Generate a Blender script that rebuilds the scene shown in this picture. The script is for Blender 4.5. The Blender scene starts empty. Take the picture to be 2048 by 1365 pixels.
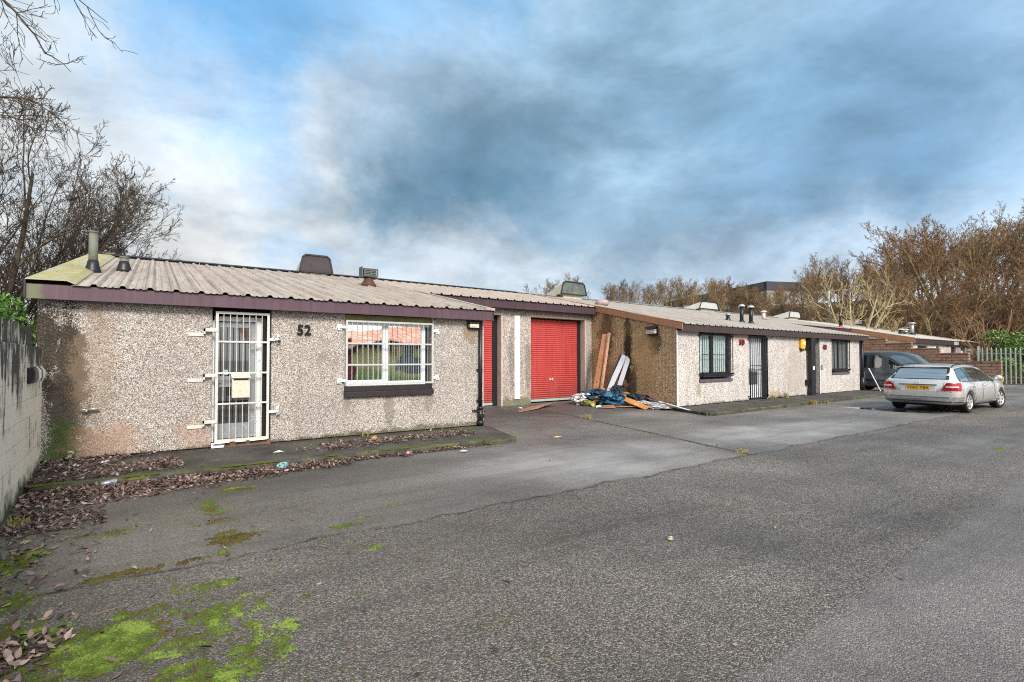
import bpy, math, random
import numpy as np
from mathutils import Vector, Matrix, Quaternion, noise as mnoise
R = random.Random(52)
scene = bpy.context.scene
COL = scene.collection
PI = math.pi
rad = math.radians

# ------------------------------------------------------------------ helpers
# the terrace is not quite straight: past unit 52 it bears about three degrees away
def W(p):
    x, y, z = p
    return (x, y + 0.05 * (x - 6.3), z) if x > 6.3 else (x, y, z)

def tag(o, label=None, cat=None, group=None, kind=None):
    if label: o['label'] = label
    if cat: o['category'] = cat
    if group: o['group'] = group
    if kind: o['kind'] = kind
    return o

def empty(name, loc, label, cat, group=None):
    o = bpy.data.objects.new(name, None)
    o.location = loc
    o.empty_display_size = 0.1
    COL.objects.link(o)
    return tag(o, label, cat, group)

class MB:
    """collects boxes, bars, tubes, sheets; build() links them as one mesh object"""
    def __init__(s):
        s.v = []; s.f = []; s.m = []; s.mi = 0; s.sm = []
    def add(s, vs, fs, smooth=False):
        b = len(s.v)
        s.v += [tuple(p) for p in vs]
        for f in fs:
            s.f.append([b + i for i in f]); s.m.append(s.mi); s.sm.append(smooth)
    def box(s, x0, x1, y0, y1, z0, z1):
        if x0 > x1: x0, x1 = x1, x0
        if y0 > y1: y0, y1 = y1, y0
        if z0 > z1: z0, z1 = z1, z0
        s.add([(x0,y0,z0),(x1,y0,z0),(x1,y1,z0),(x0,y1,z0),(x0,y0,z1),(x1,y0,z1),(x1,y1,z1),(x0,y1,z1)],
              [(0,3,2,1),(4,5,6,7),(0,1,5,4),(1,2,6,5),(2,3,7,6),(3,0,4,7)])
    def bar(s, a, b, w, t, up=(0,0,1)):
        """rectangular bar from a to b, width w across, thickness t along up"""
        a = Vector(a); b = Vector(b); d = (b-a).normalized()
        u = Vector(up); sd = d.cross(u)
        if sd.length < 1e-4: sd = d.cross(Vector((1,0,0)))
        sd.normalize(); u = sd.cross(d).normalized()
        vs = []
        for p in (a, b):
            for (i, j) in ((-1,-1),(1,-1),(1,1),(-1,1)):
                vs.append(p + sd*i*w/2 + u*j*t/2)
        s.add(vs, [(3,2,1,0),(4,5,6,7),(0,1,5,4),(1,2,6,5),(2,3,7,6),(3,0,4,7)])
    def tube(s, pts, rs, n=8, caps=True, smooth=True):
        pts = [Vector(p) for p in pts]
        if not hasattr(rs, '__len__'): rs = [rs]*len(pts)
        vs = []; fs = []
        d0 = (pts[1]-pts[0]).normalized()
        u = d0.orthogonal().normalized()
        for i, p in enumerate(pts):
            if i == 0: d = d0
            elif i == len(pts)-1: d = (pts[i]-pts[i-1]).normalized()
            else:
                d = (pts[i+1]-pts[i-1])
                d = d.normalized() if d.length > 1e-9 else d0
            u = (u - d*u.dot(d))
            u = u.normalized() if u.length > 1e-6 else d.orthogonal().normalized()
            w = d.cross(u)
            for k in range(n):
                a = 2*PI*k/n
                vs.append(p + (u*math.cos(a) + w*math.sin(a))*rs[i])
        for i in range(len(pts)-1):
            for k in range(n):
                k2 = (k+1) % n
                fs.append((i*n+k, i*n+k2, (i+1)*n+k2, (i+1)*n+k))
        s.add(vs, fs, smooth)
        if caps:
            b = len(s.v) - len(vs)
            s.f.append([b+k for k in reversed(range(n))]); s.m.append(s.mi); s.sm.append(False)
            e = b + (len(pts)-1)*n
            s.f.append([e+k for k in range(n)]); s.m.append(s.mi); s.sm.append(False)
    def prism(s, poly, vec):
        """closed polygon (3-D points) extruded by vec"""
        n = len(poly); v = Vector(vec)
        vs = [Vector(p) for p in poly] + [Vector(p)+v for p in poly]
        s.add(vs, [list(reversed(range(n))), list(range(n, 2*n))] + [(i, (i+1)%n, n+(i+1)%n, n+i) for i in range(n)])
    def grid(s, fn, nu, nv, smooth=True):
        vs = [fn(i/nu, j/nv) for i in range(nu+1) for j in range(nv+1)]
        fs = [(i*(nv+1)+j, (i+1)*(nv+1)+j, (i+1)*(nv+1)+j+1, i*(nv+1)+j+1) for i in range(nu) for j in range(nv)]
        s.add(vs, fs, smooth)
    def build(s, name, mat, parent=None, warp=False, bevel=0, solid=0, attr=None, rot=None):
        me = bpy.data.meshes.new(name)
        off = Vector((0,0,0))
        if parent is not None:
            p = parent
            while p is not None:
                off += Vector(p.location); p = p.parent
        vs = [W(p) for p in s.v] if warp else s.v
        vs = [(p[0]-off.x, p[1]-off.y, p[2]-off.z) for p in vs]
        me.from_pydata(vs, [], s.f)
        mats = mat if isinstance(mat, (list, tuple)) else [mat]
        for mm in mats: me.materials.append(mm)
        if len(mats) > 1: me.polygons.foreach_set('material_index', s.m)
        if any(s.sm): me.polygons.foreach_set('use_smooth', s.sm)
        me.update()
        o = bpy.data.objects.new(name, me)
        COL.objects.link(o)
        if parent is not None: o.parent = parent
        if bevel:
            b = o.modifiers.new('bevel', 'BEVEL'); b.width = bevel; b.segments = 2; b.limit_method = 'ANGLE'; b.angle_limit = rad(40)
        if solid:
            b = o.modifiers.new('solid', 'SOLIDIFY'); b.thickness = solid; b.offset = 0
        return o

def holed_wall(mb, x0, x1, z0, z1, ya, yb, holes=(), axis='x'):
    """wall slab between ya and yb with rectangular openings (x0,x1,z0,z1) whose reveals are real"""
    xs = sorted(set([x0, x1] + [h[0] for h in holes] + [h[1] for h in holes]))
    zs = sorted(set([z0, z1] + [h[2] for h in holes] + [h[3] for h in holes]))
    xs = [x for x in xs if x0 <= x <= x1]; zs = [z for z in zs if z0 <= z <= z1]
    # keep long runs short so that the gentle bend of the terrace stays smooth
    def full(i, j):
        if i < 0 or j < 0 or i >= len(xs)-1 or j >= len(zs)-1: return False
        cx = (xs[i]+xs[i+1])/2; cz = (zs[j]+zs[j+1])/2
        return not any(h[0] < cx < h[1] and h[2] < cz < h[3] for h in holes)
    def P(x, y, z): return (x, y, z) if axis == 'x' else (y, x, z)
    for i in range(len(xs)-1):
        for j in range(len(zs)-1):
            if not full(i, j): continue
            a, b, c, d = xs[i], xs[i+1], zs[j], zs[j+1]
            q = []
            q.append([P(a,ya,c),P(b,ya,c),P(b,ya,d),P(a,ya,d)])
            q.append([P(b,yb,c),P(a,yb,c),P(a,yb,d),P(b,yb,d)])
            if not full(i-1, j): q.append([P(a,yb,c),P(a,ya,c),P(a,ya,d),P(a,yb,d)])
            if not full(i+1, j): q.append([P(b,ya,c),P(b,yb,c),P(b,yb,d),P(b,ya,d)])
            if not full(i, j-1): q.append([P(a,yb,c),P(b,yb,c),P(b,ya,c),P(a,ya,c)])
            if not full(i, j+1): q.append([P(a,ya,d),P(b,ya,d),P(b,yb,d),P(a,yb,d)])
            for f in q: mb.add(f, [(0,1,2,3)])

def text_mesh(body, size, depth, font_bold=0.0, spacing=1.0):
    cu = bpy.data.curves.new('t', 'FONT'); cu.body = body; cu.size = size; cu.extrude = depth; cu.offset = font_bold
    cu.align_x = 'CENTER'; cu.align_y = 'CENTER'; cu.space_character = spacing; cu.resolution_u = 3
    o = bpy.data.objects.new('t', cu); COL.objects.link(o)
    dg = bpy.context.evaluated_depsgraph_get()
    me = bpy.data.meshes.new_from_object(o.evaluated_get(dg))
    bpy.data.objects.remove(o); bpy.data.curves.remove(cu)
    return me

# ------------------------------------------------------------------ materials
class G:
    def __init__(s, name, rough=0.85, spec=0.3, metal=0.0):
        s.mat = bpy.data.materials.new(name); s.mat.use_nodes = True
        s.nt = s.mat.node_tree; s.nt.nodes.clear()
        s.out = s.nt.nodes.new('ShaderNodeOutputMaterial')
        s.b = s.nt.nodes.new('ShaderNodeBsdfPrincipled')
        s.nt.links.new(s.b.outputs[0], s.out.inputs[0])
        s.b.inputs['Roughness'].default_value = rough
        s.b.inputs['Specular IOR Level'].default_value = spec
        s.b.inputs['Metallic'].default_value = metal
        s._pos = None
    def put(s, sock, v):
        if isinstance(v, bpy.types.NodeSocket): s.nt.links.new(v, sock)
        elif isinstance(v, (tuple, list)) and sock.type == 'RGBA' and len(v) == 3: sock.default_value = (*v, 1)
        else: sock.default_value = v
    def n(s, t, ins=None, **props):
        nd = s.nt.nodes.new(t)
        for k, v in props.items(): setattr(nd, k, v)
        for k, v in (ins or {}).items(): s.put(nd.inputs[k], v)
        return nd
    def pos(s):
        if s._pos is None: s._pos = s.n('ShaderNodeNewGeometry').outputs['Position']
        return s._pos
    def obj(s): return s.n('ShaderNodeTexCoord').outputs['Object']
    def sc(s, v, k): return s.n('ShaderNodeVectorMath', {0: v, 1: k}, operation='MULTIPLY').outputs[0]
    def noise(s, scale, det=4, rough=0.55, vec=None, dist=0.0):
        return s.n('ShaderNodeTexNoise', {'Vector': vec if vec is not None else s.pos(), 'Scale': scale, 'Detail': det, 'Roughness': rough, 'Distortion': dist}).outputs[0]
    def vor(s, scale, vec=None, out='Color', feature='F1', rnd=1.0):
        return s.n('ShaderNodeTexVoronoi', {'Vector': vec if vec is not None else s.pos(), 'Scale': scale, 'Randomness': rnd}, feature=feature).outputs[out]
    def mr(s, v, a, b, c=0.0, d=1.0, smooth=False):
        return s.n('ShaderNodeMapRange', {'Value': v, 'From Min': a, 'From Max': b, 'To Min': c, 'To Max': d},
                   interpolation_type='SMOOTHSTEP' if smooth else 'LINEAR').outputs[0]
    def ma(s, op, a, b=0.0):
        return s.n('ShaderNodeMath', {0: a, 1: b}, operation=op).outputs[0]
    def mix(s, f, a, b, mode='MIX'):
        nd = s.n('ShaderNodeMix', data_type='RGBA', blend_type=mode)
        s.put(nd.inputs[0], f); s.put(nd.inputs[6], a); s.put(nd.inputs[7], b)
        return nd.outputs[2]
    def ramp(s, v, stops, const=False):
        nd = s.n('ShaderNodeValToRGB', {'Fac': v}); cr = nd.color_ramp
        if const: cr.interpolation = 'CONSTANT'
        while len(cr.elements) < len(stops): cr.elements.new(0.5)
        for e, (p, c) in zip(cr.elements, stops):
            e.position = p; e.color = (*c, 1) if len(c) == 3 else c
        return nd.outputs[0]
    def sep(s, v):
        nd = s.n('ShaderNodeSeparateXYZ', {0: v}); return nd.outputs
    def blob(s, c, r, jit=0.5, jscale=3.0, soft=0.6):
        """mask of an uneven stain round c (metres) with radii r"""
        v = s.n('ShaderNodeVectorMath', {0: s.pos(), 1: c}, operation='SUBTRACT').outputs[0]
        v = s.sc(v, tuple(1.0/q for q in r))
        L = s.n('ShaderNodeVectorMath', {0: v}, operation='LENGTH').outputs['Value']
        if jit: L = s.ma('ADD', L, s.mr(s.noise(jscale, 5, 0.65), 0.2, 0.8, -jit, jit))
        return s.mr(L, 1.0-soft, 1.0+soft*0.4, 1.0, 0.0, smooth=True)
    def rgbv(s, x): return s.n('ShaderNodeSeparateColor', {0: x}).outputs
    def bump(s, h, strength=0.5, dist=0.01, normal=None):
        nd = s.n('ShaderNodeBump', {'Height': h, 'Strength': strength, 'Distance': dist})
        if normal is not None: s.put(nd.inputs['Normal'], normal)
        return nd.outputs[0]
    def fin(s, color=None, rough=None, normal=None, metal=None):
        if color is not None: s.put(s.b.inputs['Base Color'], color)
        if rough is not None: s.put(s.b.inputs['Roughness'], rough)
        if normal is not None: s.put(s.b.inputs['Normal'], normal)
        if metal is not None: s.put(s.b.inputs['Metallic'], metal)
        return s.mat

def plain(name, col, rough=0.6, metal=0.0, var=0.25, scale=6.0, spec=0.4, bump=0.0, wear=None):
    g = G(name, rough, spec, metal)
    nz = g.noise(scale, 6, 0.65)
    c = g.mix(g.mr(nz, 0.25, 0.75), tuple(x*(1-var) for x in col), tuple(min(1, x*(1+var)) for x in col))
    if wear:
        c = g.mix(g.mr(g.noise(scale*4, 7, 0.75), 0.575, 0.625), c, wear)
    nrm = g.bump(g.noise(scale*8, 4), 0.4, bump) if bump else None
    return g.fin(c, normal=nrm)

def pebble(name, stops, stains=(), tint=(1, 1, 1), size=70.0, mort=(0.25, 0.225, 0.205)):
    """pebble dash: small stones of mixed colour in grey render; stains = (mask kwargs, colour, strength)"""
    g = G(name, 0.9, 0.25)
    v = g.sc(g.pos(), (1.0, 1.0, 1.0))
    cell = g.vor(size, v)
    dist = g.vor(size, v, out='Distance')
    rr = g.rgbv(cell)
    base = g.ramp(rr[0], stops)
    base = g.mix(g.mr(dist, 0.45, 0.75), base, mort)
    big = g.mr(g.noise(26, 3, 0.6), 0.35, 0.7, 0.84, 1.10)
    base = g.mix(1.0, base, g.n('ShaderNodeCombineColor', {0: big, 1: big, 2: big}).outputs[0], 'MULTIPLY')
    cloudy = g.mr(g.noise(1.1, 5, 0.6), 0.3, 0.75, 0.82, 1.1)
    base = g.mix(1.0, base, g.n('ShaderNodeCombineColor', {0: cloudy, 1: cloudy, 2: cloudy}).outputs[0], 'MULTIPLY')
    streak = g.noise(1.0, 5, 0.6, g.sc(g.pos(), (5.0, 5.0, 0.35)))
    base = g.mix(g.mr(streak, 0.6, 0.8, 0, 0.35), base, (0.10, 0.085, 0.07))
    for (c, r, kw), col, st in stains:
        m = g.blob(c, r, **kw)
        pick = g.mr(g.ma('SUBTRACT', g.ma('MULTIPLY', m, 1.25), rr[1]), -0.16, 0.16)      # stones go one by one at the edge of a stain
        m = g.ma('MULTIPLY', g.ma('MAXIMUM', g.ma('MULTIPLY', m, 0.25), pick), min(1.0, st*1.05))
        base = g.mix(m, base, col)
    if tint != (1, 1, 1): base = g.mix(1.0, base, tint, 'MULTIPLY')
    return g.fin(base, normal=g.bump(g.ma('SUBTRACT', 1.0, dist), 0.9, 0.006))

ST_LIGHT = [(0.0, (0.07, 0.058, 0.05)), (0.10, (0.17, 0.13, 0.11)), (0.24, (0.36, 0.32, 0.295)), (0.5, (0.49, 0.46, 0.435)), (0.78, (0.61, 0.59, 0.57)), (1.0, (0.84, 0.83, 0.81))]
ST_TAN = [(0.0, (0.06, 0.042, 0.03)), (0.18, (0.28, 0.195, 0.12)), (0.4, (0.60, 0.46, 0.31)), (0.7, (0.72, 0.58, 0.41)), (1.0, (0.84, 0.76, 0.62))]
ST_PINK = [(0.0, (0.28, 0.24, 0.23)), (0.10, (0.46, 0.42, 0.405)), (0.3, (0.57, 0.54, 0.53)), (0.6, (0.63, 0.60, 0.595)), (1.0, (0.75, 0.73, 0.725))]
j5 = dict(jit=0.55, jscale=3.5, soft=0.6)
M = {}
M['dash_a'] = pebble('pebble_dash_front', ST_LIGHT, [
    (((-1.0, 9.9, 1.6), (0.17, 1, 0.95), j5), (0.035, 0.03, 0.025), 1.0),
    (((-1.32, 9.9, 1.75), (0.30, 1, 0.75), j5), (0.03, 0.027, 0.022), 0.95),
    (((-1.02, 9.9, 1.0), (0.26, 1, 0.9), j5), (0.045, 0.035, 0.028), 0.85),
    (((-0.72, 9.9, 1.3), (0.30, 1, 1.3), j5), (0.26, 0.19, 0.13), 0.4),
    (((-1.08, 9.9, 0.25), (0.24, 1, 0.45), j5), (0.05, 0.09, 0.025), 0.9),
    (((-0.55, 9.9, 0.30), (0.5, 1, 0.30), j5), (0.36, 0.21, 0.14), 0.5),
    (((0.55, 9.9, 0.30), (0.3, 1, 0.25), j5), (0.38, 0.24, 0.17), 0.4),
    (((2.55, 9.9, 1.55), (0.16, 1, 0.12), j5), (0.16, 0.14, 0.10), 0.35),
    (((3.02, 9.9, 0.7), (0.09, 1, 0.20), j5), (0.20, 0.17, 0.12), 0.5),
    (((3.85, 9.9, 0.55), (0.13, 1, 0.42), j5), (0.14, 0.12, 0.09), 0.55),
    (((4.7, 9.9, 0.66), (0.12, 1, 0.28), j5), (0.16, 0.14, 0.10), 0.4),
    (((5.7, 9.9, 2.1), (0.2, 1, 0.25), j5), (0.20, 0.13, 0.07), 0.6),
    (((4.5, 9.9, 0.05), (2.6, 1, 0.16), j5), (0.07, 0.07, 0.03), 0.7),
    (((1.9, 9.9, 0.02), (3.5, 1, 0.13), j5), (0.08, 0.06, 0.04), 0.7)], size=92, tint=(0.98, 0.965, 0.965))
M['dash_b'] = pebble('pebble_dash_garage', ST_LIGHT, [
    (((9.75, 14.45, 1.6), (0.14, 1, 1.1), j5), (0.10, 0.09, 0.08), 0.5),
    (((10.45, 14.5, 1.3), (0.14, 1, 1.1), j5), (0.12, 0.10, 0.09), 0.5),
    (((11.0, 14.5, 3.25), (3.0, 1, 0.2), j5), (0.14, 0.11, 0.08), 0.5),
    (((10.0, 14.5, 0.05), (1.2, 1, 0.25), j5), (0.10, 0.11, 0.05), 0.7)], tint=(0.96, 0.92, 0.90), size=58)
M['dash_tan'] = pebble('pebble_dash_stained_side', ST_TAN, [
    (((13.30, 12.45, 1.7), (1, 0.22, 1.5), j5), (0.025, 0.02, 0.016), 0.95),
    (((13.27, 12.2, 0.7), (1, 0.26, 0.8), j5), (0.03, 0.025, 0.02), 0.8),
    (((13.43, 13.6, 2.4), (1, 0.5, 0.9), j5), (0.05, 0.04, 0.03), 0.7),
    (((13.15, 11.15, 2.15), (1, 0.28, 0.55), j5), (0.035, 0.03, 0.022), 0.8),
    (((13.20, 11.6, 1.6), (1, 0.6, 1.1), j5), (0.44, 0.30, 0.16), 0.45),
    (((13.30, 12.5, 2.55), (1, 0.5, 0.22), j5), (0.22, 0.19, 0.08), 0.3),
    (((13.25, 12.0, 0.05), (1, 2.5, 0.18), j5), (0.05, 0.05, 0.02), 0.7)], size=60, mort=(0.22, 0.15, 0.09), tint=(1.0, 0.90, 0.76))
M['dash_c'] = pebble('pebble_dash_pinkish', ST_PINK, [
    (((20.6, 10.6, 1.0), (0.8, 1.5, 1.2), j5), (0.32, 0.28, 0.25), 0.5),
    (((14.2, 10.3, 0.55), (0.15, 1, 0.25), j5), (0.25, 0.2, 0.1), 0.6),
    (((16.3, 10.4, 2.3), (1.2, 1, 0.14), j5), (0.30, 0.22, 0.14), 0.6),
    (((19.0, 10.5, 0.1), (0.6, 1.5, 0.3), j5), (0.30, 0.22, 0.13), 0.6),
    (((18.0, 10.4, 0.03), (6.0, 2, 0.13), j5), (0.10, 0.09, 0.05), 0.8)], size=42)

def sheet(name, col, col2, rust, ramt, seed=0.0, yel=0.0, phase=None):
    g = G(name, 0.62, 0.3)
    v = g.n('ShaderNodeVectorMath', {0: g.pos(), 1: (seed, seed, 0)}, operation='ADD').outputs[0]
    st = g.noise(1.0, 6, 0.65, g.sc(v, (9.0, 0.55, 0.55)))
    st2 = g.noise(1.0, 5, 0.7, g.sc(v, (26.0, 2.2, 2.2)))
    c = g.mix(g.mr(st, 0.3, 0.72), col, col2)
    c = g.mix(g.mr(st2, 0.50, 0.72, 0, 0.8), c, tuple(x*0.45 for x in col2))  # weather streaks up the slope, darkened further to stand in for rib shading
    c = g.mix(g.mr(g.noise(0.7, 4, 0.6, v), 0.45, 0.7, 0, 0.35), c, (0.42, 0.42, 0.36))
    c = g.mix(g.mr(g.noise(3.2, 8, 0.8, g.sc(v, (1.5, 0.6, 1.0))), 0.70-ramt, 0.80-ramt, 0, 0.85), c, rust)
    if yel: c = g.mix(g.mr(g.noise(2.2, 6, 0.7, v), 0.42, 0.62, 0, yel), c, (0.30, 0.27, 0.06))
    if phase is not None:       # shaded sides of the ribs, painted as dark lines along their feet
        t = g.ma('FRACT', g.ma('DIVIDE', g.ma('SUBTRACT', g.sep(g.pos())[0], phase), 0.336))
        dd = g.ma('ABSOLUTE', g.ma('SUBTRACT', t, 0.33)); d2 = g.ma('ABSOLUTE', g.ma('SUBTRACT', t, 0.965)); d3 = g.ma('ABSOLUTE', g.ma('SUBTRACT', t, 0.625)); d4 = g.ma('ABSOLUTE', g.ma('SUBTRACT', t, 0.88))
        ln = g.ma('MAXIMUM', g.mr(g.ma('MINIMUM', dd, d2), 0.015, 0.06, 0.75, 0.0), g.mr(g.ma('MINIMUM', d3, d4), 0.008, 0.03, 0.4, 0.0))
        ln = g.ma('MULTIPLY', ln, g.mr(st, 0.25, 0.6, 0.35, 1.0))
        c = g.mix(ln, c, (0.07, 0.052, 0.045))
    # rows of roofing screws and their drip marks
    sx = g.sep(g.pos())
    dots = g.vor(1.0, g.n('ShaderNodeCombineXYZ', {0: g.ma('MULTIPLY', sx[0], 5.95), 1: g.ma('MULTIPLY', sx[1], 1.1), 2: 0.0}).outputs[0], out='Distance', rnd=0.35)
    c = g.mix(g.mr(dots, 0.05, 0.09, 0.8, 0.0), c, (0.05, 0.035, 0.03))
    return g.fin(c, normal=g.bump(st2, 0.25, 0.004))
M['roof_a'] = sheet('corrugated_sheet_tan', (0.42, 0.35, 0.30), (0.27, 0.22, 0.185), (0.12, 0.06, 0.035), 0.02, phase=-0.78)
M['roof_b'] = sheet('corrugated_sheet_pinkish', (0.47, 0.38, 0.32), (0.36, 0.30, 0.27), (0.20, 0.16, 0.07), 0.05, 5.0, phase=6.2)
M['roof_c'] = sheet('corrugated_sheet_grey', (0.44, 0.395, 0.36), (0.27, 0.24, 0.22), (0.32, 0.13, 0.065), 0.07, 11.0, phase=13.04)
M['roof_e'] = sheet('corrugated_sheet_pale', (0.55, 0.51, 0.48), (0.42, 0.39, 0.36), (0.34, 0.16, 0.08), 0.0, 17.0)
M['verge_moss'] = sheet('mossy_verge_flashing', (0.40, 0.37, 0.28), (0.33, 0.29, 0.20), (0.07, 0.09, 0.03), 0.0, 3.0, yel=0.9)

def fascia_m(name, *a, extra=None, **k):
    g = G(name, 0.5, 0.35); 
    col = a[0]; orange = k.get('orange', 0.0)
    st = g.noise(1.0, 5, 0.6, g.sc(g.pos(), (14, 14, 0.9)))
    c = g.mix(g.mr(st, 0.3, 0.75), tuple(x*0.75 for x in col), tuple(x*1.22 for x in col))
    c = g.mix(g.mr(g.noise(1.4, 4), 0.45, 0.72, 0, 0.5), c, tuple(x*0.62 for x in col))
    if orange:
        c = g.mix(g.mr(g.noise(1.0, 6, 0.6, g.sc(g.pos(), (1.2, 0.9, 6))), 0.35, 0.60, 0, orange), c, (0.38, 0.17, 0.07))
        c = g.mix(g.mr(g.noise(2.0, 5, 0.7), 0.55, 0.74, 0, 0.7), c, (0.22, 0.15, 0.10))
    if extra:
        for cc, rr, col2, st2 in extra:
            c = g.mix(g.ma('MULTIPLY', g.blob(cc, rr), st2), c, col2)
    return g.fin(c)
M['fascia_a'] = fascia_m('plum_fascia_weathered', (0.082, 0.046, 0.064), extra=[((-1.42, 9.7, 2.5), (0.16, 1, 0.3), (0.12, 0.13, 0.07), 0.9)])
M['fascia_b'] = fascia_m('dark_plum_fascia', (0.055, 0.032, 0.042))
M['fascia_c'] = fascia_m('dark_brown_fascia', (0.048, 0.032, 0.030))
M['fascia_o'] = fascia_m('rusting_verge_fascia', (0.34, 0.20, 0.12), orange=0.65)
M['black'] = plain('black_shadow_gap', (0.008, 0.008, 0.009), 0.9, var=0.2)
M['black_plastic'] = plain('black_plastic', (0.012, 0.013, 0.016), 0.38, var=0.3, scale=12)
M['black_metal'] = plain('black_painted_steel', (0.014, 0.013, 0.016), 0.45, var=0.3, scale=14)
M['white_steel'] = plain('white_painted_steel', (0.52, 0.515, 0.49), 0.42, var=0.06, scale=9, wear=(0.16, 0.13, 0.10))
M['bar_steel'] = plain('dulled_white_bars', (0.42, 0.43, 0.43), 0.45, var=0.15, scale=12, wear=(0.12, 0.09, 0.07))
M['white_rusty'] = plain('white_steel_rusting', (0.50, 0.48, 0.41), 0.5, var=0.12, scale=12, wear=(0.25, 0.14, 0.06))
M['white_frame'] = plain('white_upvc', (0.60, 0.64, 0.68), 0.38, var=0.08, scale=4, wear=(0.45, 0.46, 0.45))
M['white_flake'] = plain('white_paint_flaking', (0.62, 0.64, 0.65), 0.6, var=0.10, scale=5, wear=(0.07, 0.06, 0.06))
M['grey_door'] = plain('pale_grey_door_paint', (0.22, 0.24, 0.26), 0.5, var=0.12, scale=3, wear=(0.36, 0.38, 0.40))
M['sill'] = plain('dark_purple_brown_sill', (0.018, 0.012, 0.014), 0.55, var=0.35, scale=5)
M['sill_c'] = plain('grey_purple_sill', (0.09, 0.075, 0.095), 0.5, var=0.3, scale=5)
M['interior'] = plain('dark_interior', (0.02, 0.022, 0.022), 0.9, var=0.4, scale=2)
M['curtain'] = plain('pale_curtain', (0.80, 0.82, 0.82), 0.9, var=0.08, scale=5)
M['blind'] = plain('grey_blind', (0.20, 0.22, 0.22), 0.9, var=0.2, scale=3)
M['mossboard'] = plain('mossy_lintel_board', (0.20, 0.19, 0.08), 0.8, var=0.4, scale=6)
M['concrete_pale'] = plain('pale_reveal_render', (0.42, 0.35, 0.31), 0.85, var=0.2, scale=5)
M['paper'] = plain('wet_white_paper', (0.66, 0.69, 0.74), 0.7, var=0.06, scale=14)
M['wet_card'] = plain('wet_brown_cardboard', (0.20, 0.10, 0.065), 0.75, var=0.3, scale=9)
M['yellow_plastic'] = plain('yellow_alarm_cover', (0.72, 0.36, 0.02), 0.4, var=0.12, scale=8)
M['maroon'] = plain('maroon_letters', (0.16, 0.008, 0.025), 0.4, var=0.15)
M['cream_louvre'] = plain('cream_louvre', (0.55, 0.52, 0.40), 0.5, var=0.15)
M['galv'] = plain('weathered_galvanised', (0.34, 0.35, 0.34), 0.42, metal=0.5, var=0.25, scale=7)
M['galv_pale'] = plain('pale_galvanised', (0.48, 0.50, 0.51), 0.45, metal=0.3, var=0.2, scale=7)
M['flue_green'] = plain('weathered_green_grey_flue', (0.13, 0.14, 0.11), 0.7, var=0.35, scale=5)
M['cowl_plum'] = plain('plum_cowl_face', (0.032, 0.024, 0.030), 0.6, var=0.4, scale=4)
M['cowl_cream'] = plain('cream_lichened_cowl', (0.44, 0.41, 0.32), 0.7, var=0.25, scale=3)
M['cowl_pale'] = plain('pale_cream_cowl_side', (0.56, 0.53, 0.46), 0.65, var=0.18, scale=3)
M['cowl_mossy'] = plain('mossy_dark_cowl_face', (0.08, 0.10, 0.09), 0.8, var=0.7, scale=3)
M['pink_cap'] = plain('pinkish_roof_vent', (0.34, 0.24, 0.25), 0.6, var=0.2)
M['red_collar'] = plain('red_flue_collar', (0.42, 0.08, 0.04), 0.6, var=0.2)

def glass_mat(name, tint=(0.02, 0.025, 0.03), refl=0.25, rough=0.03, wob=0.0):
    g = G(name, rough, 0.5)
    g.b.inputs['Base Color'].default_value = (*tint, 1)
    gl = g.n('ShaderNodeBsdfGlossy', {'Color': (0.9, 0.95, 0.97, 1), 'Roughness': rough})
    if wob:
        bn = g.bump(g.noise(1.6, 1, 0.4), 0.15, wob)
        g.nt.links.new(bn, gl.inputs['Normal'])
    mx = g.n('ShaderNodeMixShader', {0: refl, 1: g.b.outputs[0], 2: gl.outputs[0]})
    g.nt.links.new(mx.outputs[0], g.out.inputs[0])
    return g.mat
M['glass_mirror'] = glass_mat('reflective_window_film', refl=0.95, rough=0.015, wob=0.05)
M['glass_dark'] = glass_mat('dark_window_glass', (0.012, 0.016, 0.018), refl=0.09)
M['glass_net'] = glass_mat('netted_window_glass', (0.10, 0.11, 0.11), refl=0.10, rough=0.1)
M['car_glass'] = glass_mat('tinted_car_glass', (0.02, 0.035, 0.04), refl=0.5, rough=0.02)
M['car_glass_rear'] = glass_mat('rear_screen_glass', (0.05, 0.07, 0.075), refl=0.4, rough=0.05)

# red roller shutter: the slats are real; the paint fades and streaks
g = G('red_shutter_paint', 0.45, 0.4)
st = g.noise(1.0, 5, 0.6, g.sc(g.pos(), (10, 10, 0.6)))
c = g.mix(g.mr(st, 0.3, 0.75), (0.36, 0.045, 0.045), (0.47, 0.078, 0.070))
c = g.mix(g.mr(g.noise(0.9, 4), 0.5, 0.75, 0, 0.4), c, (0.36, 0.03, 0.035))
c = g.mix(g.mr(g.ma('ADD', g.sep(g.pos())[2], g.mr(g.noise(3, 5, 0.7), 0.3, 0.7, -0.2, 0.2)), 0.25, 0.8, 0.5, 0.0), c, (0.20, 0.05, 0.045))
M['red'] = g.fin(c, normal=g.bump(g.noise(3.5, 3, 0.5), 0.5, 0.02))

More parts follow.
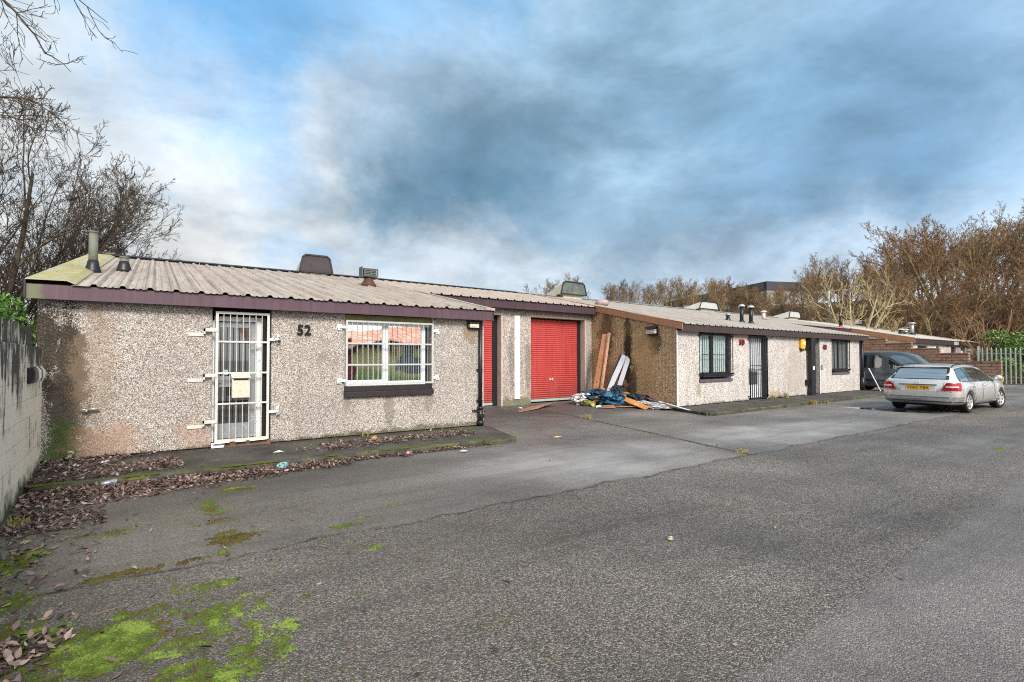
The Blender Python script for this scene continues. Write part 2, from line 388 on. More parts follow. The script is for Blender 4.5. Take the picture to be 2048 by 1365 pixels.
# grey block wall: courses, black algae runs, pale lime, green base
g = G('concrete_block_wall', 0.9, 0.2)
sx = g.sep(g.pos())
bv = g.n('ShaderNodeCombineXYZ', {0: sx[1], 1: sx[2], 2: 0.0}).outputs[0]
br = g.n('ShaderNodeTexBrick', {'Vector': bv, 'Color1': (0.80, 0.73, 0.60, 1), 'Color2': (0.72, 0.66, 0.55, 1), 'Mortar': (0.36, 0.32, 0.26, 1), 'Scale': 1.0, 'Mortar Size': 0.004, 'Brick Width': 0.45, 'Row Height': 0.215}, offset=0.5)
base = g.mix(g.mr(g.noise(1.3, 6, 0.6), 0.3, 0.7), br.outputs[0], (0.84, 0.76, 0.62))
runs = g.noise(1.0, 9, 0.78, g.sc(g.pos(), (9, 9, 1.3)))
hgt = g.mr(sx[2], 0.1, 1.9, -0.20, 0.10)
rm = g.mr(g.ma('ADD', g.ma('ADD', runs, hgt), g.mr(g.noise(1.4, 4, 0.6), 0.3, 0.7, -0.16, 0.16)), 0.485, 0.56)
base = g.mix(g.ma('MULTIPLY', rm, 0.93), base, (0.03, 0.028, 0.026))
base = g.mix(g.mr(g.noise(1.0, 6, 0.7, g.sc(g.pos(), (5, 5, 1.2))), 0.58, 0.7, 0, 0.5), base, (0.13, 0.13, 0.06))
gm = g.mr(g.ma('ADD', sx[2], g.mr(g.noise(3, 5, 0.7), 0.3, 0.7, -0.16, 0.16)), 0.05, 0.26, 0.95, 0.0)
base = g.mix(gm, base, (0.035, 0.055, 0.015))
nrm = g.bump(g.ma('SUBTRACT', 1.0, br.outputs['Fac']), 0.7, 0.006)
M['block'] = g.fin(base, normal=g.bump(g.noise(60, 4, 0.7), 0.35, 0.003, nrm))

# brown stone-brick screen wall
g = G('brown_brick', 0.9, 0.2)
sx = g.sep(g.pos())
bv = g.n('ShaderNodeCombineXYZ', {0: g.ma('ADD', sx[1], sx[0]), 1: sx[2], 2: 0.0}).outputs[0]
br = g.n('ShaderNodeTexBrick', {'Vector': bv, 'Color1': (0.20, 0.115, 0.075, 1), 'Color2': (0.29, 0.175, 0.12, 1), 'Mortar': (0.035, 0.028, 0.025, 1), 'Scale': 1.0, 'Mortar Size': 0.016, 'Mortar Smooth': 0.2, 'Bias': 0.0, 'Brick Width': 0.62, 'Row Height': 0.16}, offset=0.37)
base = g.mix(g.mr(g.noise(7, 6, 0.7), 0.35, 0.7, 0, 0.6), br.outputs[0], (0.34, 0.24, 0.18))
base = g.mix(g.mr(g.noise(2.4, 5, 0.7), 0.55, 0.7, 0, 0.75), base, (0.07, 0.045, 0.035))
M['brown_brick'] = g.fin(base, normal=g.bump(g.ma('SUBTRACT', 1.0, br.outputs['Fac']), 1.0, 0.03))

# asphalt: road chippings, smoother forecourt, damp and dry patches, cracks along the joints
def asphalt(name, path=False):
    g = G(name, 0.8, 0.35)
    P = g.pos(); sx = g.sep(P)
    wob = g.mr(g.noise(2.2, 4, 0.6), 0.2, 0.8, -0.12, 0.12)
    y = g.ma('ADD', sx[1], wob)
    x = g.ma('ADD', sx[0], wob)
    stone = g.rgbv(g.vor(115, P)); sd = g.vor(115, P, out='Distance')
    stone2 = g.rgbv(g.vor(170, P))
    n1 = g.noise(0.55, 5, 0.6); n2 = g.noise(45, 3, 0.7); n3 = g.noise(1.0, 5, 0.6, g.sc(P, (0.25, 1.6, 1)))
    road = g.ramp(stone[0], [(0.0, (0.020, 0.017, 0.015)), (0.35, (0.078, 0.069, 0.062)), (0.72, (0.165, 0.149, 0.134)), (1.0, (0.40, 0.365, 0.33))])
    road = g.mix(g.mr(stone2[0], 0.0, 1.0, 0.0, 0.4), road, (0.085, 0.077, 0.069))
    fine = g.ramp(g.ma('ADD', g.ma('MULTIPLY', stone2[1], 0.5), g.ma('MULTIPLY', stone[1], 0.5)), [(0.0, (0.024, 0.021, 0.019)), (0.5, (0.118, 0.109, 0.100)), (1.0, (0.34, 0.315, 0.29))])
    if path:
        c = g.mix(0.5, fine, (0.025, 0.021, 0.019))
        c = g.mix(g.mr(g.noise(1.6, 5, 0.65), 0.35, 0.7), c, (0.022, 0.018, 0.016))
        c = g.mix(g.mr(g.noise(3.0, 6, 0.75), 0.57, 0.66, 0, 0.55), c, (0.06, 0.058, 0.02))
        return g.fin(c, rough=0.7, normal=g.bump(g.ma('ADD', n2, stone2[0]), 0.6, 0.005))
    # joints: Y of the forecourt edge and of the second lane joint, X of the seam up to the shutters
    jy = g.mr(sx[0], -1.0, 16.0, 4.62, 5.02)
    jy = g.ma('ADD', jy, g.mr(g.noise(1.0, 3, 0.5, g.sc(P, (1.2, 0.0, 0))), 0.3, 0.7, -0.10, 0.10))
    dj = g.ma('SUBTRACT', sx[1], jy)
    dj = g.ma('ADD', dj, g.mr(g.noise(9, 4, 0.7), 0.3, 0.7, -0.035, 0.035))
    fore = g.mr(dj, -0.03, 0.05)
    right = g.mr(x, 1.2, 4.2)            # the forecourt's smoother skin wears away towards the mossy end
    c = g.mix(g.ma('MULTIPLY', fore, g.mr(right, 0, 1, 0.55, 1.0)), road, fine)
    # paler lane on the near right
    d2 = g.ma('SUBTRACT', g.ma('ADD', sx[1], g.mr(g.noise(5, 5, 0.7), 0.3, 0.7, -0.06, 0.06)), g.mr(sx[0], 2.3, 9.8, 1.47, 1.92))
    lane = g.mr(d2, -0.05, 0.05, 1.0, 0.0)
    c = g.mix(g.ma('MULTIPLY', lane, 0.42), c, (0.20, 0.185, 0.19))
    # dry pale patches on the forecourt
    dry = g.blob((5.6, 6.1, 0), (2.6, 1.55, 1), 0.35, 0.9, 0.7)
    dry2 = g.blob((11.2, 6.0, 0), (3.4, 1.1, 1), 0.35, 0.9, 0.6)
    dryf = g.ma('MULTIPLY', g.ma('MAXIMUM', dry, dry2), g.ma('MULTIPLY', fore, g.mr(g.noise(1.0, 5, 0.6, g.sc(P, (0.5, 1.3, 1))), 0.3, 0.60, 0.35, 1.0)))
    c = g.mix(g.ma('MULTIPLY', dryf, 0.9), c, (0.27, 0.265, 0.262))
    dry3 = g.blob((12.8, 3.1, 0), (2.6, 0.55, 1), 0.35, 1.2, 0.7)
    c = g.mix(g.ma('MULTIPLY', dry3, 0.6), c, (0.15, 0.15, 0.155))
    # brown grit worn through near the left and dark tyre-damp bands
    c = g.mix(g.mr(n1, 0.42, 0.66, 0, 0.35), c, (0.045, 0.040, 0.036))
    c = g.mix(g.ma('MULTIPLY', g.mr(n3, 0.52, 0.7), 0.4), c, (0.030, 0.028, 0.027))
    warm = g.ma('MULTIPLY', g.mr(sx[0], 4.0, -0.5), g.mr(g.noise(0.8, 4), 0.35, 0.65, 0.2, 0.5))
    c = g.mix(warm, c, (0.105, 0.086, 0.062))
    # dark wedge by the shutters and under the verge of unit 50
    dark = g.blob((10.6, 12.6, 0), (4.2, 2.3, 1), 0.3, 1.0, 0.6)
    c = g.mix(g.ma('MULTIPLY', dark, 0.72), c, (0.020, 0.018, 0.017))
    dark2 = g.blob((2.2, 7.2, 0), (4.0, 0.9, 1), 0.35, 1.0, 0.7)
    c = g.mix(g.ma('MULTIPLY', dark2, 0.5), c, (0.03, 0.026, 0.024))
    # the tar line of the joint itself and the seam
    tar = g.mr(g.ma('ABSOLUTE', g.ma('ADD', dj, 0.03)), 0.008, 0.035, 0.85, 0.0)
    c = g.mix(g.ma('MULTIPLY', tar, g.mr(g.noise(2.1, 3), 0.35, 0.6)), c, (0.012, 0.011, 0.011))
    sm = g.ma('SUBTRACT', g.ma('ADD', sx[0], g.mr(g.noise(2.5, 4), 0.3, 0.7, -0.04, 0.04)), g.mr(sx[1], 4.76, 12.1, 7.95, 9.66))
    seam = g.ma('MULTIPLY', g.mr(g.ma('ABSOLUTE', sm), 0.015, 0.06, 0.9, 0.0), g.ma('MULTIPLY', g.mr(sx[1], 4.7, 4.8), g.mr(sx[1], 14.0, 13.6)))
    c = g.mix(seam, c, (0.028, 0.026, 0.014))
    side = g.ma('MULTIPLY', g.mr(sm, 0.0, 0.05), fore)
    c = g.mix(g.ma('MULTIPLY', side, 0.16), c, (0.16, 0.16, 0.16))
    bigv = g.mr(g.noise(0.33, 5, 0.62), 0.32, 0.68, 0.72, 1.38)
    c = g.mix(1.0, c, g.n('ShaderNodeCombineColor', {0: bigv, 1: bigv, 2: bigv}).outputs[0], 'MULTIPLY')
    ty = g.mr(g.noise(1.0, 4, 0.6, g.sc(P, (0.18, 2.4, 1))), 0.55, 0.72, 0.0, 0.35)
    c = g.mix(ty, c, (0.030, 0.027, 0.025))
    wet = g.mr(g.ma('ADD', n1, g.mr(g.noise(3, 4), 0.3, 0.7, -0.05, 0.05)), 0.40, 0.62, 0.72, 0.42)
    pud = g.blob((18.25, 6.9, 0), (0.42, 1.5, 1), 0.35, 1.5, 0.3)
    c = g.mix(pud, c, (0.02, 0.02, 0.021))
    rough = g.mix(pud, g.mix(g.mr(lane, 0, 1, 0, 0.4), wet, (0.45, 0.45, 0.45)), (0.06, 0.06, 0.06))
    h = g.ma('ADD', g.ma('MULTIPLY', g.ma('SUBTRACT', 1.0, sd), g.mr(fore, 0, 1, 1.0, 0.35)), g.ma('MULTIPLY', n2, 0.6))
    bs = g.n('ShaderNodeBump', {'Height': h, 'Strength': g.mr(pud, 0, 1, 0.9, 0.02), 'Distance': 0.009}).outputs[0]
    return g.fin(c, rough=rough, normal=bs)
M['asphalt'] = asphalt('asphalt_yard')
M['path'] = asphalt('asphalt_path', True)
g = G('kerb_stone', 0.85, 0.25)
c = g.mix(g.mr(g.noise(3, 6, 0.7), 0.35, 0.65), (0.028, 0.026, 0.022), (0.085, 0.078, 0.066))
nz = g.sep(g.n('ShaderNodeNewGeometry').outputs['Normal'])[2]
c = g.mix(g.ma('MULTIPLY', g.mr(g.noise(2.6, 6, 0.72), 0.48, 0.60), g.mr(nz, 0.2, 0.7, 0.25, 0.95)), c, (0.11, 0.12, 0.02))
M['kerb'] = g.fin(c, normal=g.bump(g.noise(40, 5, 0.7), 0.6, 0.008))

def rnd_ramp(name, stops, rough=0.8, spec=0.3, bump=0.0, trans=0.0):
    """colour by the per-piece random attribute"""
    g = G(name, rough, spec)
    a = g.n('ShaderNodeAttribute', attribute_name='rnd').outputs['Fac']
    c = g.ramp(a, stops)
    c = g.mix(g.mr(g.noise(40, 3), 0.3, 0.7, 0, 0.35), c, tuple(x*0.6 for x in stops[len(stops)//2][1]))
    if trans: g.b.inputs['Subsurface Weight'].default_value = 0
    return g.fin(c, normal=g.bump(g.noise(120, 4, 0.7), 0.6, bump) if bump else None)
M['dead_leaf'] = rnd_ramp('dead_leaves', [(0.0, (0.03, 0.018, 0.015)), (0.35, (0.085, 0.052, 0.044)), (0.6, (0.16, 0.105, 0.09)), (0.85, (0.26, 0.18, 0.155)), (1.0, (0.44, 0.34, 0.30))], 0.5, 0.4)
M['moss'] = rnd_ramp('moss', [(0.0, (0.045, 0.030, 0.014)), (0.25, (0.12, 0.075, 0.022)), (0.45, (0.075, 0.085, 0.022)), (0.7, (0.09, 0.13, 0.025)), (0.9, (0.13, 0.19, 0.035)), (1.0, (0.21, 0.27, 0.06))], 0.95, 0.1, 0.006)
M['ivy'] = rnd_ramp('evergreen_leaf', [(0.0, (0.015, 0.04, 0.01)), (0.5, (0.05, 0.13, 0.02)), (0.85, (0.12, 0.26, 0.03)), (1.0, (0.26, 0.38, 0.06))], 0.45, 0.5)
M['straw'] = rnd_ramp('dry_weed', [(0.0, (0.20, 0.13, 0.05)), (0.6, (0.36, 0.27, 0.10)), (1.0, (0.30, 0.32, 0.09))], 0.9)
def bark(name, a, b, scale=3.0):
    g = G(name, 0.9, 0.15)
    return g.fin(g.mix(g.mr(g.noise(scale, 6, 0.7), 0.35, 0.65), a, b))
M['bark_dark'] = bark('dark_winter_bark', (0.035, 0.028, 0.022), (0.11, 0.087, 0.066))
M['bark_ochre'] = bark('ochre_bark', (0.17, 0.125, 0.06), (0.36, 0.28, 0.15))
M['bark_grey'] = bark('grey_olive_bark', (0.09, 0.07, 0.04), (0.25, 0.20, 0.11))
M['bark_pale'] = bark('pale_cream_bark', (0.30, 0.25, 0.14), (0.50, 0.44, 0.28))
M['twig_red'] = bark('red_brown_twigs', (0.14, 0.075, 0.045), (0.28, 0.16, 0.10), 0.4)
M['twig_brown'] = bark('brown_twigs', (0.15, 0.095, 0.05), (0.32, 0.21, 0.115), 0.4)
M['twig_grey'] = bark('grey_brown_twigs', (0.07, 0.05, 0.035), (0.17, 0.12, 0.08), 0.4)
M['twig_pale'] = bark('pale_ochre_twigs', (0.26, 0.19, 0.10), (0.42, 0.33, 0.18), 0.4)
g = G('woodland_floor', 0.95, 0.1)
M['hill'] = g.fin(g.ramp(g.noise(0.8, 8, 0.75), [(0.3, (0.035, 0.025, 0.012)), (0.5, (0.09, 0.06, 0.03)), (0.7, (0.15, 0.105, 0.05))]), normal=g.bump(g.noise(2, 6, 0.7), 0.8, 0.3))
# ------------------------------------------------------------------ ground, hill, kerbs
def hill_z(x, y):
    r = math.hypot(x, y)
    az = math.degrees(math.atan2(x, y))
    k = min(1.0, max(0.0, (az - 20) / 12.0)) if y > -5 else 0.0
    if az > 92: k *= max(0.0, 1 - (az - 92) / 20)
    t = min(1.0, max(0.0, (r - 49) / 22.0)); t = t*t*(3-2*t)
    u = min(1.0, max(0.0, (r - 68) / 70.0))
    return k * (6.6 * t + 7.0 * u)

mb = MB()
xs = [-400, -150, -60, -20, -5, 10, 30, 60, 150, 400]
mb.add([(-400,-400,0),(400,-400,0),(400,400,0),(-400,400,0)], [(0,1,2,3)])
tag(mb.build('ground', M['asphalt']), kind='structure')

mb = MB()
def hv(u, v):
    az = rad(18 + 96*u); r = 48.5 + 150*v**1.6
    x, y = r*math.sin(az), r*math.cos(az)
    edge = 0.0 if v < 0.001 else 1.0
    n = mnoise.fractal(Vector((x*0.08, y*0.08, 1.3)), 1.0, 2.0, 4) * 0.9
    return (x, y, hill_z(x, y) + (n*min(1.0, v*8) + 0.03 if edge else -0.2))
mb.grid(hv, 96, 60)
tag(mb.build('hill', M['hill']), kind='structure')

# raised paths: a slab between wall and kerb, kerb stones along the edge
def path(name, outer, inner, kerb_pts):
    mb = MB()
    poly = outer + inner[::-1]
    mb.prism([(p[0], p[1], -0.05) for p in poly], (0, 0, 0.128))
    tag(mb.build(name, M['path'], warp=True), kind='structure')
    mb = MB()
    # rounded kerb section swept along the edge
    sec = [(0.0, -0.05), (0.0, 0.060), (0.012, 0.082), (0.035, 0.092), (0.10, 0.094), (0.125, 0.088), (0.125, -0.05)]
    pts = [Vector((p[0], p[1], 0)) for p in kerb_pts]
    fine = []
    for a, b in zip(pts[:-1], pts[1:]):
        n = max(1, int((b-a).length/0.09))
        for i in range(n): fine.append(a.lerp(b, i/n))
    fine.append(pts[-1])
    vs = []; n = len(sec)
    for i, p in enumerate(fine):
        d = (fine[min(i+1, len(fine)-1)] - fine[max(i-1, 0)]).normalized()
        nn = Vector((-d.y, d.x, 0))
        jx = mnoise.noise(Vector((p.x*1.9, p.y*1.9, 0)))*0.012 + mnoise.noise(Vector((p.x*7, p.y*7, 3)))*0.008
        jz = mnoise.noise(Vector((p.x*2.3, p.y*2.3, 7)))*0.008 + mnoise.noise(Vector((p.x*9, p.y*9, 3)))*0.005
        gap = 0.006 if (i % 10 == 0) else 0.0
        for (o, z) in sec:
            q = p + nn*(o + jx + (gap if o < 0.06 else 0)); vs.append((q.x, q.y, z + (jz - gap if z > 0 else 0)))
    fs = []
    for i in range(len(fine)-1):
        for k in range(n-1):
            fs.append((i*n+k, (i+1)*n+k, (i+1)*n+k+1, i*n+k+1))
    fs.append(tuple(range(n))); fs.append(tuple((len(fine)-1)*n + k for k in reversed(range(n))))
    mb.add(vs, fs)
    tag(mb.build('kerb', M['kerb'], warp=True), kind='structure')
path('path', [(-1.25, 8.10), (1.3, 8.13), (3.5, 8.10), (5.35, 8.06), (5.62, 8.16), (6.02, 9.6), (6.05, 10.1)],
     [(-1.25, 10.1), (1.3, 10.1), (3.5, 10.1), (5.35, 10.1), (5.62, 10.1), (5.9, 10.1), (5.98, 10.1)][:7],
     [(-1.15, 8.0), (1.3, 8.03), (3.5, 8.0), (5.3, 7.96), (5.58, 8.02)])
path('path', [(12.35, 8.42), (14, 8.38), (17.5, 8.40), (22, 8.40), (27.2, 8.40)],
     [(13.35, 11.6), (14, 11.6), (17.5, 11.6), (22, 11.6), (27.2, 11.6)],
     [(12.42, 8.75), (12.42, 8.36), (12.55, 8.27), (14, 8.25), (17.5, 8.28), (22, 8.28), (27.2, 8.28)])

# ------------------------------------------------------------------ terrace
PT = 0.2066
def rz(y, y0=9.7, z0=2.60): return z0 + PT*(y - y0)

def corrugated(x0, x1, y0, y1, z0, base=9.7, warp=True, pitch=0.336, first=None):
    """pressed sheet: tall ribs with two low ones between, laid up the slope; open ends show the rib shape"""
    prof = []   # (x, h)
    x = first if first is not None else x0
    prof.append((x0, 0.0))
    one = [(0.0, 0.0), (0.028, 0.036), (0.072, 0.036), (0.100, 0.0), (0.165, 0.0), (0.175, 0.010), (0.192, 0.010), (0.202, 0.0), (0.250, 0.0), (0.260, 0.010), (0.277, 0.010), (0.287, 0.0)]
    while x < x1 - 0.1:
        for dx, h in one:
            if x0 < x + dx < x1: prof.append((x+dx, h))
        x += pitch
    prof.append((x1, 0.0))
    mb = MB(); vs = []; n = len(prof)
    ys = [y0, y0+0.25] + [y0 + (y1-y0)*k/6 for k in range(1, 7)]
    for i, y in enumerate(ys):
        for (px, h) in prof:
            w = mnoise.noise(Vector((px*1.3, y*0.6, 4)))*0.006
            vs.append((px, y, z0 + PT*(y-base) + h + w))
    for i in range(len(ys)-1):
        for k in range(n-1):
            mb.f.append([i*n+k, i*n+k+1, (i+1)*n+k+1, (i+1)*n+k]); mb.m.append(0); mb.sm.append(False)
    mb.v = vs
    return mb

def ridge_cap(x0, x1, parent, mat, y=18.4):
    mb = MB(); z = rz(y)
    nseg = max(1, int((x1-x0)/2.4))
    for i in range(nseg):
        a = x0 + (x1-x0)*i/nseg; b = x0 + (x1-x0)*(i+1)/nseg - 0.015
        mb.prism([(a, y-0.16, z+0.036), (a, y, z+0.085), (a, y+0.20, z+0.036), (a, y+0.20, z+0.026), (a, y, z+0.072), (a, y-0.16, z+0.026)], (b-a, 0, 0))
    return mb.build('ridge_cap', mat, parent, warp=True)

def back_parts(t, x0, x1, wallm, roofm):
    mb = MB(); mb.prism([(x0, 18.4, rz(18.4)), (x0, 27.0, 2.62), (x0, 27.0, 2.55), (x0, 18.4, rz(18.4)-0.07)], (x1-x0, 0, 0))
    mb.build('rear_roof', roofm, t, warp=True)
    mb = MB(); mb.box(x0+0.05, x1-0.05, 26.5, 26.75, -0.1, 2.6); mb.build('rear_wall', wallm, t, warp=True)

def gable(x, ya, yb, th, mat, t, name='side_wall', base=9.7, z0=2.60):
    """side wall whose top follows the roof"""
    mb = MB()
    mb.prism([(x, ya, -0.1), (x, yb, -0.1), (x, yb, rz(yb, base, z0)-0.05), (x, ya, rz(ya, base, z0)-0.05)], (th, 0, 0))
    return mb.build(name, mat, t, warp=True)

def digits(txt, x, y, z, size, parent, mat, depth=0.02, width=1.0, off=0.004):
    me = text_mesh(txt, size, depth, off, 1.08)
    o = bpy.data.objects.new('house_number', me); COL.objects.link(o)
    o.parent = parent
    p = Vector(W((x, y, z))) - Vector(parent.location)
    o.location = p; o.rotation_euler = (PI/2, 0, rad(2.86) if x > 6.3 else 0)
    o.scale = (width, 1, 1)
    me.materials.append(mat)
    return o

def bulkhead(parent, c, w, d, h, axis):
    """oval bulkhead lamp with hood and louvres; axis = outward direction"""
    ax = Vector(axis); sd = Vector((-ax.y, ax.x, 0))
    def P(a, b, z): return tuple(Vector(c) + sd*a + ax*b + Vector((0, 0, z)))
    mb = MB()
    ring = lambda k, b, s: [P(math.copysign(abs(math.cos(a))**0.5, math.cos(a))*w/2*s, b, math.copysign(abs(math.sin(a))**0.5, math.sin(a))*h/2*s) for a in [2*PI*i/16 for i in range(16)]]
    r = [ring(0, 0.0, 1.0), ring(0, d*0.35, 1.02), ring(0, d*0.4, 0.92)]
    vs = sum(r, []); n = 16
    mb.add(vs, [(i*n+k, i*n+(k+1) % n, (i+1)*n+(k+1) % n, (i+1)*n+k) for i in range(2) for k in range(n)] + [tuple(range(2*n, 3*n))])
    o = mb.build('bulkhead_lamp', M['black_plastic'], parent)
    mb = MB()
    for i, zz in enumerate((-0.24, -0.08, 0.08)):
        mb.prism([P(-w*0.42, d*0.38, zz*h), P(-w*0.42, d*0.85, zz*h-0.01), P(-w*0.42, d*0.85, zz*h+h*0.085), P(-w*0.42, d*0.38, zz*h+h*0.1)], tuple(sd*w*0.84))
    q = mb.build('louvre', M['cream_louvre'], o)
    mb = MB()
    mb.prism([P(-w*0.5, 0.0, h*0.5), P(-w*0.5, 0.0, h*0.62), P(-w*0.5, d*0.9, h*0.5), P(-w*0.5, d*1.05, h*0.24), P(-w*0.5, d*0.95, h*0.24), P(-w*0.5, d*0.8, h*0.42)], tuple(sd*w))
    mb.build('hood', M['black_plastic'], o, bevel=0.008)
    return o

def fix_root(o):
    """children built in world space relative to an Empty: nothing to do, kept for clarity"""
    return o

def flue(parent, x, y, h, r, mat, cap=None, boot=M['black_plastic'], boot_h=0.16, base=None, name='flue_pipe', tilt=0.0):
    z = rz(y) if base is None else base
    mb = MB()
    mb.tube([(x, y, z), (x, y+tilt*h, z+h)], [r, r], 12)
    mb.tube([(x, y, z+h-0.02), (x, y+tilt*h, z+h+0.012)], [r*1.12, r*1.12], 12)
    o = mb.build(name, mat, parent, warp=True)
    mb = MB()
    mb.tube([(x, y, z-0.03), (x, y, z+0.03), (x, y, z+boot_h*0.6), (x, y, z+boot_h)], [r*1.85, r*1.75, r*1.35, r*1.12], 12)
    mb.build('boot', boot, o, warp=True)
    if cap:
        mb = MB()
        mb.tube([(x, y, z+h+0.01), (x, y, z+h+0.05), (x, y, z+h+0.10)], [r*1.7, r*1.8, r*0.9], 12)
        mb.build('cap', cap, o, warp=True)
    return o

def cowl(parent, x0, x1, yf, length, h, mats, name='roof_cowl', neck=0.10, rise=None):
    """ridge ventilator: boxed mouth facing the yard, long hood falling away behind"""
    z = rz(18.4) if rise is None else rise
    w = x1-x0; t = w*0.12
    mb = MB(); f = [(x0, 0), (x0+t*0.75, h*0.86), (x0+t*1.5, h), (x1-t*1.5, h), (x1-t*0.75, h*0.86), (x1, 0)]
    vs = [(px, yf, z+neck+pz) for px, pz in f] + [(px, yf+0.06, z+neck+pz) for px, pz in f]
    vs += [(x0+(px-x0)*0.9+w*0.05, yf+length, z-0.25+pz*0.12) for px, pz in f]
    n = len(f); mb.mi = 0
    fs = [tuple(range(n))]
    mb.add(vs, fs)
    for a in (0, 1):
        mb.mi = 1
        for k in range(n):
            k2 = (k+1) % n
            mb.f.append([a*n+k, (a+1)*n+k, (a+1)*n+k2, a*n+k2][::-1]); mb.m.append(1); mb.sm.append(False)
    mb.f.append([2*n+k for k in reversed(range(n))]); mb.m.append(1); mb.sm.append(False)
    o = mb.build(name, mats, parent, warp=True)
    mb = MB(); mb.mi = 0
    for k in range(n):            # raised rim round the mouth
        a = vs[k]; b = vs[(k+1) % n]
        mb.bar((a[0], yf-0.01, a[2]), (b[0], yf-0.01, b[2]), 0.05, 0.035, (0, 1, 0))
    mb.build('rim', M['black_metal'], o, warp=True)
    mb = MB(); mb.box(x0+w*0.14, x1-w*0.14, yf+0.1, yf+0.9, z-0.2, z+neck+0.04)
    mb.build('neck', mats[1], o, warp=True)
    return o

# ---- unit 52 (nearest office)
A = empty('office_unit', (-1.37, 9.9, 0), 'nearest office, numbered 52, with white barred door and window', 'building', 'units of the terrace')
Y = 9.9
GX0, GX1 = 0.79, 1.69
mb = MB(); holed_wall(mb, -1.37, 6.0, 0.10, 2.45, Y, Y+0.28, [(GX0, GX1, 0.10, 2.45), (2.96, 4.76, 0.98, 2.45)])
mb.build('front_wall', M['dash_a'], A)
mb = MB(); mb.box(-1.36, GX0, Y+0.02, Y+0.26, -0.1, 0.10); mb.box(GX1, 5.99, Y+0.02, Y+0.26, -0.1, 0.10); mb.build('plinth', M['black'], A)
gable(-1.37, Y+0.28, 26.5, 0.25, M['dash_a'], A)
gable(5.75, Y+0.28, 14.5, 0.25, M['dash_a'], A)
# pale bead down the right corner
mb = MB(); mb.box(6.0, 6.012, Y-0.004, Y+0.012, 0.08, 2.4); mb.build('corner_bead', M['white_steel'], A)
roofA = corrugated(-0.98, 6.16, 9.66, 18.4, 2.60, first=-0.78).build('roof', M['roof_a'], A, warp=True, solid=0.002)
mb = MB()
mb.prism([(-1.47, 9.66, rz(9.66)+0.05), (-1.47, 18.4, rz(18.4)+0.05), (-1.03, 18.4, rz(18.4)+0.055), (-1.03, 9.66, rz(9.66)+0.055)], (0, 0, 0.012))
mb.prism([(-1.03, 9.66, rz(9.66)+0.055), (-1.03, 18.4, rz(18.4)+0.055), (-0.93, 18.4, rz(18.4)+0.008), (-0.93, 9.66, rz(9.66)+0.008)], (0, 0, 0.012))
mb.build('verge_flashing', M['verge_moss'], A)
mb = MB(); mb.prism([(-1.485, 9.67, rz(9.67)+0.05), (-1.485, 18.4, rz(18.4)+0.05), (-1.485, 18.4, rz(18.4)-0.2), (-1.485, 9.67, rz(9.67)-0.2)], (0.02, 0, 0))
mb.build('bargeboard', M['black_metal'], A); mb = MB()
mb.prism([(6.135, 9.69, rz(9.69)+0.01), (6.135, 13.7, rz(13.7)+0.01), (6.135, 13.7, rz(13.7)-0.18), (6.135, 9.69, rz(9.69)-0.18)], (0.02, 0, 0))
mb.build('bargeboard', M['black_metal'], A)
mb = MB(); mb.prism([(6.03, 9.66, rz(9.66)+0.04), (6.03, 13.75, rz(13.75)+0.04), (6.17, 13.75, rz(13.75)+0.042), (6.17, 9.66, rz(9.66)+0.042)], (0, 0, 0.01))
mb.box(5.93, 6.16, 9.655, 9.665, 2.60, 2.65)
mb.build('verge_flashing', M['roof_a'], A)
mb = MB(); mb.box(-1.465, 2.3, 9.70, 9.725, 2.385, 2.585); mb.box(2.304, 4.6, 9.702, 9.727, 2.383, 2.583); mb.box(4.604, 6.16, 9.70, 9.725, 2.381, 2.581)
mb.box(6.13, 6.165, 9.725, 9.95, 2.383, 2.583)
mb.build('fascia', M['fascia_a'], A)
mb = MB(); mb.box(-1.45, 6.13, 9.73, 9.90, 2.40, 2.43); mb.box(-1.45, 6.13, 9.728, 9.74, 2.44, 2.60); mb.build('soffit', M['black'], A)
ridge_cap(-1.47, 6.3, A, M['black_metal'])
back_parts(A, -1.37, 6.3, M['dash_a'], M['roof_c'])
digits('52', 2.225, 9.87, 2.055, 0.25, A, M['black'], 0.012, 0.92, 0.006)
# window
win = MB(); fw = 0.05
yw = Y+0.10
win.box(2.96, 4.76, yw, yw+0.06, 2.20, 2.27)
for x0, x1 in ((2.99, 3.05), (3.745, 3.80), (3.805, 3.86), (4.58, 4.66)): win.box(x0, x1, yw, yw+0.06, 1.08, 2.20)
win.box(2.99, 4.66, yw-0.002, yw+0.06, 1.02, 1.10); win.box(3.05, 3.745, yw+0.01, yw+0.06, 1.10, 1.13)
wf = win.build('window_frame', M['white_frame'], A, bevel=0.006)
mb = MB(); mb.box(3.045, 3.75, yw+0.035, yw+0.045, 1.11, 2.21); mb.box(3.855, 4.585, yw+0.033, yw+0.043, 1.09, 2.21); mb.build('pane', M['glass_mirror'], wf)
mb = MB(); mb.box(4.66, 4.76, yw+0.02, yw+0.08, 1.0, 2.2); mb.build('jamb_strip', M['interior'], wf)
mb = MB(); mb.box(2.96, 4.76, Y+0.16, Y+0.26, 0.98, 2.45); mb.build('backing', M['interior'], A)
mb = MB(); mb.box(2.96, 4.76, Y+0.03, Y+0.08, 2.275, 2.385); mb.build('lintel_board', M['mossboard'], A)
mb = MB(); mb.box(2.955, 4.765, Y-0.02, Y+0.14, 0.93, 1.018); mb.prism([(2.945, Y-0.075, 0.82), (2.945, Y-0.075, 0.915), (2.945, Y+0.0, 0.945), (2.945, Y+0.0, 0.82)], (1.83, 0, 0))
mb.build('window_sill', M['sill'], A, bevel=0.005)
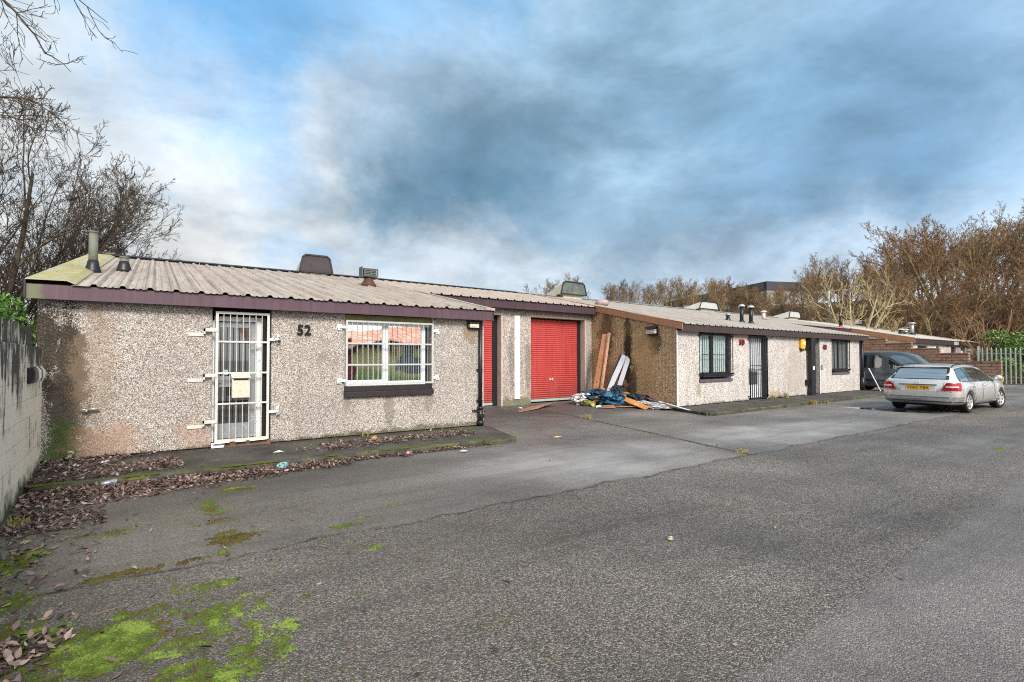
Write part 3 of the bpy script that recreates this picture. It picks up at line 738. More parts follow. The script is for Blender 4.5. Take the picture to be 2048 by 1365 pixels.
# window grille, on brackets
yg = Y-0.045
mb = MB()
for x in (2.985, 4.755): mb.box(x-0.018, x+0.018, yg-0.018, yg+0.018, 1.045, 2.275)
mb.box(3.0, 4.74, yg-0.016, yg+0.014, 2.24, 2.275); mb.box(3.0, 4.74, yg-0.016, yg+0.014, 1.045, 1.078)
for z in (1.43, 1.84): mb.box(3.0, 4.74, yg-0.02, yg-0.008, z-0.014, z+0.014)
nb = 17
for i in range(1, nb):
    x = 2.985 + (4.755-2.985)*i/nb
    mb.tube([(x, yg, 1.07), (x, yg, 2.26)], 0.0052, 6, caps=False)
gr = mb.build('window_grille', M['bar_steel'], A)
for (x, z, s) in ((2.97, 2.14, -1), (2.97, 1.14, -1), (4.77, 2.12, 1), (4.77, 1.16, 1)):
    mb = MB(); mb.box(x, x+s*0.11, yg-0.012, yg+0.012, z-0.025, z+0.025); mb.box(x+s*0.07, x+s*0.15, yg+0.012, Y+0.004, z-0.055, z-0.01); mb.box(x+s*0.06, x+s*0.15, Y-0.012, Y+0.002, z-0.07, z+0.05)
    mb.build('bracket', M['white_flake'], gr)
# doorway: frame, half-glazed door, step
yd = Y+0.16
mb = MB()
mb.box(GX0, GX1, yd-0.02, yd+0.1, 2.26, 2.45); mb.box(1.56, 1.60, Y+0.01, yd+0.05, 0.16, 2.3)
mb.build('door_head', M['black'], A)
mb = MB(); mb.box(GX0, GX0+0.045, yd-0.04, yd+0.08, 0.16, 2.26); mb.box(1.47, 1.56, yd-0.05, yd+0.08, 0.16, 2.26); mb.box(GX0, 1.47, yd-0.04, yd+0.08, 2.18, 2.26)
mb.build('door_frame', M['white_flake'], A, bevel=0.004)
mb = MB(); holed_wall(mb, GX0+0.05, 1.46, 0.20, 2.17, yd, yd+0.045, [(0.885, 1.37, 0.45, 1.07), (0.885, 1.37, 1.25, 2.08)])
dr = mb.build('door', M['grey_door'], A, bevel=0.004)
mb = MB(); mb.box(0.885, 1.37, yd+0.02, yd+0.03, 0.45, 1.07); mb.box(0.885, 1.37, yd+0.018, yd+0.028, 1.25, 2.08); mb.build('pane', M['glass_dark'], dr)
mb = MB(); mb.box(1.06, 1.24, yd-0.012, yd, 1.15, 1.19); mb.build('letter_slot', M['black_metal'], dr)
mb = MB(); mb.box(0.84, 0.90, yd-0.03, yd, 1.13, 1.16); mb.tube([(0.86, yd-0.035, 1.145), (0.94, yd-0.035, 1.145)], 0.009, 6); mb.build('handle', M['galv'], dr)
mb = MB(); mb.box(0.97, 1.04, yd+0.008, yd+0.014, 1.27, 1.36); mb.build('sticker', plain('pale_blue_sticker', (0.30, 0.42, 0.46)), dr)
mb = MB(); mb.box(GX0, GX1, Y+0.27, Y+0.5, 0.1, 2.45); mb.build('backing', M['interior'], A)
mb = MB(); mb.box(GX0, GX1, Y-0.03, Y+0.3, 0.02, 0.155); mb.build('doorstep', plain('brown_doorstep', (0.14, 0.085, 0.06), 0.85, var=0.35), A, bevel=0.01)
# door gate
yg = Y-0.05
mb = MB()
for x in (0.855, 1.63): mb.box(x-0.02, x+0.02, yg-0.018, yg+0.018, 0.17, 2.33)
mb.box(0.875, 1.61, yg-0.018, yg+0.018, 2.29, 2.33)
for z in (0.80, 1.31, 1.83): mb.box(0.875, 1.61, yg-0.016, yg-0.004, z-0.014, z+0.014)
for i in range(1, 8):
    x = 0.855 + (1.63-0.855)*i/8
    mb.tube([(x, yg+0.002, 0.20), (x, yg+0.002, 2.30)], 0.007, 6, caps=False)
gt = mb.build('security_gate', M['white_steel'], A)
mb = MB(); mb.box(0.875, 1.61, yg-0.018, yg+0.018, 0.17, 0.215); mb.build('bottom_rail', M['white_rusty'], gt)
for z in (1.99, 1.245, 0.49):
    mb = MB(); mb.box(0.66, 0.865, yg-0.03, yg-0.01, z, z+0.055); mb.box(0.45, 0.67, Y-0.016, Y+0.002, z-0.075, z-0.02); mb.box(0.66, 0.69, yg-0.03, Y-0.005, z-0.04, z+0.055)
    mb.build('hinge', M['white_steel'], gt, bevel=0.003)
for z in (1.88, 0.63):
    mb = MB(); mb.box(1.635, 1.79, yg-0.02, yg+0.0, z-0.02, z+0.025); mb.box(1.77, 1.81, Y-0.05, Y+0.002, z-0.07, z+0.09)
    mb.build('hasp', M['white_flake'], gt)
    mb = MB(); mb.box(1.775, 1.825, Y-0.08, Y-0.05, z-0.055, z-0.005)
    mb.tube([(1.785, Y-0.065, z-0.01), (1.785, Y-0.065, z+0.03), (1.80, Y-0.065, z+0.045), (1.815, Y-0.065, z+0.03), (1.815, Y-0.065, z-0.01)], 0.005, 6)
    mb.build('padlock', M['galv'] if z < 1 else M['black_metal'], gt)
mb = MB(); mb.box(1.07, 1.335, yg-0.13, yg-0.02, 0.90, 1.23); mb.prism([(1.06, yg-0.15, 1.225), (1.06, yg-0.15, 1.24), (1.06, yg-0.01, 1.30), (1.06, yg-0.01, 1.27)], (0.285, 0, 0))
lb = mb.build('letterbox', M['white_rusty'], gt, bevel=0.004)
mb = MB(); mb.box(1.09, 1.315, yg-0.134, yg-0.129, 1.19, 1.215); mb.build('slot', M['black'], lb)
# rainwater pipe with shoe, lamp, tap, waste outlet
mb = MB(); mb.tube([(5.90, 9.84, 2.36), (5.90, 9.84, 0.45)], 0.042, 12)
for z in (2.2, 1.3, 0.62): mb.box(5.83, 5.97, 9.86, 9.905, z-0.02, z+0.02)
dp = mb.build('downpipe', M['black_plastic'], A)
mb = MB(); mb.tube([(5.90, 9.84, 0.47), (5.90, 9.84, 0.08)], 0.062, 12); mb.tube([(5.90, 9.84, 0.50), (5.90, 9.84, 0.44)], 0.07, 12); mb.tube([(5.90, 9.84, 0.20), (5.90, 9.84, 0.10)], 0.075, 12)
mb.tube([(5.80, 9.80, 0.40), (6.0, 9.80, 0.40)], 0.012, 6); mb.tube([(5.90, 9.74, 0.30), (5.90, 9.80, 0.30)], 0.05, 12)
mb.bar((5.72, 9.87, 0.42), (5.9, 9.85, 0.42), 0.04, 0.03)
mb.build('gully_shoe', M['black_plastic'], dp)
bulkhead(A, (5.72, 9.9, 2.27), 0.26, 0.14, 0.17, (0, -1, 0))
mb = MB(); mb.tube([(-0.80, 9.9, 0.80), (-0.80, 9.80, 0.80), (-0.80, 9.78, 0.77)], 0.014, 8); mb.tube([(-0.80, 9.84, 0.80), (-0.66, 9.83, 0.81)], 0.02, 8); mb.tube([(-0.87, 9.82, 0.80), (-0.78, 9.82, 0.80)], 0.018, 8)
mb.build('garden_tap', M['galv'], A)
mb = MB(); mb.tube([(-0.98, 9.91, 0.17), (-0.98, 9.83, 0.16)], 0.042, 14, caps=False); mb.tube([(-0.98, 9.83, 0.16), (-0.98, 9.91, 0.17)], 0.034, 14, caps=False); mb.tube([(-0.98, 9.89, 0.17), (-0.98, 9.895, 0.17)], 0.036, 14)
mb.build('waste_pipe', M['cream_louvre'], A)
# roof fittings
flue(A, -0.95, 12.35, 0.75, 0.072, M['flue_green'], boot_h=0.22)
flue(A, -0.52, 13.2, 0.28, 0.075, M['flue_green'], boot_h=0.20, name='flue_stub')
z = rz(14.6)
mb = MB(); mb.tube([(5.03, 14.6, z-0.03), (5.03, 14.6, z+0.06), (5.03, 14.6, z+0.2), (5.03, 14.6, z+0.26)], [0.23, 0.2, 0.11, 0.10], 12)
v = mb.build('louvred_vent', plain('rusty_brown_vent_base', (0.07, 0.03, 0.02), 0.8, var=0.5, scale=20), A)
mb = MB(); mb.box(4.86, 5.26, 14.45, 14.75, z+0.26, z+0.285); mb.box(4.86, 5.26, 14.45, 14.75, z+0.47, z+0.49)
for i in range(4): mb.box(4.88, 5.24, 14.46, 14.48, z+0.30+i*0.045, z+0.325+i*0.045)
for x in (4.87, 5.05, 5.25): mb.box(x-0.012, x+0.012, 14.445, 14.475, z+0.28, z+0.48)
mb.box(4.90, 5.22, 14.50, 14.72, z+0.28, z+0.475)
mb.box(4.80, 4.825, 14.46, 14.74, z+0.24, z+0.53)
mb.build('louvre_head', plain('dark_grey_louvre', (0.09, 0.10, 0.105), 0.5, var=0.5, scale=20), v)
cowl(A, 3.93, 5.0, 18.15, 1.9, 0.56, [M['cowl_plum'], M['cowl_cream']], neck=0.05)

# ---- recessed garage unit between 52 and 50
B = empty('garage_unit', (6.3, 14.3, 0), 'recessed garage with two red roller shutters and a white painted strip between them', 'building', 'units of the terrace')
def shutter(x0, x1, y, z0, z1, parent, pitch=0.072, handle=True, name='roller_shutter'):
    mb = MB(); prof = []
    z = z0
    while z < z1:
        prof += [(y, z), (y-0.008, z+pitch*0.10), (y-0.026, z+pitch*0.40), (y-0.026, z+pitch*0.58), (y-0.008, z+pitch*0.86)]
        z += pitch
    vs = [(x0, a, b) for a, b in prof] + [(x1, a, b) for a, b in prof]; n = len(prof)
    mb.add(vs, [(i, n+i, n+i+1, i+1) for i in range(n-1)])
    o = mb.build(name, M['red'], parent, warp=True)
    mb = MB(); mb.box(x0, x1, y-0.04, y+0.02, z0-0.07, z0+0.004); mb.build('bottom_bar', plain('pale_aqua_bar', (0.30, 0.38, 0.37), 0.5), o, warp=True)
    if handle:
        cx = x0+(x1-x0)*0.46
        mb = MB(); mb.box(cx-0.09, cx+0.09, y-0.06, y-0.02, z0+0.68, z0+0.71); mb.box(cx-0.09, cx-0.05, y-0.05, y-0.02, z0+0.65, z0+0.74); mb.box(cx+0.05, cx+0.09, y-0.05, y-0.02, z0+0.65, z0+0.74)
        mb.build('handle', M['white_steel'], o, warp=True)
    return o
Yb = 14.1
SLK = 0.112
def SLX(x, y): return x + SLK*max(0.0, y-9.9)      # the stained side wall of 50 is set slightly out of square
mb = MB(); holed_wall(mb, 6.3, 13.75, -0.1, 3.42, Yb, Yb+0.42, [(6.9, 9.35, -0.1, 3.03), (10.58, 13.17, -0.1, 3.03)])
mb.build('front_wall', M['dash_b'], B, warp=True)
mb = MB()
for x0, x1 in ((6.9, 9.35), (10.58, 13.17)):
    mb = MB(); mb.box(x1-0.02, x1+0.04, Yb-0.006, Yb+0.36, 0.0, 3.03); mb.box(x0-0.003, x1-0.02, Yb+0.001, Yb+0.36, 2.97, 3.034)
    mb.build('reveal_trim', M['concrete_pale'], B, warp=True)
mb = MB()
for x0, x1, s in ((6.9, 9.33, 9.14), (10.58, 13.15, 13.0)):
    mb = MB(); mb.box(s, x1, Yb+0.235, Yb+0.40, 0.0, 2.97); mb.box(x0, x1, Yb+0.30, Yb+0.42, 2.82, 2.97)
    mb.build('shutter_guide', M['black'], B, warp=True)
shutter(6.9, 9.14, Yb+0.28, 0.10, 2.90, B, handle=False)
shutter(10.58, 13.0, Yb+0.28, 0.12, 2.90, B)
mb = MB(); mb.box(9.85, 10.08, Yb-0.05, Yb-0.002, 0.20, 2.98)
st = mb.build('painted_strip', M['white_flake'], B, warp=True, bevel=0.012)
mbr = corrugated(6.16, 14.2, 13.72, 18.4, 2.60, first=6.2)
mbr.v = [(min(p[0], SLX(13.06, p[1])), p[1], p[2]) for p in mbr.v]
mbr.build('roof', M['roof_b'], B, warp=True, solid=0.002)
mb = MB(); mb.box(6.18, 13.49, 13.78, 13.81, 3.17, 3.415); mb.build('fascia', M['fascia_b'], B, warp=True)
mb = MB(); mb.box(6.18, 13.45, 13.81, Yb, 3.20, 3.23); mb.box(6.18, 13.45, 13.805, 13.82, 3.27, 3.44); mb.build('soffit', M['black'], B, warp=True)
ridge_cap(6.3, 13.06, B, M['black_metal'])
back_parts(B, 6.3, 13.06, M['dash_b'], M['roof_c'])

# ---- double office: 50 and 48
C_ = empty('office_unit', W((13.06, 9.9, 0)), 'long office numbered 50 and 48, black barred windows, stained tan side wall', 'building', 'units of the terrace')
XL, XR = 13.06, 27.0
holes = [(14.22, 16.06, 0.88, 2.45), (17.19, 18.5, 0.10, 2.45), (21.6, 22.85, 0.10, 2.45), (24.04, 25.8, 0.92, 2.45)]
mb = MB(); holed_wall(mb, XL+0.045, XR, 0.10, 2.47, Y, Y+0.30, holes); mb.build('front_wall', M['dash_c'], C_, warp=True)
mb = MB()
for a, b in ((XL+0.01, 17.19), (18.5, 21.6), (22.85, XR-0.01)): mb.box(a, b, Y+0.02, Y+0.28, -0.1, 0.10)
mb.build('plinth', M['black'], C_, warp=True)
mb = MB(); q = [(Y-0.003, 0.02), (18.4, 0.02), (18.4, rz(18.4)-0.05), (Y-0.003, rz(Y)-0.05)]
mb.prism([(SLX(XL-0.010, a), a, b) for a, b in q], (0.053, 0, 0))
mb.prism([(SLX(XL-0.001, a+0.31), a+0.31 if i in (0, 3) else a, b) for i, (a, b) in enumerate(q)], (0.27, 0, 0)); mb.build('side_wall', M['dash_tan'], C_, warp=True)
gable(XR-0.28, Y+0.3, 14.5, 0.28, M['dash_c'], C_)
for xa, xb in ((XL-0.014, XL+0.048), (18.49, 18.52), (21.55, 21.6), (22.85, 22.9), (XR-0.02, XR+0.01)):
    mb = MB(); mb.box(xa, xb, Y-0.010, Y+0.012, 0.07, 2.42); mb.build('corner_bead', M['white_flake'], C_, warp=True)
mbr = corrugated(XL-0.02, XR+0.62, 9.66, 18.4, 2.60)
mbr.v = [(max(p[0], SLX(XL-0.02, p[1])), p[1], p[2]) for p in mbr.v]
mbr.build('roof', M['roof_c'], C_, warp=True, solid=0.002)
mb = MB()
segs = [9.66, 10.9, 12.3, 13.8]
for a, b in zip(segs[:-1], segs[1:]): mb.prism([(SLX(XL-0.06, a), a+0.004, rz(a)+0.03), (SLX(XL-0.06, b), b, rz(b)+0.03), (SLX(XL-0.06, b), b, rz(b)-0.17), (SLX(XL-0.06, a), a+0.004, rz(a)-0.17)], (0.03, 0, 0))
mb.build('verge_board', M['fascia_o'], C_, warp=True)
mb = MB(); mb.prism([(XL-0.07, 9.64, rz(9.64)+0.045), (SLX(XL-0.07, 18.3), 18.3, rz(18.3)+0.045), (SLX(XL+0.05, 18.3), 18.3, rz(18.3)+0.05), (XL+0.05, 9.64, rz(9.64)+0.05)], (0, 0, 0.008))
mb.build('verge_flashing', plain('rust_streaked_flashing', (0.40, 0.20, 0.12), 0.6, var=0.45, scale=3), C_, warp=True)
mb = MB(); mb.box(XL-0.03, XR+0.62, 9.70, 9.73, 2.375, 2.585); mb.build('fascia', M['fascia_c'], C_, warp=True)
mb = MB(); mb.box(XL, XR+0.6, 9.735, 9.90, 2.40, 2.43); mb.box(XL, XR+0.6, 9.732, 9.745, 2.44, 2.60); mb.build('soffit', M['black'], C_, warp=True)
ridge_cap(XL, XR+0.6, C_, M['galv'])
back_parts(C_, XL, XR+0.6, M['dash_c'], M['roof_c'])
digits('50', 16.72, 9.87, 2.10, 0.26, C_, M['maroon'], 0.02, 1.15, 0.008)
digits('48', 23.30, 9.87, 2.02, 0.27, C_, M['maroon'], 0.02, 1.1, 0.008)
# window of 50
def office_window(x0, x1, z0, z1, mull, inner, parent, net=False):
    yw = Y+0.05
    mb = MB(); f = 0.07
    mb.box(x0, x1, yw, yw+0.06, z1-0.14, z1); mb.box(x0, x1, yw, yw+0.06, z0+0.02, z0+0.13)
    for a in (x0, mull-0.06, x1-0.10): mb.box(a, a+0.11, yw-0.002, yw+0.06, z0+0.1, z1-0.1)
    o = mb.build('window_frame', M['black_metal'], parent, warp=True)
    mb = MB(); mb.box(x0+0.05, x1-0.05, yw+0.03, yw+0.04, z0+0.1, z1-0.1); mb.build('pane', inner, o, warp=True)
    return o
mb = MB()
for i in range(60):
    a = 14.26 + (15.98-14.26)*i/60; w2 = (15.98-14.26)/60
    yy = Y+0.14 + 0.02*math.sin(i*1.7)
    mb.add([(a, yy, 1.1), (a+w2, Y+0.14+0.02*math.sin((i+1)*1.7), 1.1), (a+w2, Y+0.14+0.02*math.sin((i+1)*1.7), 2.42), (a, yy, 2.42)], [(0, 1, 2, 3)], True)
mb.build('curtain', M['curtain'], C_, warp=True)
g = G('clear_window_glass', 0.03, 0.5)
tr = g.n('ShaderNodeBsdfTransparent', {'Color': (0.85, 0.9, 0.9, 1)}); gl = g.n('ShaderNodeBsdfGlossy', {'Roughness': 0.02})
mx = g.n('ShaderNodeMixShader', {0: 0.08, 1: tr.outputs[0], 2: gl.outputs[0]}); g.nt.links.new(mx.outputs[0], g.out.inputs[0])
M['glass_clear'] = g.mat
office_window(14.22, 16.06, 0.95, 2.45, 15.02, M['glass_clear'], C_)
office_window(24.04, 25.8, 0.98, 2.45, 24.85, M['glass_net'], C_)
for q in ((14.22, 17.0, Y+0.25, Y+0.29, 0.88, 2.45), (24.04, 25.8, Y+0.24, Y+0.28, 0.9, 2.45), (17.19, 18.5, Y+0.28, Y+0.32, 0.1, 2.45), (21.5, 22.9, Y+1.2, Y+1.25, 0.1, 2.45), (21.52, 21.6, Y+0.3, Y+1.2, 0.1, 2.45)):
    mb = MB(); mb.box(*q); mb.build('backing', M['interior'], C_, warp=True)
mb = MB(); mb.box(22.85, 22.95, Y+0.3, Y+1.2, 0.1, 2.45); mb.build('porch_return', M['dash_tan'], C_, warp=True)
for q in ((14.2, 16.1, Y-0.05, Y+0.16, 0.80, 0.885), (24.02, 25.83, Y-0.05, Y+0.16, 0.86, 0.95)):
    mb = MB(); mb.box(*q); mb.build('window_sill', M['sill_c'], C_, warp=True, bevel=0.006)
def grille(x0, x1, z0, z1, n, y, parent, r=0.010, rails=(0.5,), name='window_grille'):
    mb = MB()
    for x in (x0, x1): mb.tube([(x, y, z0), (x, y, z1)], r*1.5, 6)
    for z in [z0, z1] + [z0+(z1-z0)*k for k in rails]: mb.box(x0, x1, y-0.008, y+0.008, z-0.012, z+0.012)
    for i in range(1, n): mb.tube([(x0+(x1-x0)*i/n, y, z0), (x0+(x1-x0)*i/n, y, z1)], r, 6, caps=False)
    for z in (z0+0.08, z1-0.08):
        for x, s in ((x0, -1), (x1, 1)): mb.box(x, x+s*0.09, y-0.01, Y+0.002, z-0.02, z+0.02)
    return mb.build(name, M['black_metal'], parent, warp=True)
grille(14.27, 16.03, 0.97, 2.37, 15, Y-0.09, C_, rails=(0.5,))
grille(24.1, 25.75, 0.98, 2.40, 4, Y-0.07, C_, r=0.012, rails=(0.03,))
# door of 50
mb = MB(); mb.box(17.24, 18.44, Y+0.18, Y+0.22, 0.14, 2.3); dr = mb.build('door', M['white_frame'], C_, warp=True)
mb = MB(); mb.box(17.3, 18.1, Y+0.165, Y+0.18, 0.62, 1.08); mb.build('panel', plain('blue_grey_panel', (0.07, 0.09, 0.11)), dr, warp=True)
mb = MB(); mb.box(17.5, 17.8, Y+0.13, Y+0.165, 1.1, 1.2); mb.build('letter_plate', M['white_steel'], dr, warp=True)
mb = MB(); mb.box(17.2, 18.5, Y+0.1, Y+0.2, 2.30, 2.45); mb.box(17.19, 17.26, Y+0.08, Y+0.25, 0.1, 2.4); mb.box(18.4, 18.49, Y+0.05, Y+0.25, 0.1, 2.4); mb.build('door_frame', M['black_metal'], C_, warp=True)
grille(17.22, 18.42, 0.14, 2.32, 9, Y-0.05, C_, r=0.015, rails=(0.46, 0.53), name='security_gate')
# post and open black gate in the porch of 48
mb = MB(); mb.box(21.62, 21.98, Y-0.22, Y-0.05, 0.08, 2.38); p = mb.build('porch_gate', M['black_metal'], C_, warp=True, bevel=0.01)
for a, b in ((1.93, 2.08), (0.5, 0.7)):
    mb = MB(); mb.box(21.48, 21.66, Y-0.12, Y-0.01, a, b); mb.build('hinge', M['black_metal'], p, warp=True)
mb = MB(); mb.box(21.72, 21.86, Y-0.227, Y-0.222, 1.10, 1.24); mb.build('notice', M['paper'], p, warp=True)
mb = MB(); mb.box(22.93, 23.0, Y-0.07, Y-0.005, 1.1, 1.28); mb.box(23.0, 23.13, Y-0.03, Y-0.005, 1.1, 1.17); mb.build('gate_catch', M['galv'], C_, warp=True)
# alarm, lamp, downpipe
mb = MB(); mb.prism([(21.0, Y-0.10, 1.98), (21.0, Y-0.10, 2.25), (21.09, Y-0.10, 2.33), (21.28, Y-0.10, 2.33), (21.37, Y-0.10, 2.25), (21.37, Y-0.10, 1.98), (21.30, Y-0.10, 1.93), (21.07, Y-0.10, 1.93)], (0, 0.10, 0))
al = mb.build('alarm_box', M['yellow_plastic'], C_, warp=True, bevel=0.012)
mb = MB(); mb.box(21.14, 21.27, Y-0.106, Y-0.10, 2.11, 2.22); mb.build('label_panel', M['paper'], al, warp=True)
mb = MB(); mb.box(21.06, 21.30, Y-0.08, Y, 1.86, 1.93); mb.build('strobe', M['black_plastic'], al, warp=True)
bulkhead(C_, (13.16, 11.22, 2.42), 0.42, 0.18, 0.28, (-1, 0, 0))
mb = MB(); mb.tube([(27.1, 9.80, 2.38), (27.1, 9.80, 0.5)], 0.06, 10); mb.tube([(27.1, 9.8, 0.7), (27.1, 9.8, 0.1)], 0.09, 10); mb.box(27.04, 27.5, 9.95, 10.2, 0.05, 2.4)
mb.build('downpipe', M['black_plastic'], C_, warp=True)
# roof fittings of 50/48
mb = MB(); z = rz(15.0)
mb.tube([(15.0, 15.0, z), (15.0, 15.0, z+0.10), (15.0, 15.0, z+0.20), (15.0, 15.0, z+0.235), (15.0, 15.0, z+0.26)], [0.24, 0.30, 0.24, 0.16, 0.05], 14)
mb.build('mushroom_vent', M['pink_cap'], C_, warp=True)
flue(C_, 19.72, 12.2, 0.22, 0.07, M['black_plastic'], cap=M['galv'], name='flue_stub')
flue(C_, 19.92, 11.7, 0.66, 0.078, M['black_plastic'], cap=M['galv_pale'], boot_h=0.12)
flue(C_, 20.2, 11.45, 0.66, 0.078, M['black_plastic'], cap=M['galv_pale'], boot_h=0.12)
flue(C_, 28.0, 15.0, 0.42, 0.10, M['cowl_pale'], cap=M['cowl_pale'], boot_h=0.02)
cowl(C_, 15.35, 17.0, 18.0, 2.6, 0.58, [M['cowl_mossy'], M['cowl_cream']], neck=0.14)
cowl(C_, 26.3, 28.3, 18.0, 3.4, 0.42, [M['galv_pale'], M['cowl_pale']], neck=0.10)

# ---- second recessed garage (the van stands in its bay)
D_ = empty('garage_unit', W((27.62, 14.3, 0)), 'far recessed garage bay behind the dark van', 'building', 'units of the terrace')
XD = 36.75
mb = MB(); holed_wall(mb, 27.62, XD, -0.1, 3.42, Yb, Yb+0.4, [(28.2, 31.0, -0.1, 2.9), (32.4, 35.2, -0.1, 2.9)]); mb.build('front_wall', M['dash_tan'], D_, warp=True)
shutter(28.2, 31.0, Yb+0.26, 0.1, 2.9, D_, pitch=0.15, handle=False); shutter(32.4, 35.2, Yb+0.26, 0.1, 2.9, D_, pitch=0.15, handle=False)
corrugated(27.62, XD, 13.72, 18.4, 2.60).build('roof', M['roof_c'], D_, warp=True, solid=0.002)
mb = MB(); mb.box(27.62, XD, 13.78, 13.81, 3.19, 3.42); mb.build('fascia', M['fascia_b'], D_, warp=True)
ridge_cap(27.62, XD, D_, M['galv'])
back_parts(D_, 27.62, XD, M['dash_c'], M['roof_c'])
flue(D_, 35.6, 13.95, 0.72, 0.10, M['black_plastic'], boot=M['red_collar'], boot_h=0.14)
cowl(D_, 38.2-0.9, 38.2+0.9, 18.0, 3.2, 0.45, [M['galv_pale'], M['cowl_pale']], neck=0.10)

# ---- far office
E_ = empty('office_unit', W((36.75, 10.6, 0)), 'farthest office, dark eaves showing above the stepped brown wall', 'building', 'units of the terrace')
XE, XF, YE = 36.75, 52.2, 10.62
mb = MB(); holed_wall(mb, XE, XF, 0.0, 2.5, YE, YE+0.3, [(38.0, 39.9, 1.2, 2.35), (41.3, 42.3, 1.2, 2.35), (45.0, 46.2, 0.1, 2.35), (47.4, 48.6, 1.0, 2.35)]); mb.build('front_wall', M['dash_c'], E_, warp=True)
mb = MB(); mb.prism([(XE, YE, 0), (XE, 18.4, 0), (XE, 18.4, rz(18.4)-0.05), (XE, YE, rz(YE)-0.05)], (0.28, 0, 0)); mb.build('side_wall', plain('pale_cream_render', (0.60, 0.52, 0.38), 0.9, var=0.15), E_, warp=True)
for q in ((38.0, 39.9, YE+0.1, YE+0.2, 1.2, 2.35), (41.3, 42.3, YE+0.1, YE+0.2, 1.2, 2.35), (47.4, 48.6, YE+0.1, YE+0.2, 1.0, 2.35)):
    mb = MB(); mb.box(*q); mb.build('window_pane', M['glass_dark'], E_, warp=True)
for q in ((41.3, 41.75, YE+0.02, YE+0.1, 1.9, 2.35), (47.65, 48.0, YE+0.02, YE+0.1, 1.0, 2.1)):
    mb = MB(); mb.box(*q); mb.build('blind', M['curtain'], E_, warp=True)
mb = MB(); mb.box(45.0, 46.2, YE+0.1, YE+0.2, 0.1, 2.35); mb.build('door', plain('dark_maroon_door', (0.06, 0.01, 0.025)), E_, warp=True)
mb = MB(); mb.box(49.2, 50.2, YE-0.06, YE-0.01, 0.6, 2.1); mb.build('mesh_panel', M['galv'], E_, warp=True)
mb = MB(); mb.box(51.9, 52.3, YE-0.25, YE, 0, 2.45); mb.build('corner_post', M['black_metal'], E_, warp=True)
corrugated(XE, XF+0.3, YE-0.25, 18.4, 2.60).build('roof', M['roof_e'], E_, warp=True, solid=0.002)
ze = rz(YE-0.2)
mb = MB(); mb.box(XE, XF+0.3, YE-0.2, YE-0.16, ze-0.30, ze-0.02); mb.build('fascia', M['fascia_c'], E_, warp=True)
mb = MB(); mb.box(44.9, 46.0, YE-0.21, YE-0.2, ze-0.28, ze-0.05); mb.build('patch', M['galv_pale'], E_, warp=True)
mb = MB(); mb.prism([(XE-0.05, YE-0.24, rz(YE-0.24)+0.04), (XE-0.05, 17.5, rz(17.5)+0.04), (XE-0.05, 17.5, rz(17.5)-0.20), (XE-0.05, YE-0.24, rz(YE-0.24)-0.30)], (0.04, 0, 0)); mb.build('verge_board', M['fascia_o'], E_, warp=True)
back_parts(E_, XE, XF, M['dash_c'], M['roof_c'])
flue(E_, 41.2, 12.4, 0.28, 0.11, M['black_plastic'], cap=M['galv_pale'], name='flue_stub')
flue(E_, 43.2, 12.7, 0.28, 0.11, M['galv_pale'], cap=M['galv_pale'], name='flue_stub')
flue(E_, 43.8, 12.5, 0.80, 0.13, M['galv'], cap=M['galv_pale'])
cowl(E_, 48.8, 50.8, 18.0, 3.2, 0.42, [M['galv_pale'], M['cowl_pale']], neck=0.10)

# ------------------------------------------------------------------ opposite terrace (behind the camera: what the big window reflects)
OP = empty('office_unit', (8, -6, 0), 'yellow walled unit with red roof, seen only reflected in the barred window', 'building')
yp = -6.0
g = G('yellow_render_green_foot', 0.9, 0.2)
sx = g.sep(g.pos())
c = g.mix(g.mr(g.noise(2.2, 5, 0.6, g.sc(g.pos(), (3, 3, 0.4))), 0.3, 0.7), (0.88, 0.68, 0.22), (0.94, 0.82, 0.38))
c = g.mix(g.mr(g.ma('ADD', sx[2], g.mr(g.noise(2, 5), 0.3, 0.7, -0.3, 0.3)), 0.35, 1.1, 0.85, 0.0), c, (0.25, 0.42, 0.08))
M['yellow_wall'] = g.fin(c)
mb = MB(); mb.box(8.35, 22.0, yp-0.3, yp, -0.1, 2.3); mb.build('front_wall', M['yellow_wall'], OP)
mb = MB(); mb.box(4.0, 8.34, yp-0.3, yp-0.1, 0.0, 2.6); mb.build('roller_shutter', M['red'], OP)
mb = MB()
for i in range(60):
    x = 3.5 + i*0.32
    mb.prism([(x, yp+0.35, 2.22), (x, yp-7.0, 3.7), (x+0.1, yp-7.0, 3.75), (x+0.1, yp+0.35, 2.27), ], (0.0, 0.0, 0.03))
    mb.prism([(x+0.1, yp+0.35, 2.22), (x+0.1, yp-7.0, 3.7), (x+0.32, yp-7.0, 3.7), (x+0.32, yp+0.35, 2.22)], (0.0, 0.0, 0.02))
g = G('red_sheet_roof', 0.7, 0.3)
M['red_roof'] = g.fin(g.mix(g.mr(g.noise(1.0, 5, 0.6, g.sc(g.pos(), (6, 0.6, 1))), 0.46, 0.62), (0.66, 0.17, 0.08), (0.75, 0.55, 0.38)))
mb.build('roof', M['red_roof'], OP)
mb = MB(); mb.box(3.5, 22, yp+0.30, yp+0.34, 2.02, 2.24); mb.box(3.5, 22, yp-0.1, yp+0.3, 2.2, 2.23); mb.build('fascia', M['fascia_c'], OP)
mb = MB(); mb.box(10.6, 11.7, yp, yp+0.04, 1.0, 2.0); mb.build('window_pane', M['blind'], OP)
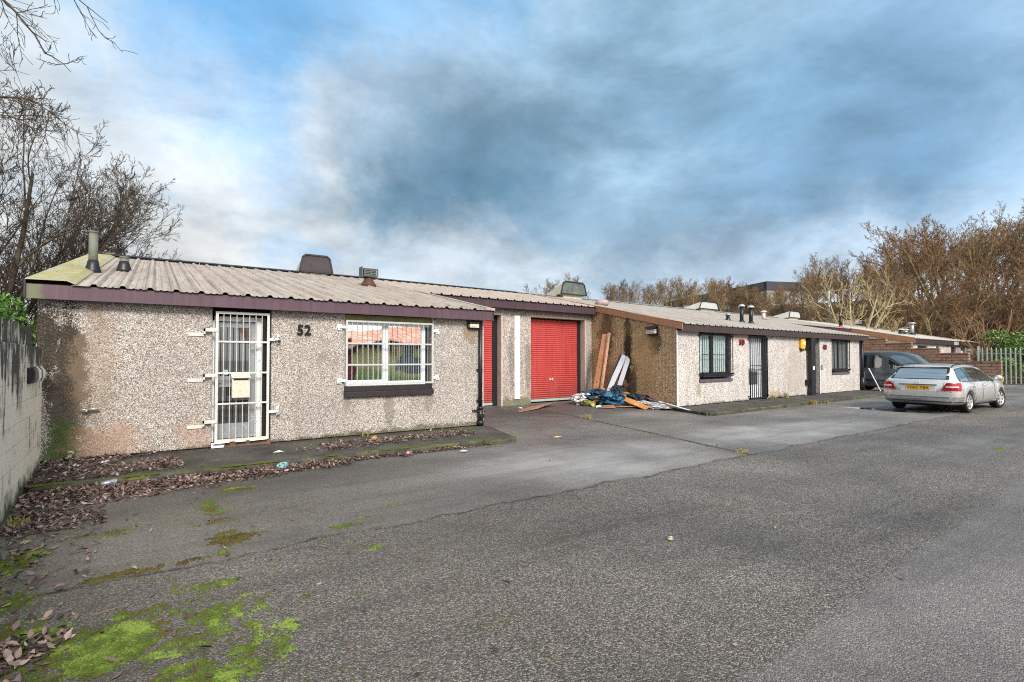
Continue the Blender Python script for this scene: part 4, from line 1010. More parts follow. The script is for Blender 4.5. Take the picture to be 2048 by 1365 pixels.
# ------------------------------------------------------------------ walls, fence, lamp post, far block
def BWX(y): return -1.15 - 0.034*(y-6.6)
BW = empty('boundary_wall', (-1.2, 6, 0), 'grey concrete block wall with black algae runs, left of the leaf strewn path', 'wall')
mb = MB()
ya, yb = -1.5, 9.45
vs = []
mb.prism([(BWX(ya), ya, -0.05), (BWX(yb), yb, -0.05), (BWX(yb)-0.22, yb, -0.05), (BWX(ya)-0.22, ya, -0.05)], (0, 0, 1.755))
mb.build('block_courses', M['block'], BW, bevel=0.008)
mb = MB()
y = yb - 0.9; k = 0
while y > ya:
    L = 0.44
    x0 = BWX(y) - 0.015; x1 = x0 - 0.19
    # block laid on its side so that its cores show: webs and face shells
    if k % 3 == 1 or k in (4, 5):
        mb.box(x0, x1, y-L+0.004, y, 1.708, 1.755); mb.box(x0, x1, y-L+0.004, y, 1.875, 1.92)
        for q in range(5): mb.box(x0, x1, y-L+0.004+q*(L-0.05)/4, y-L+0.05+q*(L-0.05)/4, 1.755, 1.875)
        mb.box(x1, x1+0.02, y-L+0.01, y-0.01, 1.75, 1.88)
    else:
        mb.box(x0, x1, y-L+0.004, y, 1.708, 1.92)
    y -= L; k += 1
mb.build('coping_course', M['block'], BW)
mb = MB()
for i, y in enumerate((8.12, 8.50)):
    mb.prism([(BWX(y)+0.0, y, 1.25), (BWX(y)+0.055, y+0.02, 1.27), (BWX(y)+0.07, y+0.05, 1.32), (BWX(y)+0.07, y+0.05, 1.40), (BWX(y)+0.05, y, 1.44), (BWX(y), y, 1.45)], (0, 0.24, 0))
lm = mb.build('wall_lamp', M['black_plastic'], BW, bevel=0.015)
mb = MB()
for i, y in enumerate((8.12, 8.50)):
    mb.prism([(BWX(y)+0.06, y+0.245, 1.255), (BWX(y)+0.09, y+0.245, 1.32), (BWX(y)+0.09, y+0.245, 1.40), (BWX(y)+0.05, y+0.245, 1.46), (BWX(y)+0.045, y+0.245, 1.44), (BWX(y)+0.068, y+0.245, 1.39), (BWX(y)+0.068, y+0.245, 1.32), (BWX(y)+0.05, y+0.245, 1.27)], (0, 0.05, 0))
mb.build('rim', M['white_steel'], lm)

SW = empty('screen_wall', (36.2, 8.0, 0), 'brown brick screen wall stepping down beside the dark van', 'wall')
mb = MB()
poly = [(8.05, -0.1), (14.9, -0.1), (14.9, 2.72), (13.2, 2.72), (13.2, 2.43), (11.92, 2.43), (11.92, 2.10), (10.62, 2.10), (10.62, 1.81), (9.35, 1.81), (9.35, 1.38), (8.05, 1.38)]
mb.prism([(36.2, a, b) for a, b in poly], (0.25, 0, 0)); mb.build('brickwork', M['brown_brick'], SW)
mb = MB()
for a, b, z in ((8.03, 9.35, 1.38), (9.35, 10.62, 1.81), (10.62, 11.92, 2.10), (11.92, 13.2, 2.43), (13.2, 14.9, 2.72)):
    y = a
    while y < b-0.1:
        L = min(0.62, b-y); mb.box(36.17, 36.48, y+0.008, y+L-0.008, z, z+0.045+0.01*math.sin(y*7)); y += L
mb.build('coping', M['brown_brick'], SW, bevel=0.01)

PF = empty('palisade_fence', (42, 8, 0), 'grey steel palisade fence with evergreen growing through it', 'fence')
fa = Vector((41.8, 10.35, 0)); fb = Vector((41.2, -1.0, 0)); n = int((fb-fa).length/0.215)
dirf = (fb-fa).normalized(); nf = Vector((-dirf.y, dirf.x, 0))
mb = MB()
for i in range(n):
    p = fa + dirf*(i*0.215); h = 2.2 + R.uniform(-0.02, 0.02)
    a, b = p - dirf*0.042, p + dirf*0.042
    mid = p - nf*0.022
    lean = nf*R.uniform(-0.01, 0.01)
    vs = [a, mid, b]
    V = []
    for z in (0.05, h-0.12): V += [Vector((q.x, q.y, z)) + lean*(z > 1) for q in vs]
    V += [Vector((mid.x, mid.y, h)), a + Vector((0, 0, h-0.03)) + dirf*0.02, b + Vector((0, 0, h-0.03)) - dirf*0.02]
    mb.add(V, [(0, 1, 4, 3), (1, 2, 5, 4), (3, 4, 7), (4, 5, 8), (4, 6, 7), (4, 8, 6)])
mb.build('pale', M['galv'], PF, solid=0.004)
mb = MB()
for z in (0.45, 1.85): mb.bar(fa + nf*0.03 + Vector((0, 0, z)), fb + nf*0.03 + Vector((0, 0, z)), 0.05, 0.05)
mb.build('rail', M['galv'], PF)
mb = MB()
for i in range(0, n, 13):
    p = fa + dirf*(i*0.215) + nf*0.09; mb.box(p.x-0.04, p.x+0.04, p.y-0.04, p.y+0.04, 0, 2.3)
mb.build('post', M['galv_pale'], PF)

LP = empty('lamp_post', (58.6, 26.5, hill_z(58.6, 26.5)), 'tall grey lamp post rising among the bare trees behind the roofs', 'lamp post')
z0 = hill_z(58.6, 26.5)-0.3
mb = MB(); mb.tube([(58.6, 26.5, z0), (58.6, 26.5, z0+1.5), (58.6, 26.5, 8.7)], [0.16, 0.14, 0.11], 10); mb.build('pole', M['galv_pale'], LP)
mb = MB(); mb.tube([(58.6, 26.5, 8.65), (59.5, 25.6, 8.72)], 0.05, 8); mb.prism([(59.2, 25.9, 8.66), (59.9, 25.2, 8.68), (60.05, 25.35, 8.68), (59.35, 26.05, 8.66)], (0, 0, 0.12)); mb.build('lamp_head', M['galv'], LP)

FB = empty('tower_block', (125.8, 71.4, 5), 'long grey block with dark flat roof far off among the bare trees', 'building')
p0 = Vector((125.8, 71.4, 0)); p1 = Vector((140.2, 107.6, 0)); p2 = Vector((137.95, 66.4, 0))
e1 = p1-p0; e2 = p2-p0; zt = 20.8
def fbox(a0, a1, b0, b1, z0, z1, mb):
    P = lambda a, b, z: tuple(p0 + e1*a + e2*b + Vector((0, 0, z)))
    mb.add([P(a0,b0,z0),P(a1,b0,z0),P(a1,b1,z0),P(a0,b1,z0),P(a0,b0,z1),P(a1,b0,z1),P(a1,b1,z1),P(a0,b1,z1)], [(0,3,2,1),(4,5,6,7),(0,1,5,4),(1,2,6,5),(2,3,7,6),(3,0,4,7)])
mb = MB(); fbox(0, 1.3, 0, 1, 2, zt-2.2, mb); mb.build('wall', plain('grey_brown_cladding', (0.22, 0.20, 0.19), 0.9, var=0.15, scale=0.4), FB)
mb = MB(); fbox(-0.004, 1.31, -0.01, 1.01, zt-2.2, zt, mb); mb.build('roof_band', plain('dark_roof_band', (0.025, 0.028, 0.035), 0.6, var=0.2, scale=0.4), FB)
pm = plain('grey_green_panel', (0.10, 0.11, 0.09), 0.8, scale=0.4)
for k in range(6):
    mb = MB(); fbox(0.02+k*0.16, 0.10+k*0.16, -0.015, -0.011, zt-2.0, zt-0.1, mb); mb.build('parapet_panel', pm, FB)
mb = MB()
for zz in (3.7, 6.3, 8.9):
    for k in range(9): fbox(0.03+k*0.11, 0.10+k*0.11, -0.02, -0.005, zt-zz, zt-zz+1.3, mb)
mb.build('window', plain('pale_window_band', (0.50, 0.50, 0.46), 0.5, scale=0.5, var=0.4), FB)

GB = empty('grit_bin', (40.2, 9.0, 0), 'small pale yellow grit bin at the end of the brown screen wall', 'bin')
mb = MB(); mb.prism([(39.9, 9.10, 0.0), (40.0, 8.86, 0.0), (40.02, 8.80, 0.34), (39.88, 9.16, 0.34)], (0.35, 0.10, 0))
mb.build('tub', plain('pale_yellow_plastic', (0.52, 0.50, 0.20), 0.6, var=0.2), GB, bevel=0.03)
mb = MB(); mb.prism([(39.86, 9.18, 0.345), (40.03, 8.78, 0.345), (40.01, 8.83, 0.52), (39.89, 9.12, 0.52)], (0.38, 0.12, 0))
mb.build('lid', plain('pale_yellow_lid', (0.60, 0.58, 0.22), 0.55, var=0.15), GB, bevel=0.03)

# ------------------------------------------------------------------ trees
def fast_mesh(name, V, F4, mat, attr=None, smooth=False, F3=None):
    """mesh from numpy arrays of quads (and triangles)"""
    me = bpy.data.meshes.new(name)
    V = np.asarray(V, np.float32); n4 = len(F4) if F4 is not None else 0; n3 = len(F3) if F3 is not None else 0
    me.vertices.add(len(V)); me.vertices.foreach_set('co', V.ravel())
    loops = []
    if n4: loops.append(np.asarray(F4, np.int32).ravel())
    if n3: loops.append(np.asarray(F3, np.int32).ravel())
    L = np.concatenate(loops); me.loops.add(len(L)); me.loops.foreach_set('vertex_index', L)
    starts = np.concatenate([np.arange(n4)*4, n4*4 + np.arange(n3)*3]).astype(np.int32)
    me.polygons.add(n4+n3); me.polygons.foreach_set('loop_start', starts)
    if smooth: me.polygons.foreach_set('use_smooth', np.ones(n4+n3, bool))
    me.update(calc_edges=True)
    if attr is not None:
        a = me.attributes.new('rnd', 'FLOAT', 'POINT'); a.data.foreach_set('value', np.asarray(attr, np.float32))
    me.materials.append(mat)
    return me

def grow(rs, start, d0, length, radius, level, out, P):
    """recursive winter branch: out collects (level, points, radii)"""
    nseg = P['nseg'][level]; pts = [start]; rr = [radius]; d = d0.normalized(); p = start
    seg = length/nseg
    for i in range(nseg):
        jit = Vector((rs.gauss(0, 1), rs.gauss(0, 1), rs.gauss(0, 1))) * P['jit'][level]
        d = (d + jit + Vector((0, 0, 1))*P['up'][level] + P['wind']*(0.02*level)).normalized()
        p = p + d*seg
        pts.append(p); rr.append(max(P['rmin'], radius*(1 - (i+1)/nseg*P['taper'][level])))
    out.append((level, pts, rr))
    if level >= P['levels']-1: return
    nch = P['kids'][level]; nch = max(1, int(round(nch*rs.uniform(0.8, 1.2))))
    ph = rs.uniform(0, 6.28)
    for k in range(nch):
        t = P['from'][level] + (1-P['from'][level])*(k+rs.uniform(0.1, 0.9))/nch
        x = t*nseg; i = min(nseg-1, int(x)); f = x-i
        q = pts[i].lerp(pts[i+1], f); rq = rr[i]*(1-f)+rr[i+1]*f
        dd = (pts[i+1]-pts[i]).normalized()
        ph += 2.4 + rs.uniform(-0.6, 0.6)
        u = dd.orthogonal().normalized(); w = dd.cross(u)
        side = u*math.cos(ph) + w*math.sin(ph)
        an = P['ang'][level]*rs.uniform(0.7, 1.25)
        nd = dd*math.cos(an) + side*math.sin(an)
        ln = length*P['len'][level]*rs.uniform(0.65, 1.15)*(1.15-0.55*t)
        grow(rs, q, nd, ln, max(P['rmin'], rq*P['rk'][level]), level+1, out, P)

def tubes(branches, sides):
    V = []; F = []; base = 0
    for lv, pts, rr in branches:
        n = sides[min(lv, len(sides)-1)]
        m = len(pts)
        A = np.array([tuple(p) for p in pts]); D = np.gradient(A, axis=0)
        D /= np.linalg.norm(D, axis=1)[:, None] + 1e-9
        ref = np.array([0.31, 0.17, 0.93]) if abs(D[0][2]) < 0.8 else np.array([0.9, 0.3, 0.1])
        U = np.cross(D, ref); U /= np.linalg.norm(U, axis=1)[:, None] + 1e-9
        Wv = np.cross(D, U)
        an = np.arange(n)*2*PI/n
        ring = (U[:, None, :]*np.cos(an)[None, :, None] + Wv[:, None, :]*np.sin(an)[None, :, None])*np.array(rr)[:, None, None] + A[:, None, :]
        V.append(ring.reshape(-1, 3))
        i = np.arange(m-1)[:, None]; k = np.arange(n)[None, :]; k2 = (k+1) % n
        F.append(np.stack([base+i*n+k, base+i*n+k2, base+(i+1)*n+k2, base+(i+1)*n+k], -1).reshape(-1, 4))
        base += m*n
    return np.concatenate(V), np.concatenate(F)

def tree_meshes(seed, P, mat_t, mat_c, split=2, stems=1, spread=0.0, height=8.0, rad0=0.16):
    rs = random.Random(seed); out = []
    for s in range(stems):
        a = 2*PI*s/max(1, stems) + rs.uniform(-0.4, 0.4)
        sp = spread*rs.uniform(0.5, 1.2)
        d = Vector((math.cos(a)*sp, math.sin(a)*sp, 1)) + P['wind']*0.15
        st = Vector((math.cos(a)*0.12*(stems > 1), math.sin(a)*0.12*(stems > 1), 0))
        grow(rs, st, d, height*P['trunk']*rs.uniform(0.85, 1.1), rad0*rs.uniform(0.8, 1.1), 0, out, P)
    tr = [b for b in out if b[0] < split]; cr = [b for b in out if b[0] >= split]
    Vt, Ft = tubes(tr, [8, 6, 5]); Vc, Fc = tubes(cr, [5, 4, 3, 3, 3, 3])
    return fast_mesh('trunk', Vt, Ft, mat_t, smooth=True), fast_mesh('crown', Vc, Fc, mat_c)

def put_tree(name, meshes, loc, rotz, sc, label, cat='tree', group=None):
    t = empty(name, loc, label, cat, group); t.rotation_euler = (0, 0, rotz); t.scale = (sc[0], sc[0], sc[1])
    for nm, me in zip(('trunk', 'crown'), meshes):
        o = bpy.data.objects.new(nm, me); COL.objects.link(o); o.parent = t
    return t

P_wood = dict(levels=5, nseg=[7, 6, 5, 4, 3], jit=[0.10, 0.16, 0.20, 0.22, 0.25], up=[0.05, 0.14, 0.12, 0.08, 0.05], taper=[0.75, 0.8, 0.8, 0.7, 0.5], kids=[9, 6, 5, 5],
              ang=[0.75, 0.65, 0.6, 0.6], len=[0.52, 0.55, 0.5, 0.45], rk=[0.50, 0.55, 0.6, 0.7], rmin=0.013, trunk=0.82, wind=Vector((1.6, -0.8, 0.2)))
P_wood['from'] = [0.28, 0.2, 0.2, 0.2]
woods = []
for i, (mt, mc) in enumerate((('bark_ochre', 'twig_red'), ('bark_grey', 'twig_brown'), ('bark_ochre', 'twig_brown'), ('bark_grey', 'twig_red'), ('bark_dark', 'twig_grey'))):
    P = dict(P_wood); P['kids'] = [[10, 7, 5, 4], [9, 7, 6, 4], [9, 6, 5, 4], [10, 7, 5, 5], [8, 6, 5, 4]][i]
    woods.append(tree_meshes(100+i, P, M[mt], M[mc], split=3 if i != 4 else 2, stems=[2, 1, 3, 1, 1][i], spread=0.28, height=9.0, rad0=[0.15, 0.2, 0.13, 0.17, 0.14][i]))
P_pale = dict(P_wood); P_pale.update(rmin=0.011, ang=[0.95, 0.6, 0.5, 0.5], up=[0.05, 0.04, 0.05, 0.05, 0.02], kids=[9, 5, 4, 3], len=[0.62, 0.6, 0.5, 0.45], wind=Vector((0.3, 0, 0)), trunk=0.75, jit=[0.08, 0.12, 0.14, 0.18, 0.2])
P_pale['from'] = [0.05, 0.2, 0.2, 0.2]
pale_m = tree_meshes(7, P_pale, M['bark_pale'], M['twig_pale'], split=3, stems=4, spread=0.75, height=6.6, rad0=0.13)
P_small = dict(P_pale); P_small.update(kids=[6, 5, 3, 2], ang=[0.6, 0.5, 0.5, 0.5], levels=4); P_small['from'] = [0.1, 0.2, 0.2, 0.2]
small_m = tree_meshes(12, P_small, M['twig_pale'], M['twig_red'], split=2, stems=6, spread=0.75, height=4.8, rad0=0.055)
P_bush = dict(P_wood); P_bush.update(levels=4, kids=[7, 6, 6, 4], jit=[0.2, 0.25, 0.3, 0.3], up=[0.02, 0.0, 0.0, 0.0], ang=[0.8, 0.8, 0.8, 0.8]); P_bush['from'] = [0.1, 0.1, 0.1, 0.1]
bush_m = [tree_meshes(30+i, P_bush, M['twig_brown'], M[('twig_grey', 'twig_red')[i]], split=1, stems=8, spread=1.3, height=2.9, rad0=0.03) for i in range(2)]

kinds = ['twin stemmed ochre tree, red brown crown', 'grey olive tree, brown crown', 'many stemmed ochre tree, brown crown', 'slim grey tree, red brown crown', 'dark thin crowned tree']
where = []
rs = random.Random(77)
def try_spot(az0, az1, r0, r1, n, dmin, smin, smax, pk):
    c = 0; tries = 0
    while c < n and tries < 4000:
        tries += 1
        az = rs.uniform(az0, az1); r = rs.uniform(r0, r1)
        x, y = r*math.sin(rad(az)), r*math.cos(rad(az))
        if any((x-a)**2 + (y-b)**2 < dmin**2 for a, b, *_ in where): continue
        if 54 < r < 60 and 62.5 < az < 67.5 or r < 68 and 64.3 < az < 67.0: continue
        if 57 < az < 63.5 and rs.random() < 0.5: continue
        k = rs.choice(pk)
        where.append((x, y, k, rs.uniform(smin, smax)*(0.52 if 57.0 < az < 63.5 else 0.78 if az < 57 else 0.80 if az < 70 else 0.90), az, r)); c += 1
try_spot(69, 84, 52, 62, 20, 1.9, 0.85, 1.05, (0, 2, 0, 3, 1))
try_spot(60, 72, 52, 66, 22, 2.2, 0.60, 0.78, (0, 2, 1, 3))
try_spot(70, 84, 62, 84, 34, 2.4, 0.95, 1.20, (0, 3, 2, 1))
try_spot(56, 70, 66, 90, 34, 2.6, 0.70, 0.92, (0, 1, 3, 2))
try_spot(45, 62, 72, 100, 36, 2.8, 0.66, 0.86, (1, 2, 4, 1))
try_spot(36.5, 46, 84, 110, 16, 3.6, 0.82, 1.02, (4, 4, 1))
try_spot(84, 92, 50, 80, 10, 3.0, 1.0, 1.2, (0, 3, 2))
side = lambda az: 'above the car' if az > 74.5 else 'above the far office' if az > 67.5 else 'by the lamp post' if az > 62 else 'above the middle roofs' if az > 52 else 'beyond the garages'
depthw = lambda r: 'front rank' if r < 62 else 'mid wood' if r < 80 else 'back of wood'
for x, y, k, s, az, r in where:
    put_tree('bare_tree', woods[k], (x, y, hill_z(x, y)-0.3), rs.uniform(0, 6.28), (s*rs.uniform(0.85, 1.15), s),
             kinds[k] + ' ' + side(az) + ', ' + depthw(r), group='hillside wood: ' + kinds[k] + ' ' + side(az) + ', ' + depthw(r))
put_tree('bare_tree', pale_m, (45.0, 18.3, 0.6), 0.7, (1.15, 1.35), 'pale cream tree with wide spreading limbs, brightest in front of the wood')
put_tree('sapling', small_m, (47.3, 11.2, 0.5), 0.3, (0.9, 1.05), 'young pale orange tree fanning up from the evergreen hedge')
for i, (az, r) in enumerate([(69.5, 51), (71.2, 52), (72.8, 51.5), (74.2, 52.5), (75.6, 53), (67.8, 54), (66, 55), (76.8, 54), (64, 60), (73.5, 56), (70.5, 57), (78.5, 56), (62, 66), (75, 58), (58, 70), (55, 74)]):
    x, y = r*math.sin(rad(az)), r*math.cos(rad(az))
    put_tree('thicket', bush_m[i % 2], (x, y, hill_z(x, y)-0.1), i*1.3, (1.25, 0.95+0.3*(i % 3)), 'low tangle of bare brown stems on the slope under the trees', 'bush', group='thickets on the wooded slope')

# big dark tree behind the block wall
P_big = dict(levels=6, nseg=[8, 8, 7, 5, 4, 3], jit=[0.06, 0.10, 0.13, 0.15, 0.18, 0.2], up=[0.03, 0.05, 0.06, 0.05, 0.04, 0.03], taper=[0.7, 0.78, 0.8, 0.75, 0.6, 0.4], kids=[7, 6, 5, 4, 3],
             ang=[0.5, 0.55, 0.55, 0.6, 0.65], len=[0.66, 0.60, 0.58, 0.55, 0.55], rk=[0.52, 0.55, 0.55, 0.65, 0.8], rmin=0.0055, trunk=0.80, wind=Vector((0.0, 0, 0)))
P_big['from'] = [0.18, 0.2, 0.15, 0.15, 0.15]
big1 = tree_meshes(5, P_big, M['bark_dark'], M['bark_dark'], split=3, stems=8, spread=0.55, height=7.6, rad0=0.12)
big2 = tree_meshes(9, P_big, M['bark_dark'], M['bark_dark'], split=3, stems=6, spread=0.75, height=6.0, rad0=0.10)
put_tree('bare_tree', big1, (-4.4, 22.0, 0), 0.5, (1.0, 1.14), 'large dark many stemmed tree behind the block wall and the roof end of 52')
put_tree('bare_tree', big2, (-3.0, 23.2, 0), 2.2, (0.92, 1.12), 'dark spreading tree reaching low over the roof ridge of 52')
put_tree('bare_tree', big2, (-7.2, 22.8, 0), 4.0, (1.0, 1.15), 'dark bare tree at the left edge of the picture')
# overhanging branches: a tree just outside the left edge
rs = random.Random(3)
OT = empty('overhanging_tree', (-5.5, 8.2, 0), 'dark bare branches reaching in at the top left corner, trunk out of frame', 'tree')
out_t = [(0, [Vector((-5.5, 8.2, 0)), Vector((-5.4, 8.3, 2.2)), Vector((-5.1, 8.4, 4.2)), Vector((-4.9, 8.5, 6.0)), Vector((-4.7, 8.6, 8.5))], [0.2, 0.17, 0.14, 0.11, 0.06])]
P_ov = dict(levels=3, nseg=[7, 6, 4], jit=[0.08, 0.15, 0.2], up=[0.0, 0.05, 0.05], taper=[0.8, 0.8, 0.6], kids=[9, 6], ang=[0.7, 0.7], len=[0.42, 0.45], rk=[0.5, 0.6], rmin=0.0034, trunk=1, wind=Vector((0, 0, 0)))
P_ov['from'] = [0.25, 0.15]
br = []
def limb(pts, r):
    pts = [Vector(p) for p in pts]
    L = sum((b-a).length for a, b in zip(pts[:-1], pts[1:])); fine = []
    for a, b in zip(pts[:-1], pts[1:]):
        for i in range(3): fine.append(a.lerp(b, i/3) + Vector((rs.gauss(0, 1), rs.gauss(0, 1), rs.gauss(0, 1)))*0.012)
    fine.append(pts[-1]); n = len(fine)
    br.append((1, fine, [max(0.004, r*(1-0.85*i/(n-1))) for i in range(n)]))
    for k in range(int(L*3.2)):
        t = rs.uniform(0.4, 0.98); i = min(n-2, int(t*(n-1)))
        dd = (fine[i+1]-fine[i]).normalized(); u = dd.orthogonal().normalized(); w = dd.cross(u); a = rs.uniform(0, 6.28)
        nd = dd*0.8 + (u*math.cos(a)+w*math.sin(a))*0.7
        grow(rs, fine[i], nd, rs.uniform(0.3, 0.75), 0.007, 1, br, P_ov)
limb([(-5.0, 8.5, 6.2), (-3.6, 9.2, 6.0), (-2.4, 9.4, 5.5), (-1.75, 9.6, 5.08), (-1.4, 9.4, 5.02), (-1.12, 9.25, 4.85)], 0.032)
limb([(-4.8, 8.5, 7.4), (-3.2, 9.2, 7.2), (-2.1, 9.6, 6.7), (-1.6, 9.5, 6.25), (-1.3, 9.4, 5.75), (-0.98, 9.2, 5.45)], 0.030)
limb([(-4.7, 8.6, 8.2), (-3.0, 9.0, 7.8), (-1.9, 9.2, 7.1), (-1.2, 9.1, 6.6), (-0.58, 8.9, 6.12)], 0.028)
limb([(-4.9, 8.4, 5.6), (-3.4, 9.2, 5.3), (-2.2, 9.6, 4.95), (-1.75, 9.7, 4.85), (-1.45, 9.5, 4.75)], 0.024)
Vt, Ft = tubes(out_t, [8]); o = bpy.data.objects.new('trunk', fast_mesh('trunk', Vt - np.array([-5.5, 8.2, 0]), Ft, M['bark_dark'], smooth=True)); COL.objects.link(o); o.parent = OT
Vt, Ft = tubes(br, [5, 5, 4, 3]); o = bpy.data.objects.new('crown', fast_mesh('crown', Vt - np.array([-5.5, 8.2, 0]), Ft, M['bark_dark'])); COL.objects.link(o); o.parent = OT

# evergreen masses: leaf clumps on stems
def leaf_cloud(name, centers, n, leaf, mat, seed):
    rng = np.random.default_rng(seed)
    C0 = np.array([c[:3] for c in centers]); Rd = np.array([c[3] for c in centers])
    pick = rng.integers(0, len(centers), n)
    d = rng.normal(size=(n, 3)); d /= np.linalg.norm(d, axis=1)[:, None]
    r = rng.uniform(0.55, 1.05, n)**0.6
    P = C0[pick] + d*(Rd[pick]*r)[:, None]*np.array([1, 1, 0.8])
    a = rng.normal(size=(n, 3)) + np.array([0, 0, -0.3]); a /= np.linalg.norm(a, axis=1)[:, None]
    b = np.cross(a, d + rng.normal(size=(n, 3))*0.5); b /= np.linalg.norm(b, axis=1)[:, None] + 1e-9
    L = leaf*rng.uniform(0.6, 1.3, n)[:, None]; Wd = L*0.38
    V = np.stack([P - a*L/2, P + b*Wd/2 + np.array([0, 0, 0.01]), P + a*L/2, P - b*Wd/2 + np.array([0, 0, 0.01])], 1).reshape(-1, 3)
    F = np.arange(n*4).reshape(-1, 4)
    return fast_mesh(name, V, F, mat, attr=np.repeat(np.clip(rng.normal(0.5, 0.25, n) + (d[:, 2])*0.15, 0, 1), 4))
def evergreen(name, loc, centers, n, leaf, label, seed, cat='bush', group=None):
    t = empty(name, loc, label, cat, group)
    cs = [(c[0]-loc[0], c[1]-loc[1], c[2]-loc[2], c[3]) for c in centers]
    o = bpy.data.objects.new('leaves', leaf_cloud('leaves', cs, n, leaf, M['ivy'], seed)); COL.objects.link(o); o.parent = t
    rr = random.Random(seed); br = []
    for c in cs:
        br.append((0, [Vector((c[0]*0.7+rr.uniform(-.2, .2), c[1]*0.7, -0.2)), Vector((c[0]*0.9, c[1]*0.9, c[2]*0.5)), Vector((c[0], c[1], c[2]+c[3]*0.6))], [0.03, 0.02, 0.008]))
    Vt, Ft = tubes(br, [5]); o = bpy.data.objects.new('stem', fast_mesh('stem', Vt, Ft, M['bark_grey'])); COL.objects.link(o); o.parent = t
rs = random.Random(8)
hc = []
for k in range(9):
    f = k/8; p = Vector((44.6, 9.7, 0)).lerp(Vector((45.6, 0.5, 0)), f)
    hc = [(p.x+rs.uniform(-2.3 if q < 3 else -0.6, 1.6), p.y+rs.uniform(-0.9, 1.1), 0.7+q*0.36+rs.uniform(-.2, .2)+f*0.3, rs.uniform(0.45, 0.85)) for q in range(7)]
    evergreen('evergreen_shrub', (p.x+0.5, p.y, 0), hc, 3200, 0.16, 'bright green evergreen shrub behind the palisade fence', 200+k, group='evergreen shrubs behind the palisade fence')
evergreen('evergreen_shrub', (-2.6, 14.5, 0), [(-3.2+rs.uniform(-.7, .9), 14.2+rs.uniform(-0.5, 1.2), 1.5+rs.uniform(-0.4, 1.1), rs.uniform(0.25, 0.5)) for q in range(16)], 7000, 0.10, 'small leaved green shrub above the block wall by the corner of 52', 300)

# bird in the big tree
BD = empty('bird', (-2.25, 22.4, 6.75), 'small black bird perched in the dark tree left of the roof', 'bird')
mb = MB(); b = Vector((-2.25, 22.4, 6.82))
mb.tube([b+Vector((-0.20, 0, -0.05)), b+Vector((-0.12, 0, -0.03)), b+Vector((-0.04, 0, 0)), b+Vector((0.04, 0, 0.04)), b+Vector((0.085, 0, 0.085)), b+Vector((0.115, 0, 0.10)), b+Vector((0.15, 0, 0.095))], [0.012, 0.022, 0.05, 0.052, 0.034, 0.026, 0.003], 8)
mb.build('body', M['black'], BD)
mb = MB(); mb.tube([b+Vector((0.0, 0.02, -0.03)), b+Vector((0.0, 0.02, -0.09))], 0.004, 4); mb.tube([b+Vector((0.0, -0.02, -0.03)), b+Vector((0.0, -0.02, -0.09))], 0.004, 4); mb.build('leg', M['black'], BD)
# ------------------------------------------------------------------ vehicles: bodies lofted through cross-sections
def interp(tab, x):
    if x <= tab[0][0]: return tab[0][1]
    for (a, va), (b, vb) in zip(tab[:-1], tab[1:]):
        if x <= b:
            t = (x-a)/(b-a); t = t*t*(3-2*t)*0.5 + t*0.5
            return va + (vb-va)*t
    return tab[-1][1]

class Loft:
    def __init__(s, top, belt, bot, wid, roofw, length, arches=(), ar=0.375):
        s.arches, s.ar = arches, ar
        s.top, s.belt, s.bot, s.wid, s.roofw, s.L = top, belt, bot, wid, roofw, length
    def section(s, x):
        zt, zb, z0 = interp(s.top, x), interp(s.belt, x), interp(s.bot, x)
        w, wr = interp(s.wid, x), interp(s.roofw, x)
        cut = False
        for ax in s.arches:
            if abs(x-ax) < s.ar:
                z0 = max(z0, 0.33 + math.sqrt(s.ar**2 - (x-ax)**2)); cut = True
        zb = min(zb, zt-0.03)
        g = zt - zb
        e = min(0.07, g*0.35)
        if cut: P = [(0.0, z0), (w*0.80, z0), (w*1.0, z0), (w*1.004, z0+0.02), (w*1.002, z0+(zb-z0)*0.45),
                     ]
        else: P = [(0.0, z0), (w*0.80, z0), (w*0.94, z0+0.05), (w*0.985, z0+0.16), (w, z0+(zb-z0)*0.45)]
        P += [ (w*0.995, z0+(zb-z0)*0.72), (w*0.975, zb-0.05), (w*0.945, zb)]
        k = min(1.0, g/0.25)
        wt = w*0.945*(1-k) + wr*k
        a = (w*0.945, zb); b = (wt, zt-e)
        for t in (0.33, 0.66): P.append((a[0]+(b[0]-a[0])*t + 0.012*k, a[1]+(b[1]-a[1])*t))
        P += [(wt, zt-e), (wt*0.96, zt-e*0.4), (wt*0.86, zt-e*0.08), (wt*0.55, zt+0.012), (0.0, zt+0.03)]
        return P
    def width_at(s, x, z):
        P = s.section(x)
        for (y0, a), (y1, b) in zip(P[1:-1], P[2:]):
            if a <= z <= b and b > a: return y0 + (y1-y0)*(z-a)/(b-a)
        return P[4][0]
    def z_at(s, x, y):
        P = s.section(x)[7:]
        for (y0, a), (y1, b) in zip(P[:-1], P[1:]):
            if y1 <= y <= y0 and y0 > y1: return a + (b-a)*(y0-y)/(y0-y1)
        return P[0][1]
    def x_at(s, y, z, x0, x1, rear=True):
        """where the sloping end reaches height z at half width y"""
        lo = x0
        for i in range(60):
            x = x0 + (x1-x0)*i/59
            if s.z_at(x, y) >= z:
                hi_ = x
                for _ in range(12):
                    m = (lo+hi_)/2
                    if s.z_at(m, y) >= z: hi_ = m
                    else: lo = m
                return hi_
            lo = x
        return x1
    def shell(s, stations):
        V = []; F = []; n = None
        for x in stations:
            P = s.section(x)
            ring = [(x, y, z) for y, z in P] + [(x, -y, z) for y, z in reversed(P[1:-1])]
            n = len(ring); V += ring
        m = len(stations)
        for i in range(m-1):
            for k in range(n):
                k2 = (k+1) % n; F.append((i*n+k, i*n+k2, (i+1)*n+k2, (i+1)*n+k))
        F.append(tuple(reversed(range(n)))); F.append(tuple((m-1)*n+k for k in range(n)))
        return V, F

